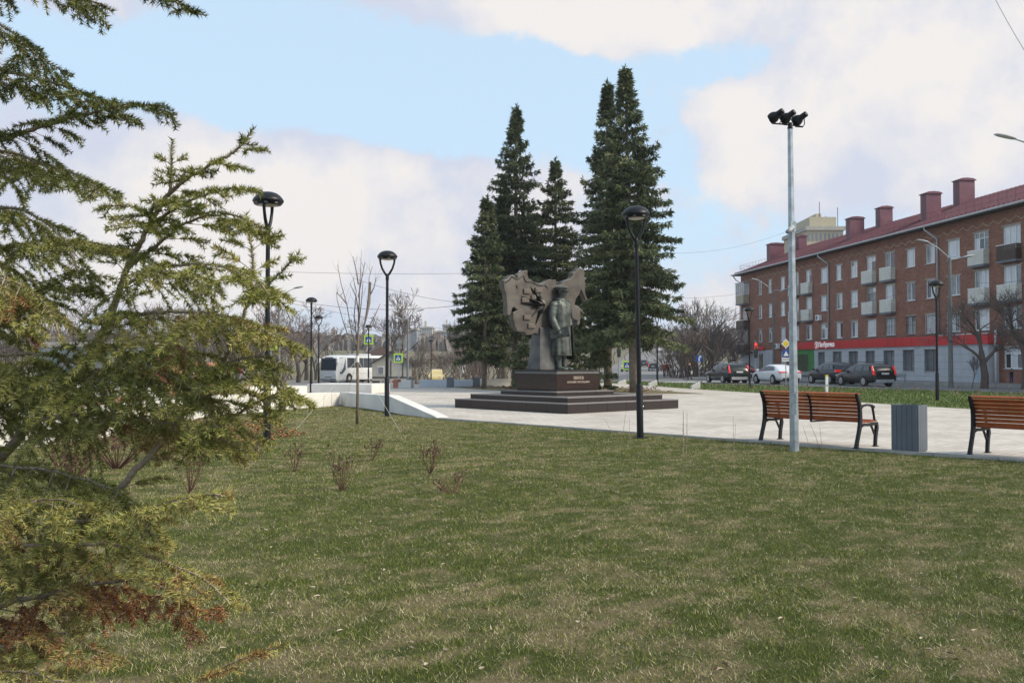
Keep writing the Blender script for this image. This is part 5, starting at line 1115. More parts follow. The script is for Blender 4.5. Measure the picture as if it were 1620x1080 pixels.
# cargo trailer
tr = thing('cargo_trailer', 'small beige cargo trailer behind the black car with roof rails', 'trailer', W3(1181, 573, 74) - Vector((0, 0, EYE + .07)), math.atan2(.35, -.93)); tr.location.z = -.09
MB().box(0, 1.5, -.6, .6, .5, .95).build('cargo_box', SIDE2, tr, bevel=.02); MB().tube([(-.9, 0, .45), (0, 0, .48)], .03, 6).build('drawbar', BLACK, tr)
for sg in (-1, 1):
    w = MB().lathe([(.15, -.07), (.28, -.07), (.28, .07), (.15, .07)], 18); w.xf(Matrix.Translation((.8, sg * .7, .28)) @ Matrix.Rotation(math.radians(90), 4, 'X')); w.build('wheel', TYRE, tr)
for x in (.25, .75, 1.25): MB().box(x - .02, x + .02, -.62, -.602, .5, .95).build('strap', DCONC, tr)
# guard rails
def guard(a, b, label):
    a.z = b.z = 0; t = thing('guard_rail', label, 'guard rail', a); d = b - a; n = max(2, int(d.length / 2))
    ms = MB(); dn = d.normalized(); nn = Vector((-dn.y, dn.x, 0))
    r = [[tuple(p + nn * o + Vector((0, 0, z))) for o, z in ((0, .42), (.05, .48), (.0, .56), (.05, .64), (0, .70), (-.03, .70), (-.03, .42))] for p in (Vector((0, 0, 0)), d)]
    ms.loft(r).build('rail_beam', STEEL, t)
    for k in range(n + 1): p = d * (k / n) - nn * .08; MB().box(p.x - .04, p.x + .04, p.y - .04, p.y + .04, 0, .68).build('rail_post', STEEL, t)
guard(W3(1258, 573, 84), W3(1292, 573, 77), 'steel guard rail in front of the green shop entrance'); guard(W3(1405, 573, 69), W3(1433, 573, 66), 'end of steel guard rail beside the black estate car')
# ------------------------------------------------------------------ signs and traffic lights
YG = mat('fluorescent_yellow', (.45, .68, .05), .5, 0, .03); BLUE = mat('sign_blue', (.01, .06, .30), .4, 0, .05); WHT = mat('sign_face_white', (.75, .75, .75), .45, 0, .03); YEL = mat('sign_yellow', (.72, .52, .03), .45); GREYB = mat('sign_back', (.20, .21, .21), .6)
def signpost(px, d, label, face, zc, size=.7, ztop=None, back=False, rz=0., post=STEEL, dx=0):
    p = W3(px, 573, d); z0 = float(T(p.x, p.y)); t = thing('road_sign', label, 'road sign', (p.x, p.y, z0), rz); zc = zc - z0
    MB().tube([(0, .04, -.1), (0, .04, (ztop or zc + size / 2 + .05))], .03, 8).build('post', post, t)
    x = dx; s_ = size / 2
    def crossing(s2, par, y):
        b = MB().box(x - s2, x + s2, y - .012, y, zc - s2, zc + s2).build('blue_panel', BLUE, par); 
        MB().add([(x - s2 * .78, y - .016, zc - s2 * .66), (x + s2 * .78, y - .016, zc - s2 * .66), (x, y - .016, zc + s2 * .78)], [(0, 1, 2)]).build('white_triangle', WHT, par, fix=False)
        f = MB(); f.lathe([(0, -.001), (s2 * .12, -.001), (s2 * .12, .001), (0, .001)], 8); f.xf(Matrix.Translation((x, y - .02, zc + s2 * .40)) @ Matrix.Rotation(math.radians(90), 4, 'X'))
        for a, b_ in (((.0, .30), (-.02, -.1)), ((-.02, -.1), (.22, -.52)), ((-.02, -.1), (-.28, -.5)), ((0, .22), (.2, .02)), ((0, .22), (-.2, .05))):
            A, B = Vector((a[0], a[1])) * s2, Vector((b_[0], b_[1])) * s2; n_ = (B - A).normalized(); n_ = Vector((-n_.y, n_.x)) * s2 * .07
            f.quad(*[(x + q.x, y - .021, zc + q.y) for q in (A - n_, A + n_, B + n_, B - n_)])
        f.build('walking_figure', TRIMB, par)
    if face == 'crossing_yg':
        pn = MB().box(x - s_, x + s_, -.02, .0, zc - s_, zc + s_).build('sign_panel', YG, t, bevel=.005); crossing(s_ * .66, pn, -.024)
    elif face == 'crossing': pn = MB().box(x - s_, x + s_, -.02, 0, zc - s_, zc + s_).build('sign_panel', BLUE, t); crossing(s_ * .9, pn, -.024)
    elif face == 'round_back':
        m = MB().lathe([(0, -.01), (s_, -.01), (s_, .01), (0, .01)], 24); m.xf(Matrix.Translation((x, 0, zc)) @ Matrix.Rotation(math.radians(90), 4, 'X')); m.build('sign_panel', GREYB, t); MB().box(x - s_ * .8, x + s_ * .8, -.01, .01, zc - s_ * 2.0, zc - s_ * 1.12).build('sign_plate', GREYB, t); MB().box(x - s_, x + s_, -.02, -.011, zc - .02, zc + .02).build('stiffener', CONC, t)
    elif face == 'diamond':
        m = MB().box(-s_, s_, -.015, 0, -s_, s_); m.xf(Matrix.Translation((x, 0, zc)) @ Matrix.Rotation(math.radians(45), 4, 'Y')); pn = m.build('sign_panel', WHT, t)
        m = MB().box(-s_ * .72, s_ * .72, -.02, -.016, -s_ * .72, s_ * .72); m.xf(Matrix.Translation((x, 0, zc)) @ Matrix.Rotation(math.radians(45), 4, 'Y')); m.build('yellow_diamond', YEL, pn)
    elif face == 'turn':
        pn = MB().box(x - s_, x + s_, -.02, 0, zc - s_, zc + s_).build('sign_panel', BLUE, t); a = MB()
        a.quad((x - .06, -.024, zc - s_ * .8), (x + .06, -.024, zc - s_ * .8), (x + .06, -.024, zc + .02), (x - .06, -.024, zc + .08)); a.quad((x + .06, -.024, zc + .02), (x + .16, -.024, zc + .12), (x + .06, -.024, zc + .2), (x - .06, -.024, zc + .08)); a.add([(x - .03, -.024, zc + .24), (x + .2, -.024, zc + .26), (x + .2, -.024, zc + .02)], [(0, 2, 1)]); a.build('white_arrow', WHT, pn, fix=False)
    elif face == 'bus':
        pn = MB().box(x - s_ * .65, x + s_ * .65, -.02, 0, zc - s_ * 1.4, zc + s_ * 1.4).build('sign_panel', WHT, t); MB().box(x - s_ * .3, x + s_ * .3, -.03, -.021, zc - s_ * .3, zc + s_ * .9).build('sign_symbol', mat('sign_dark_green', (.05, .12, .05), .5), pn)
    return t
signpost(583, 100, 'yellow edged pedestrian crossing sign above the rear of the coach', 'crossing_yg', 3.88, .98)
signpost(630, 100, 'yellow edged pedestrian crossing sign in front of the small grey house', 'crossing_yg', 1.95, .98)
signpost(631.5, 103, 'round road sign seen from its grey back beside the small house', 'round_back', 3.7, .72)
signpost(428.5, 70, 'yellow edged pedestrian crossing sign beside the left lamp post', 'crossing_yg', 2.88, .95)
signpost(1106, 88, 'blue square arrow sign in front of the bare bushes', 'turn', 1.86, .62)
sg1 = signpost(1243.5, 62, 'yellow and white diamond priority sign above the blue crossing sign left of the mast', 'diamond', 2.72, .44, ztop=3.1)
s2 = .22; pn = MB().box(-s2, s2, -.02, 0, 2.1 - s2 - .04, 2.1 + s2 + .02).build('crossing_panel', BLUE, sg1); MB().add([(-s2 * .8, -.026, 1.92), (s2 * .8, -.026, 1.92), (0, -.026, 2.24)], [(0, 1, 2)]).build('white_triangle', WHT, pn, fix=False)
tp = MB().box(-.28, .24, -.02, 0, 1.56, 1.80).build('text_plate', WHT, sg1); o = link('plate_text', text_mesh('СКОРОСТЬ', .085, .003, 'plate_text', TRIMB), tp); o.matrix_local = Matrix.Translation((-.02, -.024, 1.68)) @ Matrix.Rotation(math.radians(90), 4, 'X')
signpost(734, 105, 'narrow white bus stop sign left of the conifers', 'bus', .75, .62)
signpost(992, 95, 'yellow edged crossing sign behind the conifer trunk by the traffic light', 'crossing_yg', 1.2, .9)
REDE = mat('lit_red_lamp', (.5, .01, .01), .3, emit=(1, .06, .05), estr=1.2)
def traffic(px, d, ztop, label):
    p = W3(px, 573, d); z0 = float(T(p.x, p.y)); t = thing('traffic_light', label, 'traffic light', (p.x, p.y, z0)); zt = ztop - z0
    MB().tube([(0, .1, 0), (0, .1, zt + .1)], .06, 8).build('post', STEEL, t)
    h = MB().box(-.17, .17, -.1, .04, zt - .95, zt).build('signal_housing', TRIMB, t, bevel=.02)
    for k in range(3):
        m = MB().lathe([(0, 0), (.12, 0), (.12, .012), (0, .02)], 18); m.xf(Matrix.Translation((0, -.102, zt - .17 - k * .30)) @ Matrix.Rotation(math.radians(90), 4, 'X'))
        m.build('signal_lens', [REDE, mat('unlit_amber_lens', (.10, .07, .02), .3), mat('unlit_green_lens', (.01, .06, .04), .3)][k], h)
    MB().box(-.15, .15, -.1, -.02, zt - 1.30, zt - .97).build('countdown_box', TRIMB, t)
    o = link('countdown_digits', text_mesh('29', .30, .004, 'countdown_digits', REDE, 'CENTER', .01), t); o.matrix_local = Matrix.Translation((0, -.108, zt - .47)) @ Matrix.Rotation(math.radians(90), 4, 'X')
traffic(979, 82, 3.25, 'traffic light with red lamp lit, seen between the conifer trunks'); traffic(1195.5, 78, 3.15, 'traffic light with red lamp lit at the far corner of the brick building')
# white marker post with yellow cap
mp_ = thing('marker_post', 'white marker post with yellow cap on the verge behind the left bench', 'post', G(1308, 626)); MB().box(-.055, .055, -.05, .05, 0, .86).build('post_body', mat('white_plastic', (.75, .75, .75), .5), mp_, bevel=.01); MB().box(-.06, .06, -.055, .055, .862, .93).build('cap', YEL, mp_, bevel=.01); MB().box(-.02, .03, -.056, -.052, .45, .50).build('mark', TRIMB, mp_)
# concrete wedge blocks along the side path
for i, (px, py, w, h) in enumerate(((984, 608.6, .55, .30), (1033, 611.2, .48, .34), (1101, 616, .42, .36))):
    p = G(px, py); t = MB(); s_ = p.y / FOC * (14 if i else 13) / 2
    t.prism([(-s_, 0, 0), (s_, 0, 0), (s_, 0, h + .06), (-s_ * .9, 0, h * .55)], (0, .5, 0)); o = t.build('wedge_block', WHITEP, None, bevel=.015); o.location = (p.x, p.y, float(T(p.x, p.y)) + .0)
    tag(o, ['white wedge shaped concrete block nearest the conifer trunks', 'middle white wedge shaped concrete block on the grass edge right of the lamp pole', 'white wedge shaped concrete block farthest right on the grass edge'][i], 'concrete block', 'white wedge blocks along the side path')
# ------------------------------------------------------------------ street lights on poles
POLEC = mat('concrete_pole', (.17, .17, .165), .85, 0, .15, 4, bump=.1)
def street_light(px, d, ztop, arms, label, r=.14, lattice=False):
    p = W3(px, 573, d); z0 = float(T(p.x, p.y)); t = thing('street_light', label, 'street light', (p.x, p.y, z0)); zt = ztop - z0
    MB().tube([(0, 0, -.1), (0, 0, zt)], [r, r * .6], 8).build('pole', POLEC, t, smooth=False)
    for (dx, dz, dy) in arms:
        b = zt - .25; MB().tube([(0, 0, b), (dx * .1, dy * .1, b + .35), (dx * .55, dy * .55, b + .3 + dz * .6), (dx, dy, b + .25 + dz)], .03, 6).build('arm', STEEL, t)
        sg = 1 if dx > 0 else -1; m = MB(); m.loft([[(dx + sg * x, dy + y * w, b + .25 + dz + z * hh + sg * 0 + x * .2) for y, z in ((-.14, 0), (-.12, .06), (0, .1), (.12, .06), (.14, 0), (0, -.06))] for x, w, hh in ((-.06, .35, .5), (.1, .8, .9), (.35, 1, 1), (.6, .8, .8), (.72, .3, .3))]); m.build('luminaire', mat('light_grey_luminaire', (.30, .31, .32), .5), t, smooth=True)
street_light(441, 75, 6.6, [(1.2, .75, 0)], 'street light on a concrete pole behind the left lamp post')
street_light(645, 98, 5.9, [(1.0, .9, 0), (-.7, .1, .2)], 'double headed street light before the distant apartment blocks')
street_light(1224, 96, 8.7, [(-1.5, 1.1, 0), (1.0, .1, 0)], 'double headed street light in front of the far half of the brick building')
street_light(1504, 58, 7.9, [(-1.3, .95, 0), (.8, .0, 0)], 'double headed street light on the thick pole before the shop with red fascia', .16)
street_light(1706, 34, 8.6, [(-2.2, .95, 0)], 'street light whose head leans in from the right edge', .12)
street_light(700, 130, 5.2, [(.8, .3, 0)], 'thin distant street light right of the taxi lamp', .1)
# wires
WIREM = mat('black_cable', (.02, .02, .022), .6)
def wire(a, b, sag, label, r=.012):
    m = MB(); n = 22; pts = [a.lerp(b, i / n) - Vector((0, 0, sag * 4 * (i / n) * (1 - i / n))) for i in range(n + 1)]
    tag(m.tube(pts, r, 4).build('cable', WIREM, None), label, 'cable', 'overhead cables')
wire(W3(441, 470, 75), W3(765, 478, 62), .7, 'overhead cable sagging left of the conifers, lower one', .016)
wire(W3(-40, 400, 60), W3(760, 432, 80), .5, 'overhead cable left of the conifers, highest one', .014)
wire(W3(441, 476, 75), W3(800, 528, 100), .4, 'thin overhead cable crossing just above the far apartment blocks', .014)
wire(W3(560, 440, 80), W3(800, 484, 70), .5, 'overhead cable slanting down to the conifers', .016)
wire(W3(1060, 500, 90), W3(1230, 496, 96), .5, 'nearly level overhead cable right of the conifers', .016)
wire(W3(1075, 538, 110), W3(1190, 480, 100), .6, 'overhead cable rising to the far corner of the brick building', .016)
wire(W3(1050, 400, 90), W3(1250, 364, 96), .7, 'thin overhead cable rising behind the mast', .012)
wire(W3(1030, 470, 80), W3(1224, 452, 96), .5, 'overhead cable ending at the double street light', .012)
wire(W3(1224, 487, 96), W3(1504, 440, 58), .8, 'cable strung along the brick facade between two street lights', .012)
wire(W3(1504, 440, 58), W3(1700, 425, 34), .4, 'cable leaving the right street light past the balconies', .012)
wire(W3(1560, -30, 60), W3(1690, 180, 40), .4, 'overhead cable in the top right corner of the sky', .014)
# ------------------------------------------------------------------ people
def person(px, d, h, coat, trous, label, rz=0., stride=.12, hair=(.02, .015, .01), bag=None, zoff=-.09, skirt=None):
    p = W3(px, 573, d); z0 = float(T(p.x, p.y)) + zoff; t = thing('person', label, 'person', (p.x, p.y, z0), rz); k = h / 1.75
    def skin_(nm, V_, E, rad, m, par=t):
        me = bpy.data.meshes.new(nm); me.from_pydata([Vector(v) * k for v in V_], E, []); o = link(nm, me, par); me.materials.append(m)
        sk = o.modifiers.new('skin', 'SKIN'); me.skin_vertices or None
        bpy.context.view_layer.update()
        for i, r in enumerate(rad): me.skin_vertices[0].data[i].radius = (r * k, r * k)
        me.skin_vertices[0].data[0].use_root = True
        s2 = o.modifiers.new('sub', 'SUBSURF'); s2.levels = 1; s2.render_levels = 1; return o
    st_ = stride
    V_ = [(0, 0, .95), (0, 0, 1.2), (0, 0, 1.42), (0, 0, 1.52), (.01, 0, 1.60), (.015, 0, 1.70), (0, .1, .9), (st_, .1, .48), (st_ * .9, .1, .07), (st_ + .14, .1, .03), (0, -.1, .9), (-st_ * .4, -.1, .5), (-st_ * 1.6, -.1, .09), (-st_ * 1.2, -.1, .03), (0, .19, 1.40), (-st_ * .6, .23, 1.14), (st_ * .3, .24, .88), (0, -.19, 1.40), (st_ * .6, -.23, 1.14), (st_ * 1.2, -.22, .9), (.12, 0, 1.62)]
    E = [(0, 1), (1, 2), (2, 3), (3, 4), (4, 5), (0, 6), (6, 7), (7, 8), (8, 9), (0, 10), (10, 11), (11, 12), (12, 13), (2, 14), (14, 15), (15, 16), (2, 17), (17, 18), (18, 19)]
    skin_('body', V_[:20], E, [.13, .12, .13, .055, .085, .07, .085, .055, .04, .035, .085, .055, .04, .035, .055, .04, .03, .055, .04, .03], SKIN)
    skin_('coat', [V_[0], V_[1], V_[2], V_[14], V_[15], (V_[16][0] * .9, .235, .93), V_[17], V_[18], (V_[19][0] * .9, -.225, .95), (0, 0, .80), (0, 0, 1.47)], [(0, 1), (1, 2), (2, 3), (3, 4), (4, 5), (2, 6), (6, 7), (7, 8), (0, 9), (2, 10)], [.165, .155, .16, .075, .06, .05, .075, .06, .05, .17, .08], coat)
    skin_('trousers', [V_[0], V_[6], V_[7], (V_[8][0], .1, .1), V_[10], V_[11], (V_[12][0], -.1, .12)], [(0, 1), (1, 2), (2, 3), (0, 4), (4, 5), (5, 6)], [.14, .105, .075, .06, .105, .075, .06], trous)
    hm = MB().lathe([(0, -.02), (.095, -.01), (.10, .05), (.07, .10), (0, .125)], 12); hm.xf(Matrix.Translation((-.015 * k, 0, 1.64 * k)) @ Matrix.Scale(k, 4)); hm.build('hair', mat('hair_%d' % int(hair[0] * 1000), hair, .7), t, smooth=True)
    if bag is not None: MB().box(-.30 * k, -.14 * k, -.15 * k, .15 * k, 1.0 * k, 1.42 * k).build('backpack', bag, t, bevel=.04)
    return t
def cloth(n, c): return mat(n, c, .85, 0, .15, 8)
person(1091, 79, 1.68, cloth('black_cloth', (.012, .012, .014)), cloth('dark_trousers', (.03, .03, .035)), 'walker in black coat carrying a pale bag on the road by the bushes', 2.9, .14)
pb = MB().box(-.05, .05, -.16, .16, -.26, .0); o = pb.build('shopping_bag', cloth('pale_bag', (.6, .58, .5)), None, bevel=.02); o.location = W3(1094, 573, 78.7) - Vector((0, 0, EYE - .80)); tag(o, 'pale shopping bag carried by the walker in black', 'bag')
person(1051, 100, 1.65, cloth('red_cloth', (.42, .02, .03)), cloth('dark_trousers', (.03, .03, .035)), 'walker in red jacket far down the road beside the bushes', 1.2)
person(1057, 101, 1.7, cloth('black_cloth', (.012, .012, .014)), cloth('dark_trousers', (.03, .03, .035)), 'dark dressed walker just right of the one in red', 1.4)
person(1600, 63.5, 1.05, cloth('black_cloth', (.012, .012, .014)), cloth('blue_trousers', (.03, .04, .16)), 'person in black jacket and blue trousers on the pavement right of the shop', 2.0, .05, zoff=.04)
person(1139, 92, 1.75, cloth('black_cloth', (.012, .012, .014)), cloth('dark_trousers', (.03, .03, .035)), 'person whose dark head shows above the black car with roof rails', 2.0, zoff=-.09)
person(383, 60, 1.5, cloth('pink_cloth', (.55, .30, .32)), cloth('grey_trousers', (.15, .15, .16)), 'child in pale pink top with a red rucksack left of the lamp post', .6, .1, bag=cloth('red_bag', (.55, .02, .08)), zoff=0)
person(397, 61, 1.6, cloth('yellow_cloth', (.5, .42, .08)), cloth('grey_trousers', (.15, .15, .16)), 'walker in yellow jacket just left of the lamp post', .6, .1, zoff=0)
person(338, 60, 1.65, cloth('rose_cloth', (.5, .22, .2)), cloth('dark_trousers', (.03, .03, .035)), 'walker in rose coat behind the spruce branches', 2.6, .1, zoff=0)
person(302, 62, 1.7, cloth('white_cloth', (.6, .6, .6)), cloth('grey_trousers', (.15, .15, .16)), 'walker in white jacket behind the spruce branches', 2.6, .1, zoff=0)
# ------------------------------------------------------------------ background buildings
def flats(px0, px1, d, ztop, m, label, nst=9, ncol=12, rz=0, dep=14):
    a = W3(px0, 573, d); b = W3(px1, 573, d); w = b.x - a.x; z0 = float(T(a.x, a.y)) - 2; t = thing('apartment_block', label, 'building', ((a.x + b.x) / 2, a.y, z0), rz); H = ztop - z0
    MB().box(-w / 2, w / 2, 0, dep, 0, H).build('wall', m, t); wm = MB(); st_h = (H - 3) / nst
    for i in range(nst):
        for j in range(ncol):
            x = -w / 2 + w * (j + .5) / ncol; z = 3 + st_h * (i + .3); wm.box(x - w / ncol * .3, x + w / ncol * .3, -.06, -.01, z, z + st_h * .5)
    wm.build('window_grid', mat('far_windows', (.16, .17, .19), .3, 0, .3, .3), t, kind='stuff'); MB().box(-w / 2 - .3, w / 2 + .3, -.3, dep + .3, H + .01, H + .7).build('parapet', CONC, t); MB().box(-w * .1, w * .05, 3, 7, H + .71, H + 3.4).build('roof_hut', m, t)
FB = mat('far_panel_wall', (.34, .35, .37), .9, 0, .12, .15); FB2 = mat('far_blue_grey_wall', (.20, .22, .26), .9, 0, .1, .1); FB3 = mat('far_cream_wall', (.45, .43, .40), .9, 0, .1, .1)
flats(640, 649, 330, 12.5, FB, 'grey apartment tower left of the blue grey one on the skyline', 8, 3); flats(649, 659, 330, 12.8, FB2, 'blue grey apartment tower on the skyline right of the small house', 8, 3)
flats(661, 684, 420, 16.5, FB3, 'pale apartment block stepped below the blue grey tower', 9, 7); flats(686, 745, 430, 15.0, FB, 'long grey apartment block left of the conifers', 9, 16); flats(700, 712, 470, 19.5, FB3, 'slim pinkish tower above the long grey block', 9, 3)
flats(505, 545, 420, 13.0, FB3, 'low pale block seen over the coach roof', 5, 10); flats(1000, 1024, 620, 17, FB, 'hazy block at the top of the hill road', 6, 8); flats(1278, 1336, 165, 24.5, SIDE2, 'beige top of a tall block rising over the maroon roof', 9, 9)
p = W3(1300, 573, 164); 
for i, (px, zt) in enumerate(((1298, 30), (1327, 29), (1308, 27.5))):
    q = W3(px, 573, 168); tag(MB().tube([(q.x, q.y, 24), (q.x, q.y, zt)], .06, 4).build('roof_aerial', WIREM, None), ['tall thin roof aerial at left of the beige block', 'roof aerial at right of the beige block', 'short roof aerial in the middle of the beige block'][i], 'aerial')
tag(MB().box(*[v for v in (W3(1288, 573, 164).x, W3(1331, 573, 164).x)], 166, 174, 24.6, 27.0).build('roof_penthouse', SIDE2, None), 'beige plant room on top of the tall block', 'roof hut')
# small grey house
hp = W3(620, 573, 104); hs = thing('small_house', 'small grey sided house with pitched roof right of the coach', 'house', (hp.x, hp.y, float(T(hp.x, hp.y)) - .1), .12)
HS = mat('house_siding', (.33, .32, .29), .85, 0, .1, 2); w, dp, h = 4.3, 5, 2.3
MB().add([(-w / 2, 0, 0), (w / 2, 0, 0), (w / 2, 0, h), (0, 0, h + 1.25), (-w / 2, 0, h), (-w / 2, dp, 0), (w / 2, dp, 0), (w / 2, dp, h), (0, dp, h + 1.25), (-w / 2, dp, h)], [(0, 1, 2, 3, 4), (9, 8, 7, 6, 5), (0, 5, 6, 1), (1, 6, 7, 2), (4, 9, 5, 0)]).build('wall', HS, hs)
for sg in (-1, 1):
    a, b = Vector((0, -.35, h + 1.3)), Vector((sg * (w / 2 + .4), -.35, h - .18)); MB().prism([a, b, b + Vector((0, 0, .1)), a + Vector((0, 0, .1))], (0, dp + .7, 0)).build('roof', mat('brown_roof', (.10, .075, .065), .8), hs)
MB().box(-1.5, -.9, -.05, -.01, 1.1, 1.9).build('window', GL_M, hs); MB().box(-1.56, -.84, -.03, .0 - .004, 1.04, 1.96).build('window_frame', PVC, hs)
for x in (-.1, 1.2): MB().box(x - .04, x + .04, -.05, -.01, .7, h + .3).build('post', TRIMB, hs)
MB().box(-w / 2, w / 2, -.06, -.01, .72, .82).build('beam', TRIMB, hs)
for x in (-1.7, -.6, .5, 1.6): MB().box(x - .4, x + .4, -.05, -.01, .05, .38).build('cellar_opening', TRIMB, hs)
hp = W3(603, 573, 128); t = thing('outbuilding', 'dark brown roofed outbuilding peeping over the coach rear', 'house', (hp.x, hp.y, -.9), .3); MB().box(-2, 2, 0, 4, 0, 3.2).build('wall', mat('dark_brick', (.12, .07, .055), .9), t)
MB().prism([(-2.4, -.3, 3.2), (2.4, -.3, 3.2), (0, -.3, 4.6)], (0, 4.6, 0)).build('roof', mat('brown_roof2', (.09, .06, .055), .8), t)
# kiosk behind the spruce at left
kp = W3(235, 573, 62); t = thing('kiosk', 'dark red and brick kiosk glimpsed through the spruce branches', 'kiosk', (kp.x, kp.y, 0), 0.1); MB().box(-1.0, 1.2, 0, 3, 0, 2.0).build('wall', mat('dark_red_wall', (.18, .035, .035), .7, 0, .1, 1), t, bevel=.02); MB().box(-1.2, 1.4, -.2, 3.2, 2.01, 2.15).build('roof', DCONC, t); MB().box(1.22, 3.8, .2, 2.8, 0, 1.5).build('side_wall', TERR, t); MB().box(-.6, .4, -.03, -.005, .9, 1.6).build('window', GL_D, t)
kp = W3(150, 573, 70); t = thing('glass_pavilion', 'pale glazed pavilion glimpsed through the spruce branches', 'pavilion', (kp.x, kp.y, 0), 0.0); MB().box(-4, 4, 0, 4, 2.6, 3.0).build('roof', CONC, t)
for i in range(9): MB().box(-4 + i - .05, -4 + i + .05, 0, .1, 0, 2.6).build('mullion', mat('green_frame', (.06, .16, .12), .5), t)
MB().quad((-4, .06, 0), (4, .06, 0), (4, .06, 2.6), (-4, .06, 2.6)).build('glass', GL_M, t, fix=False)
# ------------------------------------------------------------------ foreground spruce
def unit(v): return v / (np.linalg.norm(v, axis=-1, keepdims=True) + 1e-9)
def spline(pts, n):
    P = np.array([list(p) for p in pts], float); P = np.vstack([2 * P[0] - P[1], P, 2 * P[-1] - P[-2]]); out = []
    k = len(P) - 3
    for i in range(k):
        for t in np.linspace(0, 1, n, endpoint=(i == k - 1)):
            a, b, c, d = P[i:i + 4]; out.append(.5 * ((2 * b) + (-a + c) * t + (2 * a - 5 * b + 4 * c - d) * t * t + (-a + 3 * b - 3 * c + d) * t ** 3))
    return np.array(out)
class Fol:
    """collects needles (triangles) and twig wood"""
    def __init__(s): s.V = []; s.A = []; s.wood = MB()
    def needles(s, p0, p1, ln, tint, dens=900, w=.0028, upbias=.2, last=False):
        ax = p1 - p0; L_ = np.linalg.norm(ax); ax = ax / (L_ + 1e-9); n = max(6, int(L_ * dens))
        a = np.cross(ax, [0, 0, 1.]); a = a / (np.linalg.norm(a) + 1e-6); b = np.cross(ax, a); b = b if b[2] > 0 else -b
        t = RNG.random(n); ph = RNG.uniform(0, 2 * np.pi, n); rad = np.cos(ph)[:, None] * a + (np.sin(ph) + upbias)[:, None] * b; rad = unit(rad)
        ang = np.radians(RNG.uniform(46, 68, n))[:, None]; dr = unit(ax * np.cos(ang) + rad * np.sin(ang))
        end = np.clip((1 - t) * 6, .55, 1) if last else np.ones(n); l = (ln * RNG.uniform(.7, 1.1, n) * end)[:, None]
        base = p0 + ax * (t * L_)[:, None]; side = unit(np.cross(dr, RNG.normal(size=(n, 3)))) * w / 2
        V = np.empty((n, 3, 3)); V[:, 0] = base - side; V[:, 1] = base + side; V[:, 2] = base + dr * l
        s.V.append(V.reshape(-1, 3)); s.A.append(np.clip(tint + RNG.normal(0, .06, n), 0, 1))
    def flush(s, name, m): return np_mesh(name, np.concatenate(s.V), 3, m, np.concatenate(s.A))
NEEDM = ramp_mat('spruce_needles', 'tint', [(0, (.022, .038, .008)), (.25, (.095, .118, .022)), (.5, (.24, .25, .06)), (.68, (.38, .36, .11)), (.78, (.30, .17, .06)), (.88, (.24, .085, .03)), (1, (.16, .05, .022))], .55, .35)
TWIGM = mat('spruce_twig_bark', (.19, .14, .09), .9, 0, .3, 30, bump=.4, bscale=90, col2=(.34, .275, .21))
def sprout(F, p, d, L_, droop, tint, nl, order=0, dens=850):
    """a curved side branch with its own alternating shoots"""
    n = max(3, int(L_ / .044)); pts = [p]; dd = d / np.linalg.norm(d); st_ = L_ / n
    for i in range(n):
        dd = dd + np.array([0, 0, -droop * st_]) + RNG.normal(0, .025, 3); dd = dd / np.linalg.norm(dd); pts.append(pts[-1] + dd * st_)
    F.wood.tube([Vector(q) for q in pts], [max(.0011, .0042 * (L_ / .35) * (1 - i / (n + 1))) for i in range(n + 1)], 4, caps=False)
    for i in range(n):
        if order == 0 and i < 1: continue
        F.needles(pts[i], pts[i + 1], nl * (1 if i > n - 4 else .9), tint + RNG.normal(0, .02), dens, last=(i == n - 1))
    if order == 0:
        side = 1; acc = .03; k = 0
        for i in range(1, n):
            for sd_ in (-1, 1):
                if RNG.random() < .10: continue
                t = i / n; ax = unit(pts[min(i + 1, n)] - pts[i]); h = np.cross(ax, [0, 0, 1.]); h = h / (np.linalg.norm(h) + 1e-6) * sd_
                ang = math.radians(RNG.uniform(38, 58)); d2 = ax * math.cos(ang) + h * math.sin(ang) + np.array([0, 0, RNG.uniform(-.35, .12)])
                l2 = (.185 * (1 - t * .55) * min(1.15, L_ / .26)) * RNG.uniform(.65, 1.15)
                if l2 > .025: sprout(F, pts[i], d2, l2, droop * 1.5 + RNG.uniform(0, 2.5), tint + RNG.normal(0, .05), nl, 1, dens)
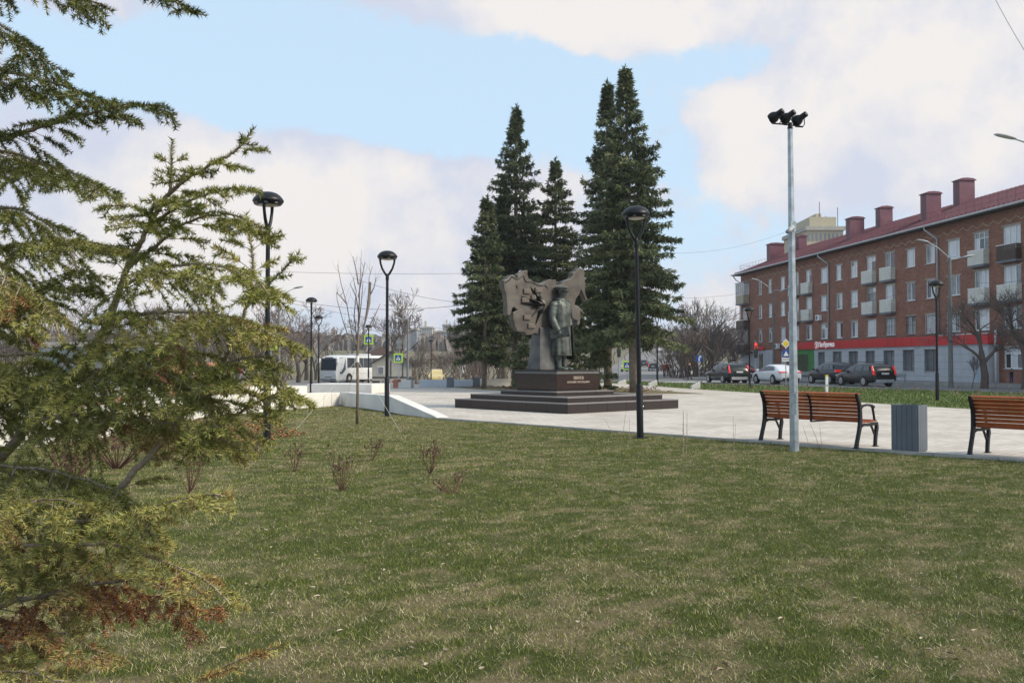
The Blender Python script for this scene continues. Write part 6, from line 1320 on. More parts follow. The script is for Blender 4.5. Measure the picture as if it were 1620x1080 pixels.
def limb(root, pts, r0, tint, L2=.34, sp=.062, droop=1.6, start=.12, nl=.0178, dead=0., tipn=True, dens=850, skip=.06):
    pw = [W3(a, b, d) for a, b, d in pts]; P = spline([tuple(q) for q in pw], 9)
    seg = np.linalg.norm(np.diff(P, axis=0), axis=1); S_ = np.concatenate([[0], np.cumsum(seg)]); Lt = S_[-1]
    wood = MB(); k = len(P); Pj = P + RNG.normal(0, .0015, P.shape)
    wood.tube([Vector(q) for q in Pj], [max(.0022, r0 * (1 - .88 * S_[i] / Lt)) for i in range(k)], 9)
    lo = wood.build('limb', TWIGM, root, smooth=True); F = Fol(); s = Lt * start; sd_ = 1
    while s < Lt * .985:
        i = np.searchsorted(S_, s) - 1; i = min(max(i, 0), k - 2); p = P[i] + (P[i + 1] - P[i]) * ((s - S_[i]) / max(seg[i], 1e-6)); ax = unit(P[i + 1] - P[i]); t = s / Lt
        h = np.cross(ax, [0, 0, 1.]); nh = np.linalg.norm(h); h = h / nh if nh > .15 else np.array([1, 0, 0.])
        for sg in (-1, 1):
            if RNG.random() < skip: continue
            ang = math.radians(RNG.uniform(42, 62)); roll = RNG.uniform(-.45, .35); up = np.cross(h, ax)
            d = ax * math.cos(ang) + (h * sg * math.cos(roll) + up * math.sin(roll)) * math.sin(ang) + np.array([0, 0, -.12])
            L_ = L2 * (1 - .66 * t) * RNG.uniform(.7, 1.15); td = tint + RNG.normal(0, .05)
            if RNG.random() < dead: td = RNG.uniform(.76, .95)
            sprout(F, p, d, max(.05, L_), droop * RNG.uniform(.5, 1.5), td, nl, 0, dens)
        if t > (.45 if r0 > .0095 else .12) and tipn:
            pass
        
        s += sp * 1.7 * (1 - .5 * t) * RNG.uniform(.8, 1.2)
    for i in range(k - 1):
        if S_[i] / Lt > (.45 if r0 > .0095 else .12): F.needles(P[i], P[i + 1], nl * .95, tint + RNG.normal(0, .03), dens * (1. if S_[i] / Lt > .6 else .75))
    F.needles(P[-2], P[-1] + unit(P[-1] - P[-2]) * .02, nl, tint, dens)
    link('needles', F.flush('needles', NEEDM), lo, 'stuff'); F.wood.build('twigs', TWIGM, lo, kind='stuff', fix=False)
spr = thing('near_spruce', 'near spruce reaching in from the left edge with olive green drooping shoots', 'tree', (0, 0, 0)); 
MB().tube([Vector((-2.35, 3.2, 0)), Vector((-2.3, 3.15, 1.5)), Vector((-2.25, 3.1, 4.0)), Vector((-2.2, 3.1, 7))], [.11, .095, .07, .02], 12).build('trunk', BARK, spr, smooth=True)
G1, G2, G3, DK = .42, .52, .60, .24
LM = [
 ([(-190, 900, 3.0), (0, 723, 2.85), (43, 673, 2.8), (117, 597, 2.75), (167, 517, 2.7), (200, 427, 2.65), (222, 385, 2.6), (267, 307, 2.6), (330, 262, 2.55), (370, 241, 2.55), (396, 211, 2.55)], .022, G1, .26, .075, .9, .12),
 ([(-200, 1090, 2.8), (79, 885, 2.6), (151, 815, 2.55), (201, 759, 2.5), (267, 687, 2.5), (300, 640, 2.5), (353, 573, 2.45), (385, 500, 2.45), (400, 430, 2.45), (392, 350, 2.45)], .018, G2, .27, .075, 1.6, .35),
 ([(-220, 290, 3.1), (0, 222, 2.85), (74, 196, 2.75), (148, 178, 2.65), (200, 167, 2.6), (255, 167, 2.55)], .014, DK, .26, .07, 1.8, .15),
 ([(-200, -50, 2.9), (0, 40, 2.7), (45, 75, 2.65), (75, 110, 2.6)], .009, DK, .30, .06, 2.5, .2),
 ([(-200, 60, 3.0), (0, 110, 2.8), (60, 125, 2.7), (110, 140, 2.65), (160, 158, 2.6)], .010, DK, .27, .06, 2.2, .2),
 ([(-200, -110, 2.8), (0, -45, 2.6), (90, -22, 2.55), (170, 14, 2.5)], .009, DK, .24, .06, 2.5, .2),
 ([(120, -90, 2.2), (190, -45, 2.15), (250, -14, 2.1), (303, 18, 2.05)], .007, .12, .10, .05, 2.0, .3),
 ([(-200, 230, 3.2), (0, 240, 2.9), (60, 258, 2.8), (120, 276, 2.7), (160, 300, 2.65)], .009, G1, .30, .06, 3.0, .2),
 ([(-200, 330, 3.0), (0, 328, 2.8), (60, 345, 2.7), (105, 385, 2.65), (125, 440, 2.6)], .009, G1, .30, .06, 2.5, .2),
 ([(-200, 420, 3.2), (0, 395, 3.0), (70, 380, 2.9), (150, 385, 2.85), (210, 400, 2.8)], .009, G1, .30, .06, 2.5, .2),
 ([(236, 355, 2.6), (300, 318, 2.5), (350, 300, 2.45), (398, 300, 2.4)], .005, G1, .13, .045, 1.2, .1),
 ([(240, 345, 2.6), (205, 325, 2.5), (160, 330, 2.45)], .004, G1, .10, .045, 2.0, .1),
 ([(267, 310, 2.6), (271, 275, 2.58), (272, 232, 2.56)], .004, G1, .05, .04, .3, .25),
 ([(190, 455, 2.7), (250, 425, 2.55), (330, 418, 2.4), (395, 438, 2.3), (430, 470, 2.25)], .006, G2, .24, .05, 2.5, .1),
 ([(175, 505, 2.7), (240, 495, 2.55), (330, 495, 2.4), (395, 512, 2.3), (440, 535, 2.25)], .007, G3, .26, .05, 3.0, .1),
 ([(120, 595, 2.75), (200, 578, 2.55), (260, 590, 2.45), (315, 625, 2.35), (345, 680, 2.3)], .007, G2, .28, .05, 3.0, .1),
 ([(50, 665, 2.8), (150, 655, 2.6), (240, 665, 2.5), (320, 683, 2.4), (392, 715, 2.35)], .008, G3, .25, .05, 3.0, .1),
 ([(270, 684, 2.5), (340, 672, 2.45), (400, 640, 2.4), (455, 618, 2.35), (470, 632, 2.3)], .006, G2, .20, .05, 2.0, .15),
 ([(310, 640, 2.45), (370, 605, 2.35), (430, 596, 2.3), (462, 625, 2.3)], .005, G2, .18, .05, 2.4, .15),
 ([(330, 600, 2.45), (370, 570, 2.4), (420, 565, 2.35), (455, 585, 2.3)], .005, G1, .15, .05, 2.4, .15),
 ([(47, 847, 2.5), (110, 825, 2.4), (189, 822, 2.3), (267, 793, 2.2), (330, 783, 2.15), (358, 786, 2.15)], .008, G3, .20, .05, 2.4, .2),
 ([(-100, 850, 2.6), (60, 862, 2.4), (180, 862, 2.35), (252, 885, 2.3), (320, 915, 2.25), (365, 957, 2.2)], .008, .66, .22, .055, 2.8, .25),
 ([(-80, 1000, 2.6), (0, 958, 2.5), (80, 938, 2.45), (145, 924, 2.4), (220, 919, 2.35), (275, 938, 2.3), (292, 975, 2.3)], .010, .84, .26, .055, 3.2, .15),
 ([(-150, 890, 2.8), (40, 880, 2.6), (120, 905, 2.5), (170, 960, 2.4)], .007, .66, .26, .055, 3.0, .2),
 ([(-150, 1010, 2.5), (20, 1022, 2.35), (90, 1000, 2.3), (170, 1035, 2.25)], .006, .72, .22, .055, 3.0, .2),
 ([(-180, 575, 2.9), (40, 560, 2.7), (110, 570, 2.6), (160, 610, 2.5), (185, 680, 2.45)], .008, G2, .32, .055, 3.0, .2),
 ([(-180, 510, 3.0), (0, 480, 2.9), (60, 460, 2.8), (130, 430, 2.75)], .008, G1, .32, .055, 2.2, .2),
 ([(-180, 740, 2.8), (30, 738, 2.6), (120, 755, 2.5), (200, 785, 2.4), (240, 850, 2.3)], .008, G2, .30, .055, 3.0, .2),
 ([(-180, 640, 2.9), (0, 610, 2.75), (60, 600, 2.7), (120, 545, 2.65)], .007, G1, .30, .055, 2.0, .2),
 ([(200, 427, 2.65), (250, 385, 2.6), (300, 350, 2.55), (365, 340, 2.5), (420, 362, 2.45)], .006, G1, .22, .05, 1.8, .15),
 ([(400, 470, 2.45), (440, 435, 2.42), (466, 408, 2.4)], .004, G1, .08, .045, 1.0, .1),
 ([(-100, 1075, 2.3), (20, 1062, 2.25), (90, 1075, 2.2), (150, 1100, 2.2)], .006, .62, .22, .055, 2.4, .2),
 ([(-150, 800, 2.6), (0, 800, 2.45), (70, 790, 2.35), (140, 800, 2.3)], .007, G3, .26, .055, 3.0, .2),
 ([(-150, 430, 2.7), (-20, 430, 2.6), (60, 470, 2.5), (100, 540, 2.45)], .007, G3, .28, .055, 3.0, .2),
 ([(150, 545, 2.7), (190, 545, 2.6), (240, 545, 2.5), (300, 560, 2.4), (350, 600, 2.35)], .006, G2, .24, .05, 2.8, .12),
 ([(300, 1095, 2.0), (345, 1060, 2.0), (400, 1035, 2.0), (441, 1022, 2.0)], .0028, .70, .06, .05, .5, .2),
]
EXTRA = []
erg = random.Random(4)
for (pts, r0, tint, L2, sp, droop, start) in LM:
    if pts[1][0] < 200 and pts[-1][0] < 400 and r0 < .012 and 380 < pts[1][1] < 900 and erg.random() < .12:
        dx, dy = erg.uniform(-70, -20), erg.uniform(-45, 45)
        EXTRA.append(([(a + dx, b + dy + erg.uniform(-8, 8), d + .28) for a, b, d in pts], r0 * .8, max(.2, tint - .12), L2, sp * 1.15, droop, start))
for i, (pts, r0, tint, L2, sp, droop, start) in enumerate(LM + EXTRA):
    limb(spr, pts, r0, tint, L2, sp, droop, start, dead=(.10 if pts[1][1] > 820 else .02 if pts[1][1] > 380 else .006), dens=(1250))
# ------------------------------------------------------------------ tall conifers
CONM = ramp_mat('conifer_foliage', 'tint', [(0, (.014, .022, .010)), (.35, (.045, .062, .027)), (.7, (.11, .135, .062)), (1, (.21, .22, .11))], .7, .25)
CBARK = mat('conifer_bark', (.10, .075, .055), .95, 0, .35, 5, bump=.7, bscale=18, col2=(.20, .165, .13))
def conifer(px, py, d, top_py, rmax, zlow, label, lean=0., seed=0, shape=.85, dens=1., tintb=0., group='tall conifers behind the monument', apexpx=None):
    rg = np.random.default_rng(seed); b = W3(px, 573, d); z0 = float(T(b.x, b.y)); H = W3(px, top_py, d).z - z0; t = thing('conifer', label, 'tree', (b.x, b.y, z0), 0, group); ax_ = XD(apexpx or px, d) - b.x
    def trunk(z): return np.array([ax_ * (z / H), 0, z])
    MB().tube([Vector(trunk(z)) for z in np.linspace(-.1, H, 10)], [max(.015, (.20 * H / 15) * (1 - z / H) ** .8 + .01) for z in np.linspace(0, H, 10)], 11).build('trunk', CBARK, t, smooth=True)
    Q, A = [], []; br = MB(); z = zlow
    def tuft(p, d, l, tint):
        n = 7; dv = unit(d + rg.normal(0, .48, (n, 3)) + np.array([0, 0, -.22])); w = unit(np.cross(dv, rg.normal(size=(n, 3)))) * (l * .095) ; ll = (l * rg.uniform(.6, 1.2, n))[:, None]
        V = np.empty((n, 4, 3)); V[:, 0] = p - w * .5; V[:, 1] = p + dv * ll * .5 - w; V[:, 2] = p + dv * ll; V[:, 3] = p + dv * ll * .5 + w; Q.append(V.reshape(-1, 3)); A.append(np.clip(tint + rg.normal(0, .12, n), 0, 1))
    while z < H - .15:
        f = (z - zlow) / (H - zlow); prof = rmax * (1 - f) ** shape * (.80 + .2 * min(1, f * 6)) * (.5 + .5 * min(1, (1 - f) / .32)); nb = int(7 + 2 * rg.random())
        a0 = rg.uniform(0, 6.28)
        for k in range(nb):
            if rg.random() < .16: continue
            a = a0 + k * 2 * math.pi / nb + rg.normal(0, .2); Lb_ = max(.12, prof * rg.uniform(.55, 1.22)); zz_ = z + rg.uniform(-.12, .12); p = trunk(zz_); dirh = np.array([math.cos(a), math.sin(a), 0.])
            up = .45 * (f ** 1.5) - .18 * (1 - f); n = max(3, int(Lb_ / .17)); pts = [p]; dd = dirh + np.array([0, 0, up])
            for i in range(n): dd = dd + np.array([0, 0, (-.10 if i < n * .55 else .13)]) * (1 - f * .6) * (4 / max(n, 4)); pts.append(pts[-1] + unit(dd) * Lb_ / n)
            br.tube([Vector(q) for q in pts], [max(.006, .03 * Lb_ / 2.5 * (1 - i / (n + 1))) for i in range(n + 1)], 4, caps=False)
            bt_ = rg.normal(.50 + tintb, .15)
            for i in range(1, n + 1):
                tt = i / n
                if tt < .18 and Lb_ > 1: continue
                h = np.array([-math.sin(a), math.cos(a), 0.]); wdt = .42 * Lb_ * (1 - tt) * .8 + .10
                m = max(1, int(wdt / .16 * dens))
                for sd_ in (-1, 1):
                    for j in range(m):
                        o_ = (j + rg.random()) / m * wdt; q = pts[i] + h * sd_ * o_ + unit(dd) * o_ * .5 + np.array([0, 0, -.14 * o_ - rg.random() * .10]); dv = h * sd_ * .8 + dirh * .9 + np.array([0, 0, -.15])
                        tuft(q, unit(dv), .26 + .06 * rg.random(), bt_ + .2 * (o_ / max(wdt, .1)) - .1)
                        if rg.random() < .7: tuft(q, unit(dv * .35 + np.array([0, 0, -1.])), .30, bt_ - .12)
            tuft(pts[-1], unit(dd), .28, bt_ + .15)
        z += (.33 + .15 * (1 - f)) * rg.uniform(.8, 1.2) * (1 if f < .85 else .75)
    for k in range(5): tuft(trunk(H - .1 * k), np.array([0, 0, 1.]), .28, .4)
    br.build('boughs', CBARK, t, kind='stuff', fix=False)
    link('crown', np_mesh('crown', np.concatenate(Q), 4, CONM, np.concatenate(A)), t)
    return sum(len(a) for a in A)
n_ = 0
n_ += conifer(815, 0, 56, 168, 3.7, 4.0, 'tallest conifer of the left group, its trunk just left of the map slab', seed=1, apexpx=817, shape=.92)
n_ += conifer(766, 0, 52, 312, 2.1, 2.0, 'shortest conifer at the left end of the group with foliage nearly to the ground', seed=2, shape=.75, apexpx=770)
n_ += conifer(879, 0, 58, 253, 3.0, 3.8, 'slender conifer rising right behind the statue', seed=3, shape=.8)
n_ += conifer(962, 0, 53, 130, 2.9, 3.2, 'tall conifer standing left of the twin tops, its crown left of the lamp', seed=4)
n_ += conifer(1003, 0, 46, 107, 3.15, 3.0, 'tallest and broadest conifer directly behind the right lamp post', seed=5, apexpx=990, shape=.8, tintb=.10)
n_ += conifer(829, 0, 50, 537, .8, .15, 'young fir between the stem of the map slab and the tall trunk', seed=7, shape=.8, tintb=.15, group='young firs behind the monument')
n_ += conifer(948, 0, 47, 540, .95, .1, 'young fir just right of the granite plinth', seed=8, shape=.8, tintb=.1, group='young firs behind the monument')
n_ += conifer(917, 0, 50, 500, 1.1, .2, 'young fir behind the dark cape of the statue', seed=9, shape=.8, tintb=-.05, group='young firs behind the monument')
n_ += conifer(797, 0, 62, 300, 2.8, 3.4, 'conifer half hidden between the two left ones', seed=10, shape=.8, tintb=-.1)
print('conifer quads', n_)
# ------------------------------------------------------------------ bare trees
def bare(seed, H, spread=.75, depth=6, nb=3, multi=1, r0=.14, upright=.25, twig=.012, clear=.22):
    rg = random.Random(seed); W_ = MB(); Tw = MB()
    def grow(p, d, L_, r, lv):
        n = 3 if lv < depth - 1 else 2; pts = [p]; dd = d.copy()
        for i in range(n):
            dd = (dd + Vector((rg.gauss(0, .13), rg.gauss(0, .13), rg.gauss(0, .08) + upright * .12))).normalized(); pts.append(pts[-1] + dd * (L_ / n))
        re = r * .62; rr = [r + (re - r) * i / n for i in range(n + 1)]; (W_ if lv < 3 else Tw).tube(pts, rr, 6 if lv < 2 else 4 if lv < 3 else 3, caps=False)
        if lv >= depth: return
        k = nb + (1 if rg.random() < .5 else 0)
        for j in range(k):
            a = rg.uniform(0, 6.28); s_ = spread * rg.uniform(.5, 1.2); o = dd.orthogonal().normalized(); o2 = dd.cross(o); side = o * math.cos(a) + o2 * math.sin(a)
            nd = (dd + side * s_ + Vector((0, 0, upright))).normalized(); st_ = pts[-1] if j < 2 else pts[max(1, n - 1)]
            grow(st_, nd, L_ * rg.uniform(.58, .82), max(twig, re * rg.uniform(.6, .9)), lv + 1)
    for m in range(multi):
        a = rg.uniform(0, 6.28); base = Vector((math.cos(a), math.sin(a), 0)) * (0 if multi == 1 else rg.uniform(.05, .5)); d = Vector((math.cos(a) * (.0 if multi == 1 else .35), math.sin(a) * (0 if multi == 1 else .35), 1)).normalized()
        grow(base, d, H * clear * rg.uniform(.85, 1.1), r0 if multi == 1 else r0 * .5, 0)
    return W_, Tw
BT = mat('bare_twig_brown', (.105, .075, .065), .95, 0, .25, .8, col2=(.17, .125, .10)); BT2 = mat('bare_twig_grey', (.13, .11, .10), .95, 0, .2, .8); DKB = mat('dark_wet_bark', (.055, .042, .036), .95, 0, .3, 3)
PROT = []; BUSH = {}
for (sd_, H, sp_, dp_, nb_, mu, r0, up, cl) in ((1, 7.5, .75, 6, 2, 1, .15, .22, .27), (2, 7.5, .9, 6, 2, 1, .16, .12, .25), (3, 4.5, .5, 4, 2, 9, .09, .35, .33), (4, 3.4, .5, 4, 2, 10, .07, .3, .33), (5, 8.5, .45, 5, 3, 1, .10, .5, .25), (6, 6.5, .8, 6, 2, 2, .13, .2, .25), (7, 6.5, .85, 5, 3, 1, .13, .10, .24)):
    a, b = bare(sd_, H, sp_, dp_, nb_, mu, r0, up, .006 if sd_ == 7 else .012, cl)
    PROT.append((a.mesh('trunk', DKB if sd_ in (1, 2, 6) else BT, fix=False), b.mesh('crown', [BT, BT2][sd_ % 2], fix=False), H))
def heights(me_pair):
    z = [v.co.z for v in me_pair[1].vertices]; return max(z)
HP = [heights(p) for p in PROT]
def put_bare(k, px, d, top_py, label, cat='tree', group=None, name='bare_tree', rz=None, wide=1.):
    p = W3(px, 573, d); z0 = float(T(p.x, p.y)) - .1; H = W3(px, top_py, d).z - z0; s_ = H / HP[k]; rz = random.uniform(0, 6.28) if rz is None else rz
    t = thing(name, label, cat, (p.x, p.y, z0), rz, group); t.scale = (s_ * wide, s_ * wide, s_); BUSH.setdefault(group, []).append((px, t)); link('trunk', PROT[k][0], t); link('crown', PROT[k][1], t); return t
G_L = 'bare trees massed behind the coach road'; LB_L = 'leafless brown tree in the dense row behind the road at left'
for i, (px, d, tp) in enumerate([(520, 135, 508), (500, 130, 480), (472, 112, 484), (448, 90, 468), (425, 95, 480), (400, 100, 486), (375, 92, 470), (345, 98, 480), (315, 92, 468), (285, 96, 478), (250, 92, 470), (215, 98, 476), (180, 92, 470), (140, 96, 470), (100, 92, 462), (60, 96, 470), (20, 92, 466), (-30, 90, 460), (485, 128, 490), (440, 110, 485), (360, 112, 482), (240, 112, 480), (120, 112, 475)]):
    put_bare([0, 5, 1, 5][i % 4], px, d, tp, LB_L, group=G_L, wide=1.15)
for i, px in enumerate(list(range(-40, 500, 27))): put_bare(2, px + random.uniform(-8, 8), (101 if px < 470 else 130) + (i % 3) * 5, 525 + random.uniform(-12, 8), 'leafless thicket at the foot of the brown tree row at left', 'bush', 'thicket under the brown tree row', 'bare_bush', wide=1.5)
put_bare(5, 553, 160, 498, 'broad hazy leafless tree rising over the coach roof'); put_bare(1, 535, 170, 522, 'low hazy leafless tree left above the coach'); put_bare(4, 640, 110, 480, 'thin leafless tree behind the round sign'); put_bare(5, 612, 112, 452, 'sparse spreading leafless tree seen through the dark lamp fork')
put_bare(4, 717, 120, 505, 'upright leafless tree in front of the long grey block'); put_bare(5, 705, 125, 520, 'dark leafless tree left of the upright one by the grey block'); put_bare(4, 672, 118, 530, 'small leafless tree left of the farthest lamp'); put_bare(2, 660, 106, 560, 'brown bush at the corner of the small grey house', 'bush', None, 'bare_bush')
for i, (px, d, tp) in enumerate([(745, 96, 540), (765, 92, 535), (785, 96, 528), (805, 92, 540), (825, 96, 545), (850, 95, 540), (735, 104, 548), (755, 108, 538), (875, 100, 545), (900, 100, 550), (845, 88, 548)]):
    put_bare(3 if i % 2 else 2, px, d, tp, 'leafless brown bush behind the conifer trunks left of the statue', 'bush', 'brown bushes behind the conifers', 'bare_bush', wide=1.5)
for i, px in enumerate(range(530, 760, 15)): put_bare(3, px + random.uniform(-5, 5), 140 + (i % 3) * 12, 560 + random.uniform(-10, 6), 'far hazy brown bush on the skyline between the coach and the conifers', 'bush', 'far brown bushes on the skyline', 'bare_bush', wide=1.8)
for i, (px, d, tp) in enumerate([(1062, 100, 548), (1075, 96, 535), (1088, 98, 520), (1100, 95, 508), (1112, 98, 505), (1125, 103, 515), (1095, 110, 515), (1070, 112, 530), (1140, 112, 530), (1155, 115, 530), (1110, 115, 500), (1168, 122, 525)]):
    put_bare(2 if i % 3 else 3, px, d, tp, 'dense leafless brown bush right of the conifers', 'bush', 'dense brown bushes right of the conifers', 'bare_bush', wide=1.5)
put_bare(6, 1134, 93, 478, 'dark spreading leafless tree left of the brick building', wide=1.05); put_bare(5, 1088, 105, 472, 'pale leafless tree rising above the dense bushes'); put_bare(4, 1101, 108, 468, 'thin pale leafless birch above the dense bushes'); put_bare(0, 1160, 125, 505, 'leafless tree at the far corner of the brick building')
for i, px in enumerate((972, 990, 1008, 1022, 1060, 1075, 1092)): put_bare([0, 5][i % 2], px, 230 + 20 * (i % 3), 540 + (i % 2) * 6, 'far leafless tree beside the hill road', group='far trees beside the hill road', wide=1.3)
put_bare(6, 1557, 57.5, 462, 'leafless street tree with dark trunk before the red fascia end', wide=1.15, rz=1.0); put_bare(6, 1622, 56, 450, 'leafless street tree spreading in from the right edge', rz=2.0, wide=1.1); put_bare(4, 1537, 58, 560, 'small crooked bare tree left of the street tree by the shop')
for g_, fm in ((G_L, 'leafless brown tree, %s from the left in the row behind the coach road'), ('thicket under the brown tree row', 'low leafless thicket, %s from the left at the foot of the brown tree row'), ('brown bushes behind the conifers', 'leafless brown bush, %s from the left behind the trunks left of the statue'), ('far brown bushes on the skyline', 'far hazy brown bush, %s from the left between coach and conifers'), ('dense brown bushes right of the conifers', 'dense leafless brown bush, %s from the left between conifers and brick building'), ('far trees beside the hill road', 'far leafless tree, %s from the left beside the hill road')):
    relabel([o for _, o in BUSH[g_]], [k for k, _ in BUSH[g_]], fm)
# far wooded skyline as one mass
def far_wood():
    V_, A_ = [], []
    n = 5200; x = RNG.uniform(-330, 330, n); y = RNG.uniform(330, 520, n); z0 = T(x, y); h = RNG.uniform(2.5, 6.0, n) * (.6 + .8 * vnoise(x * .03, y * .02, 4)); w = RNG.uniform(1.2, 3.5, n)
    for k in range(3):
        a = RNG.uniform(0, 3.14, n); V = np.empty((n, 4, 3)); dx, dy = np.cos(a) * w, np.sin(a) * w; jx = RNG.normal(0, .6, n)
        V[:, 0] = np.stack([x - dx, y - dy, z0 - .5], 1); V[:, 1] = np.stack([x + dx, y + dy, z0 - .5], 1); V[:, 2] = np.stack([x + dx * .4 + jx, y + dy * .4, z0 + h], 1); V[:, 3] = np.stack([x - dx * .5 + jx, y - dy * .5, z0 + h * RNG.uniform(.7, 1, n)], 1); V_.append(V.reshape(-1, 3)); A_.append(RNG.random(n))
    ok = None
    me = np_mesh('far_wood', np.concatenate(V_), 4, ramp_mat('far_wood_colour', 'tint', [(0, (.15, .14, .14)), (1, (.26, .235, .225))], .95, .1), np.concatenate(A_))
    o = link('far_wood', me, None, 'stuff'); tag(o, 'far leafless woodland along the skyline', 'woodland')
far_wood()
# ------------------------------------------------------------------ staked young tree
yp = G(565, 672); yt = thing('young_tree', 'young staked tree with upright bare branches beside the sloping white wall', 'tree', (yp.x, yp.y, 0)); YB = mat('young_bark', (.16, .125, .09), .9, 0, .2, 10); 
rg = random.Random(21)
tm_ = MB(); tm_.tube([Vector((0, 0, -.02)), Vector((.01, 0, .8)), Vector((0, 0, 1.6)), Vector((.02, 0, 2.4)), Vector((.05, 0, 3.3)), Vector((.09, .0, 4.2))], [.042, .036, .030, .020, .012, .003], 9).build('trunk', YB, yt, smooth=True)
def ypt(px, py): v = W3(px, py, yp.y); return Vector((v.x - yp.x, 0, v.z))
TB = [[(566, 560), (556, 525), (548, 480), (540, 450), (536, 420)], [(566, 552), (574.5, 522), (583.5, 478), (585.5, 440), (588, 420)], [(566, 545), (560, 500), (562, 460), (561, 440)], [(567, 540), (578, 525), (590, 505), (600, 480)], [(565, 548), (550, 530), (545, 510), (535, 475), (530, 462)], [(567, 520), (572, 480), (574, 445)], [(584, 470), (592, 455), (596, 440)], [(548, 480), (540, 470), (531, 462)], [(568, 500), (563, 470), (552, 448)], [(567, 470), (573, 440), (577, 415)], [(567, 450), (563, 425), (557, 405)]]
for i, q in enumerate(TB):
    b = MB(); pts = [ypt(*a) + Vector((0, rg.uniform(-.3, .3) * j / 4, 0)) for j, a in enumerate(q)]; n = len(pts); b.tube(pts, [.014 * (1 - j / n) + .003 for j in range(n)], 5)
    for _ in range(5):
        k = rg.randint(0, n - 2); p = pts[k].lerp(pts[k + 1], rg.random()); d = Vector((rg.uniform(-.5, .5), rg.uniform(-.5, .5), .6)) * rg.uniform(.2, .5); b.tube([p, p + d * .5, p + d + Vector((0, 0, .05))], [.004, .003, .0015], 3)
    b.build('branch', YB, yt)
b = MB(); b.tube([ypt(574.5, 522) , ypt(580, 498), ypt(583.5, 478), ypt(585.5, 446)], [.015, .028, .042, .03], 8).build('wrapped_bundle', mat('grey_wrap', (.18, .16, .15), .8), yt)
MB().tube([Vector((0, 0, 1.50)), Vector((0, 0, 1.66))], [.045, .04], 10).build('bandage', mat('white_bandage', (.62, .60, .56), .85), yt)
for i, (px, py) in enumerate(((468, 679), (634, 684), (540, 655))):
    g = G(px, py); e = Vector((g.x - yp.x, g.y - yp.y, 0)); MB().tube([Vector((0, 0, 1.56)), e], .004, 4).build('guy_rope', mat('pale_rope', (.5, .48, .42), .8), yt); MB().tube([e + Vector((0, 0, -.03)), e + Vector((0, 0, .09))], .012, 5).build('peg', TWIGM, yt)
# ------------------------------------------------------------------ dry shrubs, whips and roses
STEMR = mat('red_brown_stem', (.11, .048, .032), .8, 0, .3, 20); DLEAF = mat('dried_dark_leaf', (.07, .035, .025), .85, 0, .4, 20)
def dry_shrub(px, py, top, w, label, seed, n=9, leaf=26, tall_clump=False, fallen=False, sc=1, red=True, group=None, par_name='dry_shrub'):
    rg = random.Random(seed); p = G(px, py); d = p.y; H = (py - top) * d / FOC; t = thing(par_name, label, 'shrub', (p.x, p.y, 0), 0, group); W_ = w * d / FOC / 2; st_ = MB(); lf = MB(); tips = []
    for i in range(n):
        a = rg.uniform(0, 6.28); r = W_ * rg.uniform(.45, 1.35); h = H * rg.uniform(.6, 1.0)
        if fallen: a = rg.choice([rg.uniform(2.6, 3.6), rg.uniform(.8, 1.6)]) if rg.random() < .8 else a; h = H * rg.uniform(.1, .6) if a > 2 else h * .9; r = W_ * rg.uniform(.6, 1.9)
        e = Vector((math.cos(a) * r, math.sin(a) * r * .8, h)); m = Vector((e.x * .55 + rg.gauss(0, .012), e.y * .55, h * .42)); st_.tube([Vector((0, 0, -.02)), m, e], [.0045 * sc, .0035 * sc, .0015], 4); tips += [e, m.lerp(e, .6), m.lerp(e, .8)]
        for _ in range(3):
            q = m.lerp(e, rg.random()); v = q + Vector((rg.gauss(0, W_ * .3), rg.gauss(0, W_ * .3), H * rg.uniform(.08, .22))); st_.tube([q, v], [.0025 * sc, .001], 3); tips.append(v)
    st_.build('stems', STEMR if red else TWIGM, t, kind='stuff', fix=False)
    for _ in range(leaf):
        c = rg.choice(tips) + Vector((rg.gauss(0, .01), rg.gauss(0, .01), rg.gauss(0, .01))); s_ = rg.uniform(.012, .028) * sc; a = Vector((rg.gauss(0, 1), rg.gauss(0, 1), rg.gauss(0, 1))).normalized() * s_; b = a.orthogonal().normalized() * s_ * .6
        lf.quad(c - a, c + b, c + a - Vector((0, 0, s_ * .5)), c - b)
    if leaf: lf.build('dry_leaves', DLEAF, t, kind='stuff', fix=False)
    return t
dry_shrub(465, 746, 697, 30, 'dry reddish shrub with forked twigs, left of the lawn group', 1, 11, 40)
dry_shrub(541, 777, 712, 36, 'dry reddish shrub leaning left, nearest of the lawn group', 2, 14, 50)
dry_shrub(588, 729, 694, 34, 'low dry shrub with dark leaf clusters and pale thin stems', 3, 8, 50)
dry_shrub(680, 750, 695, 34, 'dry shrub with dense upright stems and dark curled leaves on top', 4, 16, 90)
dry_shrub(716, 781, 740, 44, 'collapsed dry shrub with red stems lying on the grass', 5, 16, 50, fallen=True)
dry_shrub(300, 778, 708, 40, 'dry reddish shrub glimpsed under the spruce branches', 6, 12, 40, sc=1.2)
dry_shrub(408, 728, 676, 40, 'dark dry shrub immediately left of the left lamp post', 7, 12, 50, sc=1.2)
dry_shrub(185, 742, 672, 110, 'wide russet dry hedge shrub beneath the spruce at left', 8, 30, 260, sc=1.6); dry_shrub(262, 728, 668, 90, 'russet dry shrub right of the wide one beneath the spruce', 9, 24, 180, sc=1.6); dry_shrub(110, 775, 690, 110, 'russet dry shrub nearest the left edge beneath the spruce', 19, 26, 220, sc=1.5)
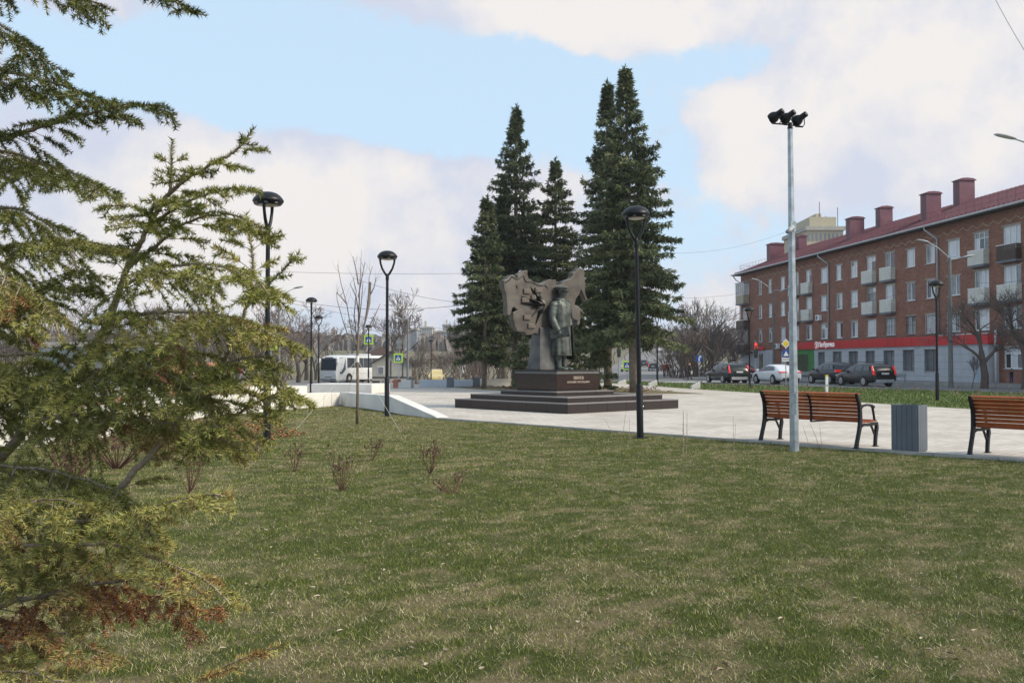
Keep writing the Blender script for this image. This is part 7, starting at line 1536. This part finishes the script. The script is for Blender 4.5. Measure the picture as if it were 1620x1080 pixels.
def whips(name, label, items):
    p = G(items[0][0], items[0][1]); t = thing('bare_whip', label, 'seedling', (p.x, p.y, 0))
    for (px, py, tx, ty, r) in items:
        a = G(px, py) - p; b = W3(tx, ty, p.y) - p; b.z = W3(tx, ty, p.y).z; m = a.lerp(b, .5) + Vector((random.gauss(0, .01), 0, 0)); MB().tube([a + Vector((0, 0, -.03)), m, b], [r, r * .8, r * .4], 5).build('stem', TWIGM, t)
        for k in range(5): q = a.lerp(b, .3 + .14 * k); MB().tube([q, q + Vector((random.choice([-1, 1]) * .012, 0, .012))], [r * .8, r * .5], 4).build('bud', TWIGM, t)
whips('w', 'three thin bare stems in front of the granite steps left of the lamp', [(980, 711, 990, 650, .004), (994, 711, 996, 660, .004), (975, 700, 958, 665, .003)])
whips('w', 'pair of straight bare sapling stems with pale bases on the lawn', [(1080, 726, 1081, 650, .008), (1085, 727, 1087, 652, .006)])
whips('w', 'cluster of thin bare stems left of the bench at the lawn edge', [(1162, 713, 1160, 657, .004), (1160, 712, 1164, 668, .003)])
whips('w', 'thin leaning bare stems on the lawn under the left bench', [(1282, 724, 1270, 672, .004), (1296, 708, 1282, 671, .004), (1301, 722, 1297, 672, .004)])
whips('w', 'faint bare stems along the foot of the sloping wall', [(524, 644, 525, 619, .006), (512, 645, 513, 622, .006), (536, 643, 531, 624, .005)]); whips('w', 'pair of dark bare stems by the sloping wall right of the young tree', [(588, 645, 588, 625, .007), (578, 645, 576, 622, .006)])
for i in range(20):
    t = i / 19; px = 1085 + 545 * t ** 1.05 + random.uniform(-6, 6); py = 609 + 17.5 * t ** 1.1 + random.uniform(0, 3.5)
    dry_shrub(px, py + 1.5, py - (9 + 4 * t), 12 + 9 * t, 'small dry rose bush, %s from the left in the row along the kerb' % ordn(i), 40 + i, 6, 12, sc=2.2, red=False, group='dry rose bushes along the kerb', par_name='rose_bush')
for i, (px, py) in enumerate(((1020, 617), (1032, 617.5), (1036, 616.5), (575, 610), (560, 612))): dry_shrub(px, py, py - 6, 8, ['tiny dry plant beside the middle wedge block', 'second tiny dry plant beside the middle wedge block', 'third tiny dry plant beside the middle wedge block', 'dry plant tuft on the paving before the coach', 'low dry plant near the terracotta paving'][i], 80 + i, 6, 10, sc=2)
print('tris', sum(len(o.data.loops) - 2 * len(o.data.polygons) for o in bpy.data.objects if o.type == 'MESH'))
# ------------------------------------------------------------------ air
hz_ = MB().box(-640, 640, -70, 1195, -2.2, 34.5); hm_ = bpy.data.materials.new('thin_haze'); hm_.use_nodes = True; nt = hm_.node_tree
for n in list(nt.nodes):
    if n.type == 'BSDF_PRINCIPLED': nt.nodes.remove(n)
vn = nt.nodes.new('ShaderNodeVolumePrincipled'); vn.inputs['Color'].default_value = (.9, .92, .97, 1); vn.inputs['Density'].default_value = .00030; vn.inputs['Anisotropy'].default_value = .2
nt.links.new(vn.outputs[0], nt.nodes['Material Output'].inputs['Volume']); hz_.build('haze', hm_, None, kind='stuff')
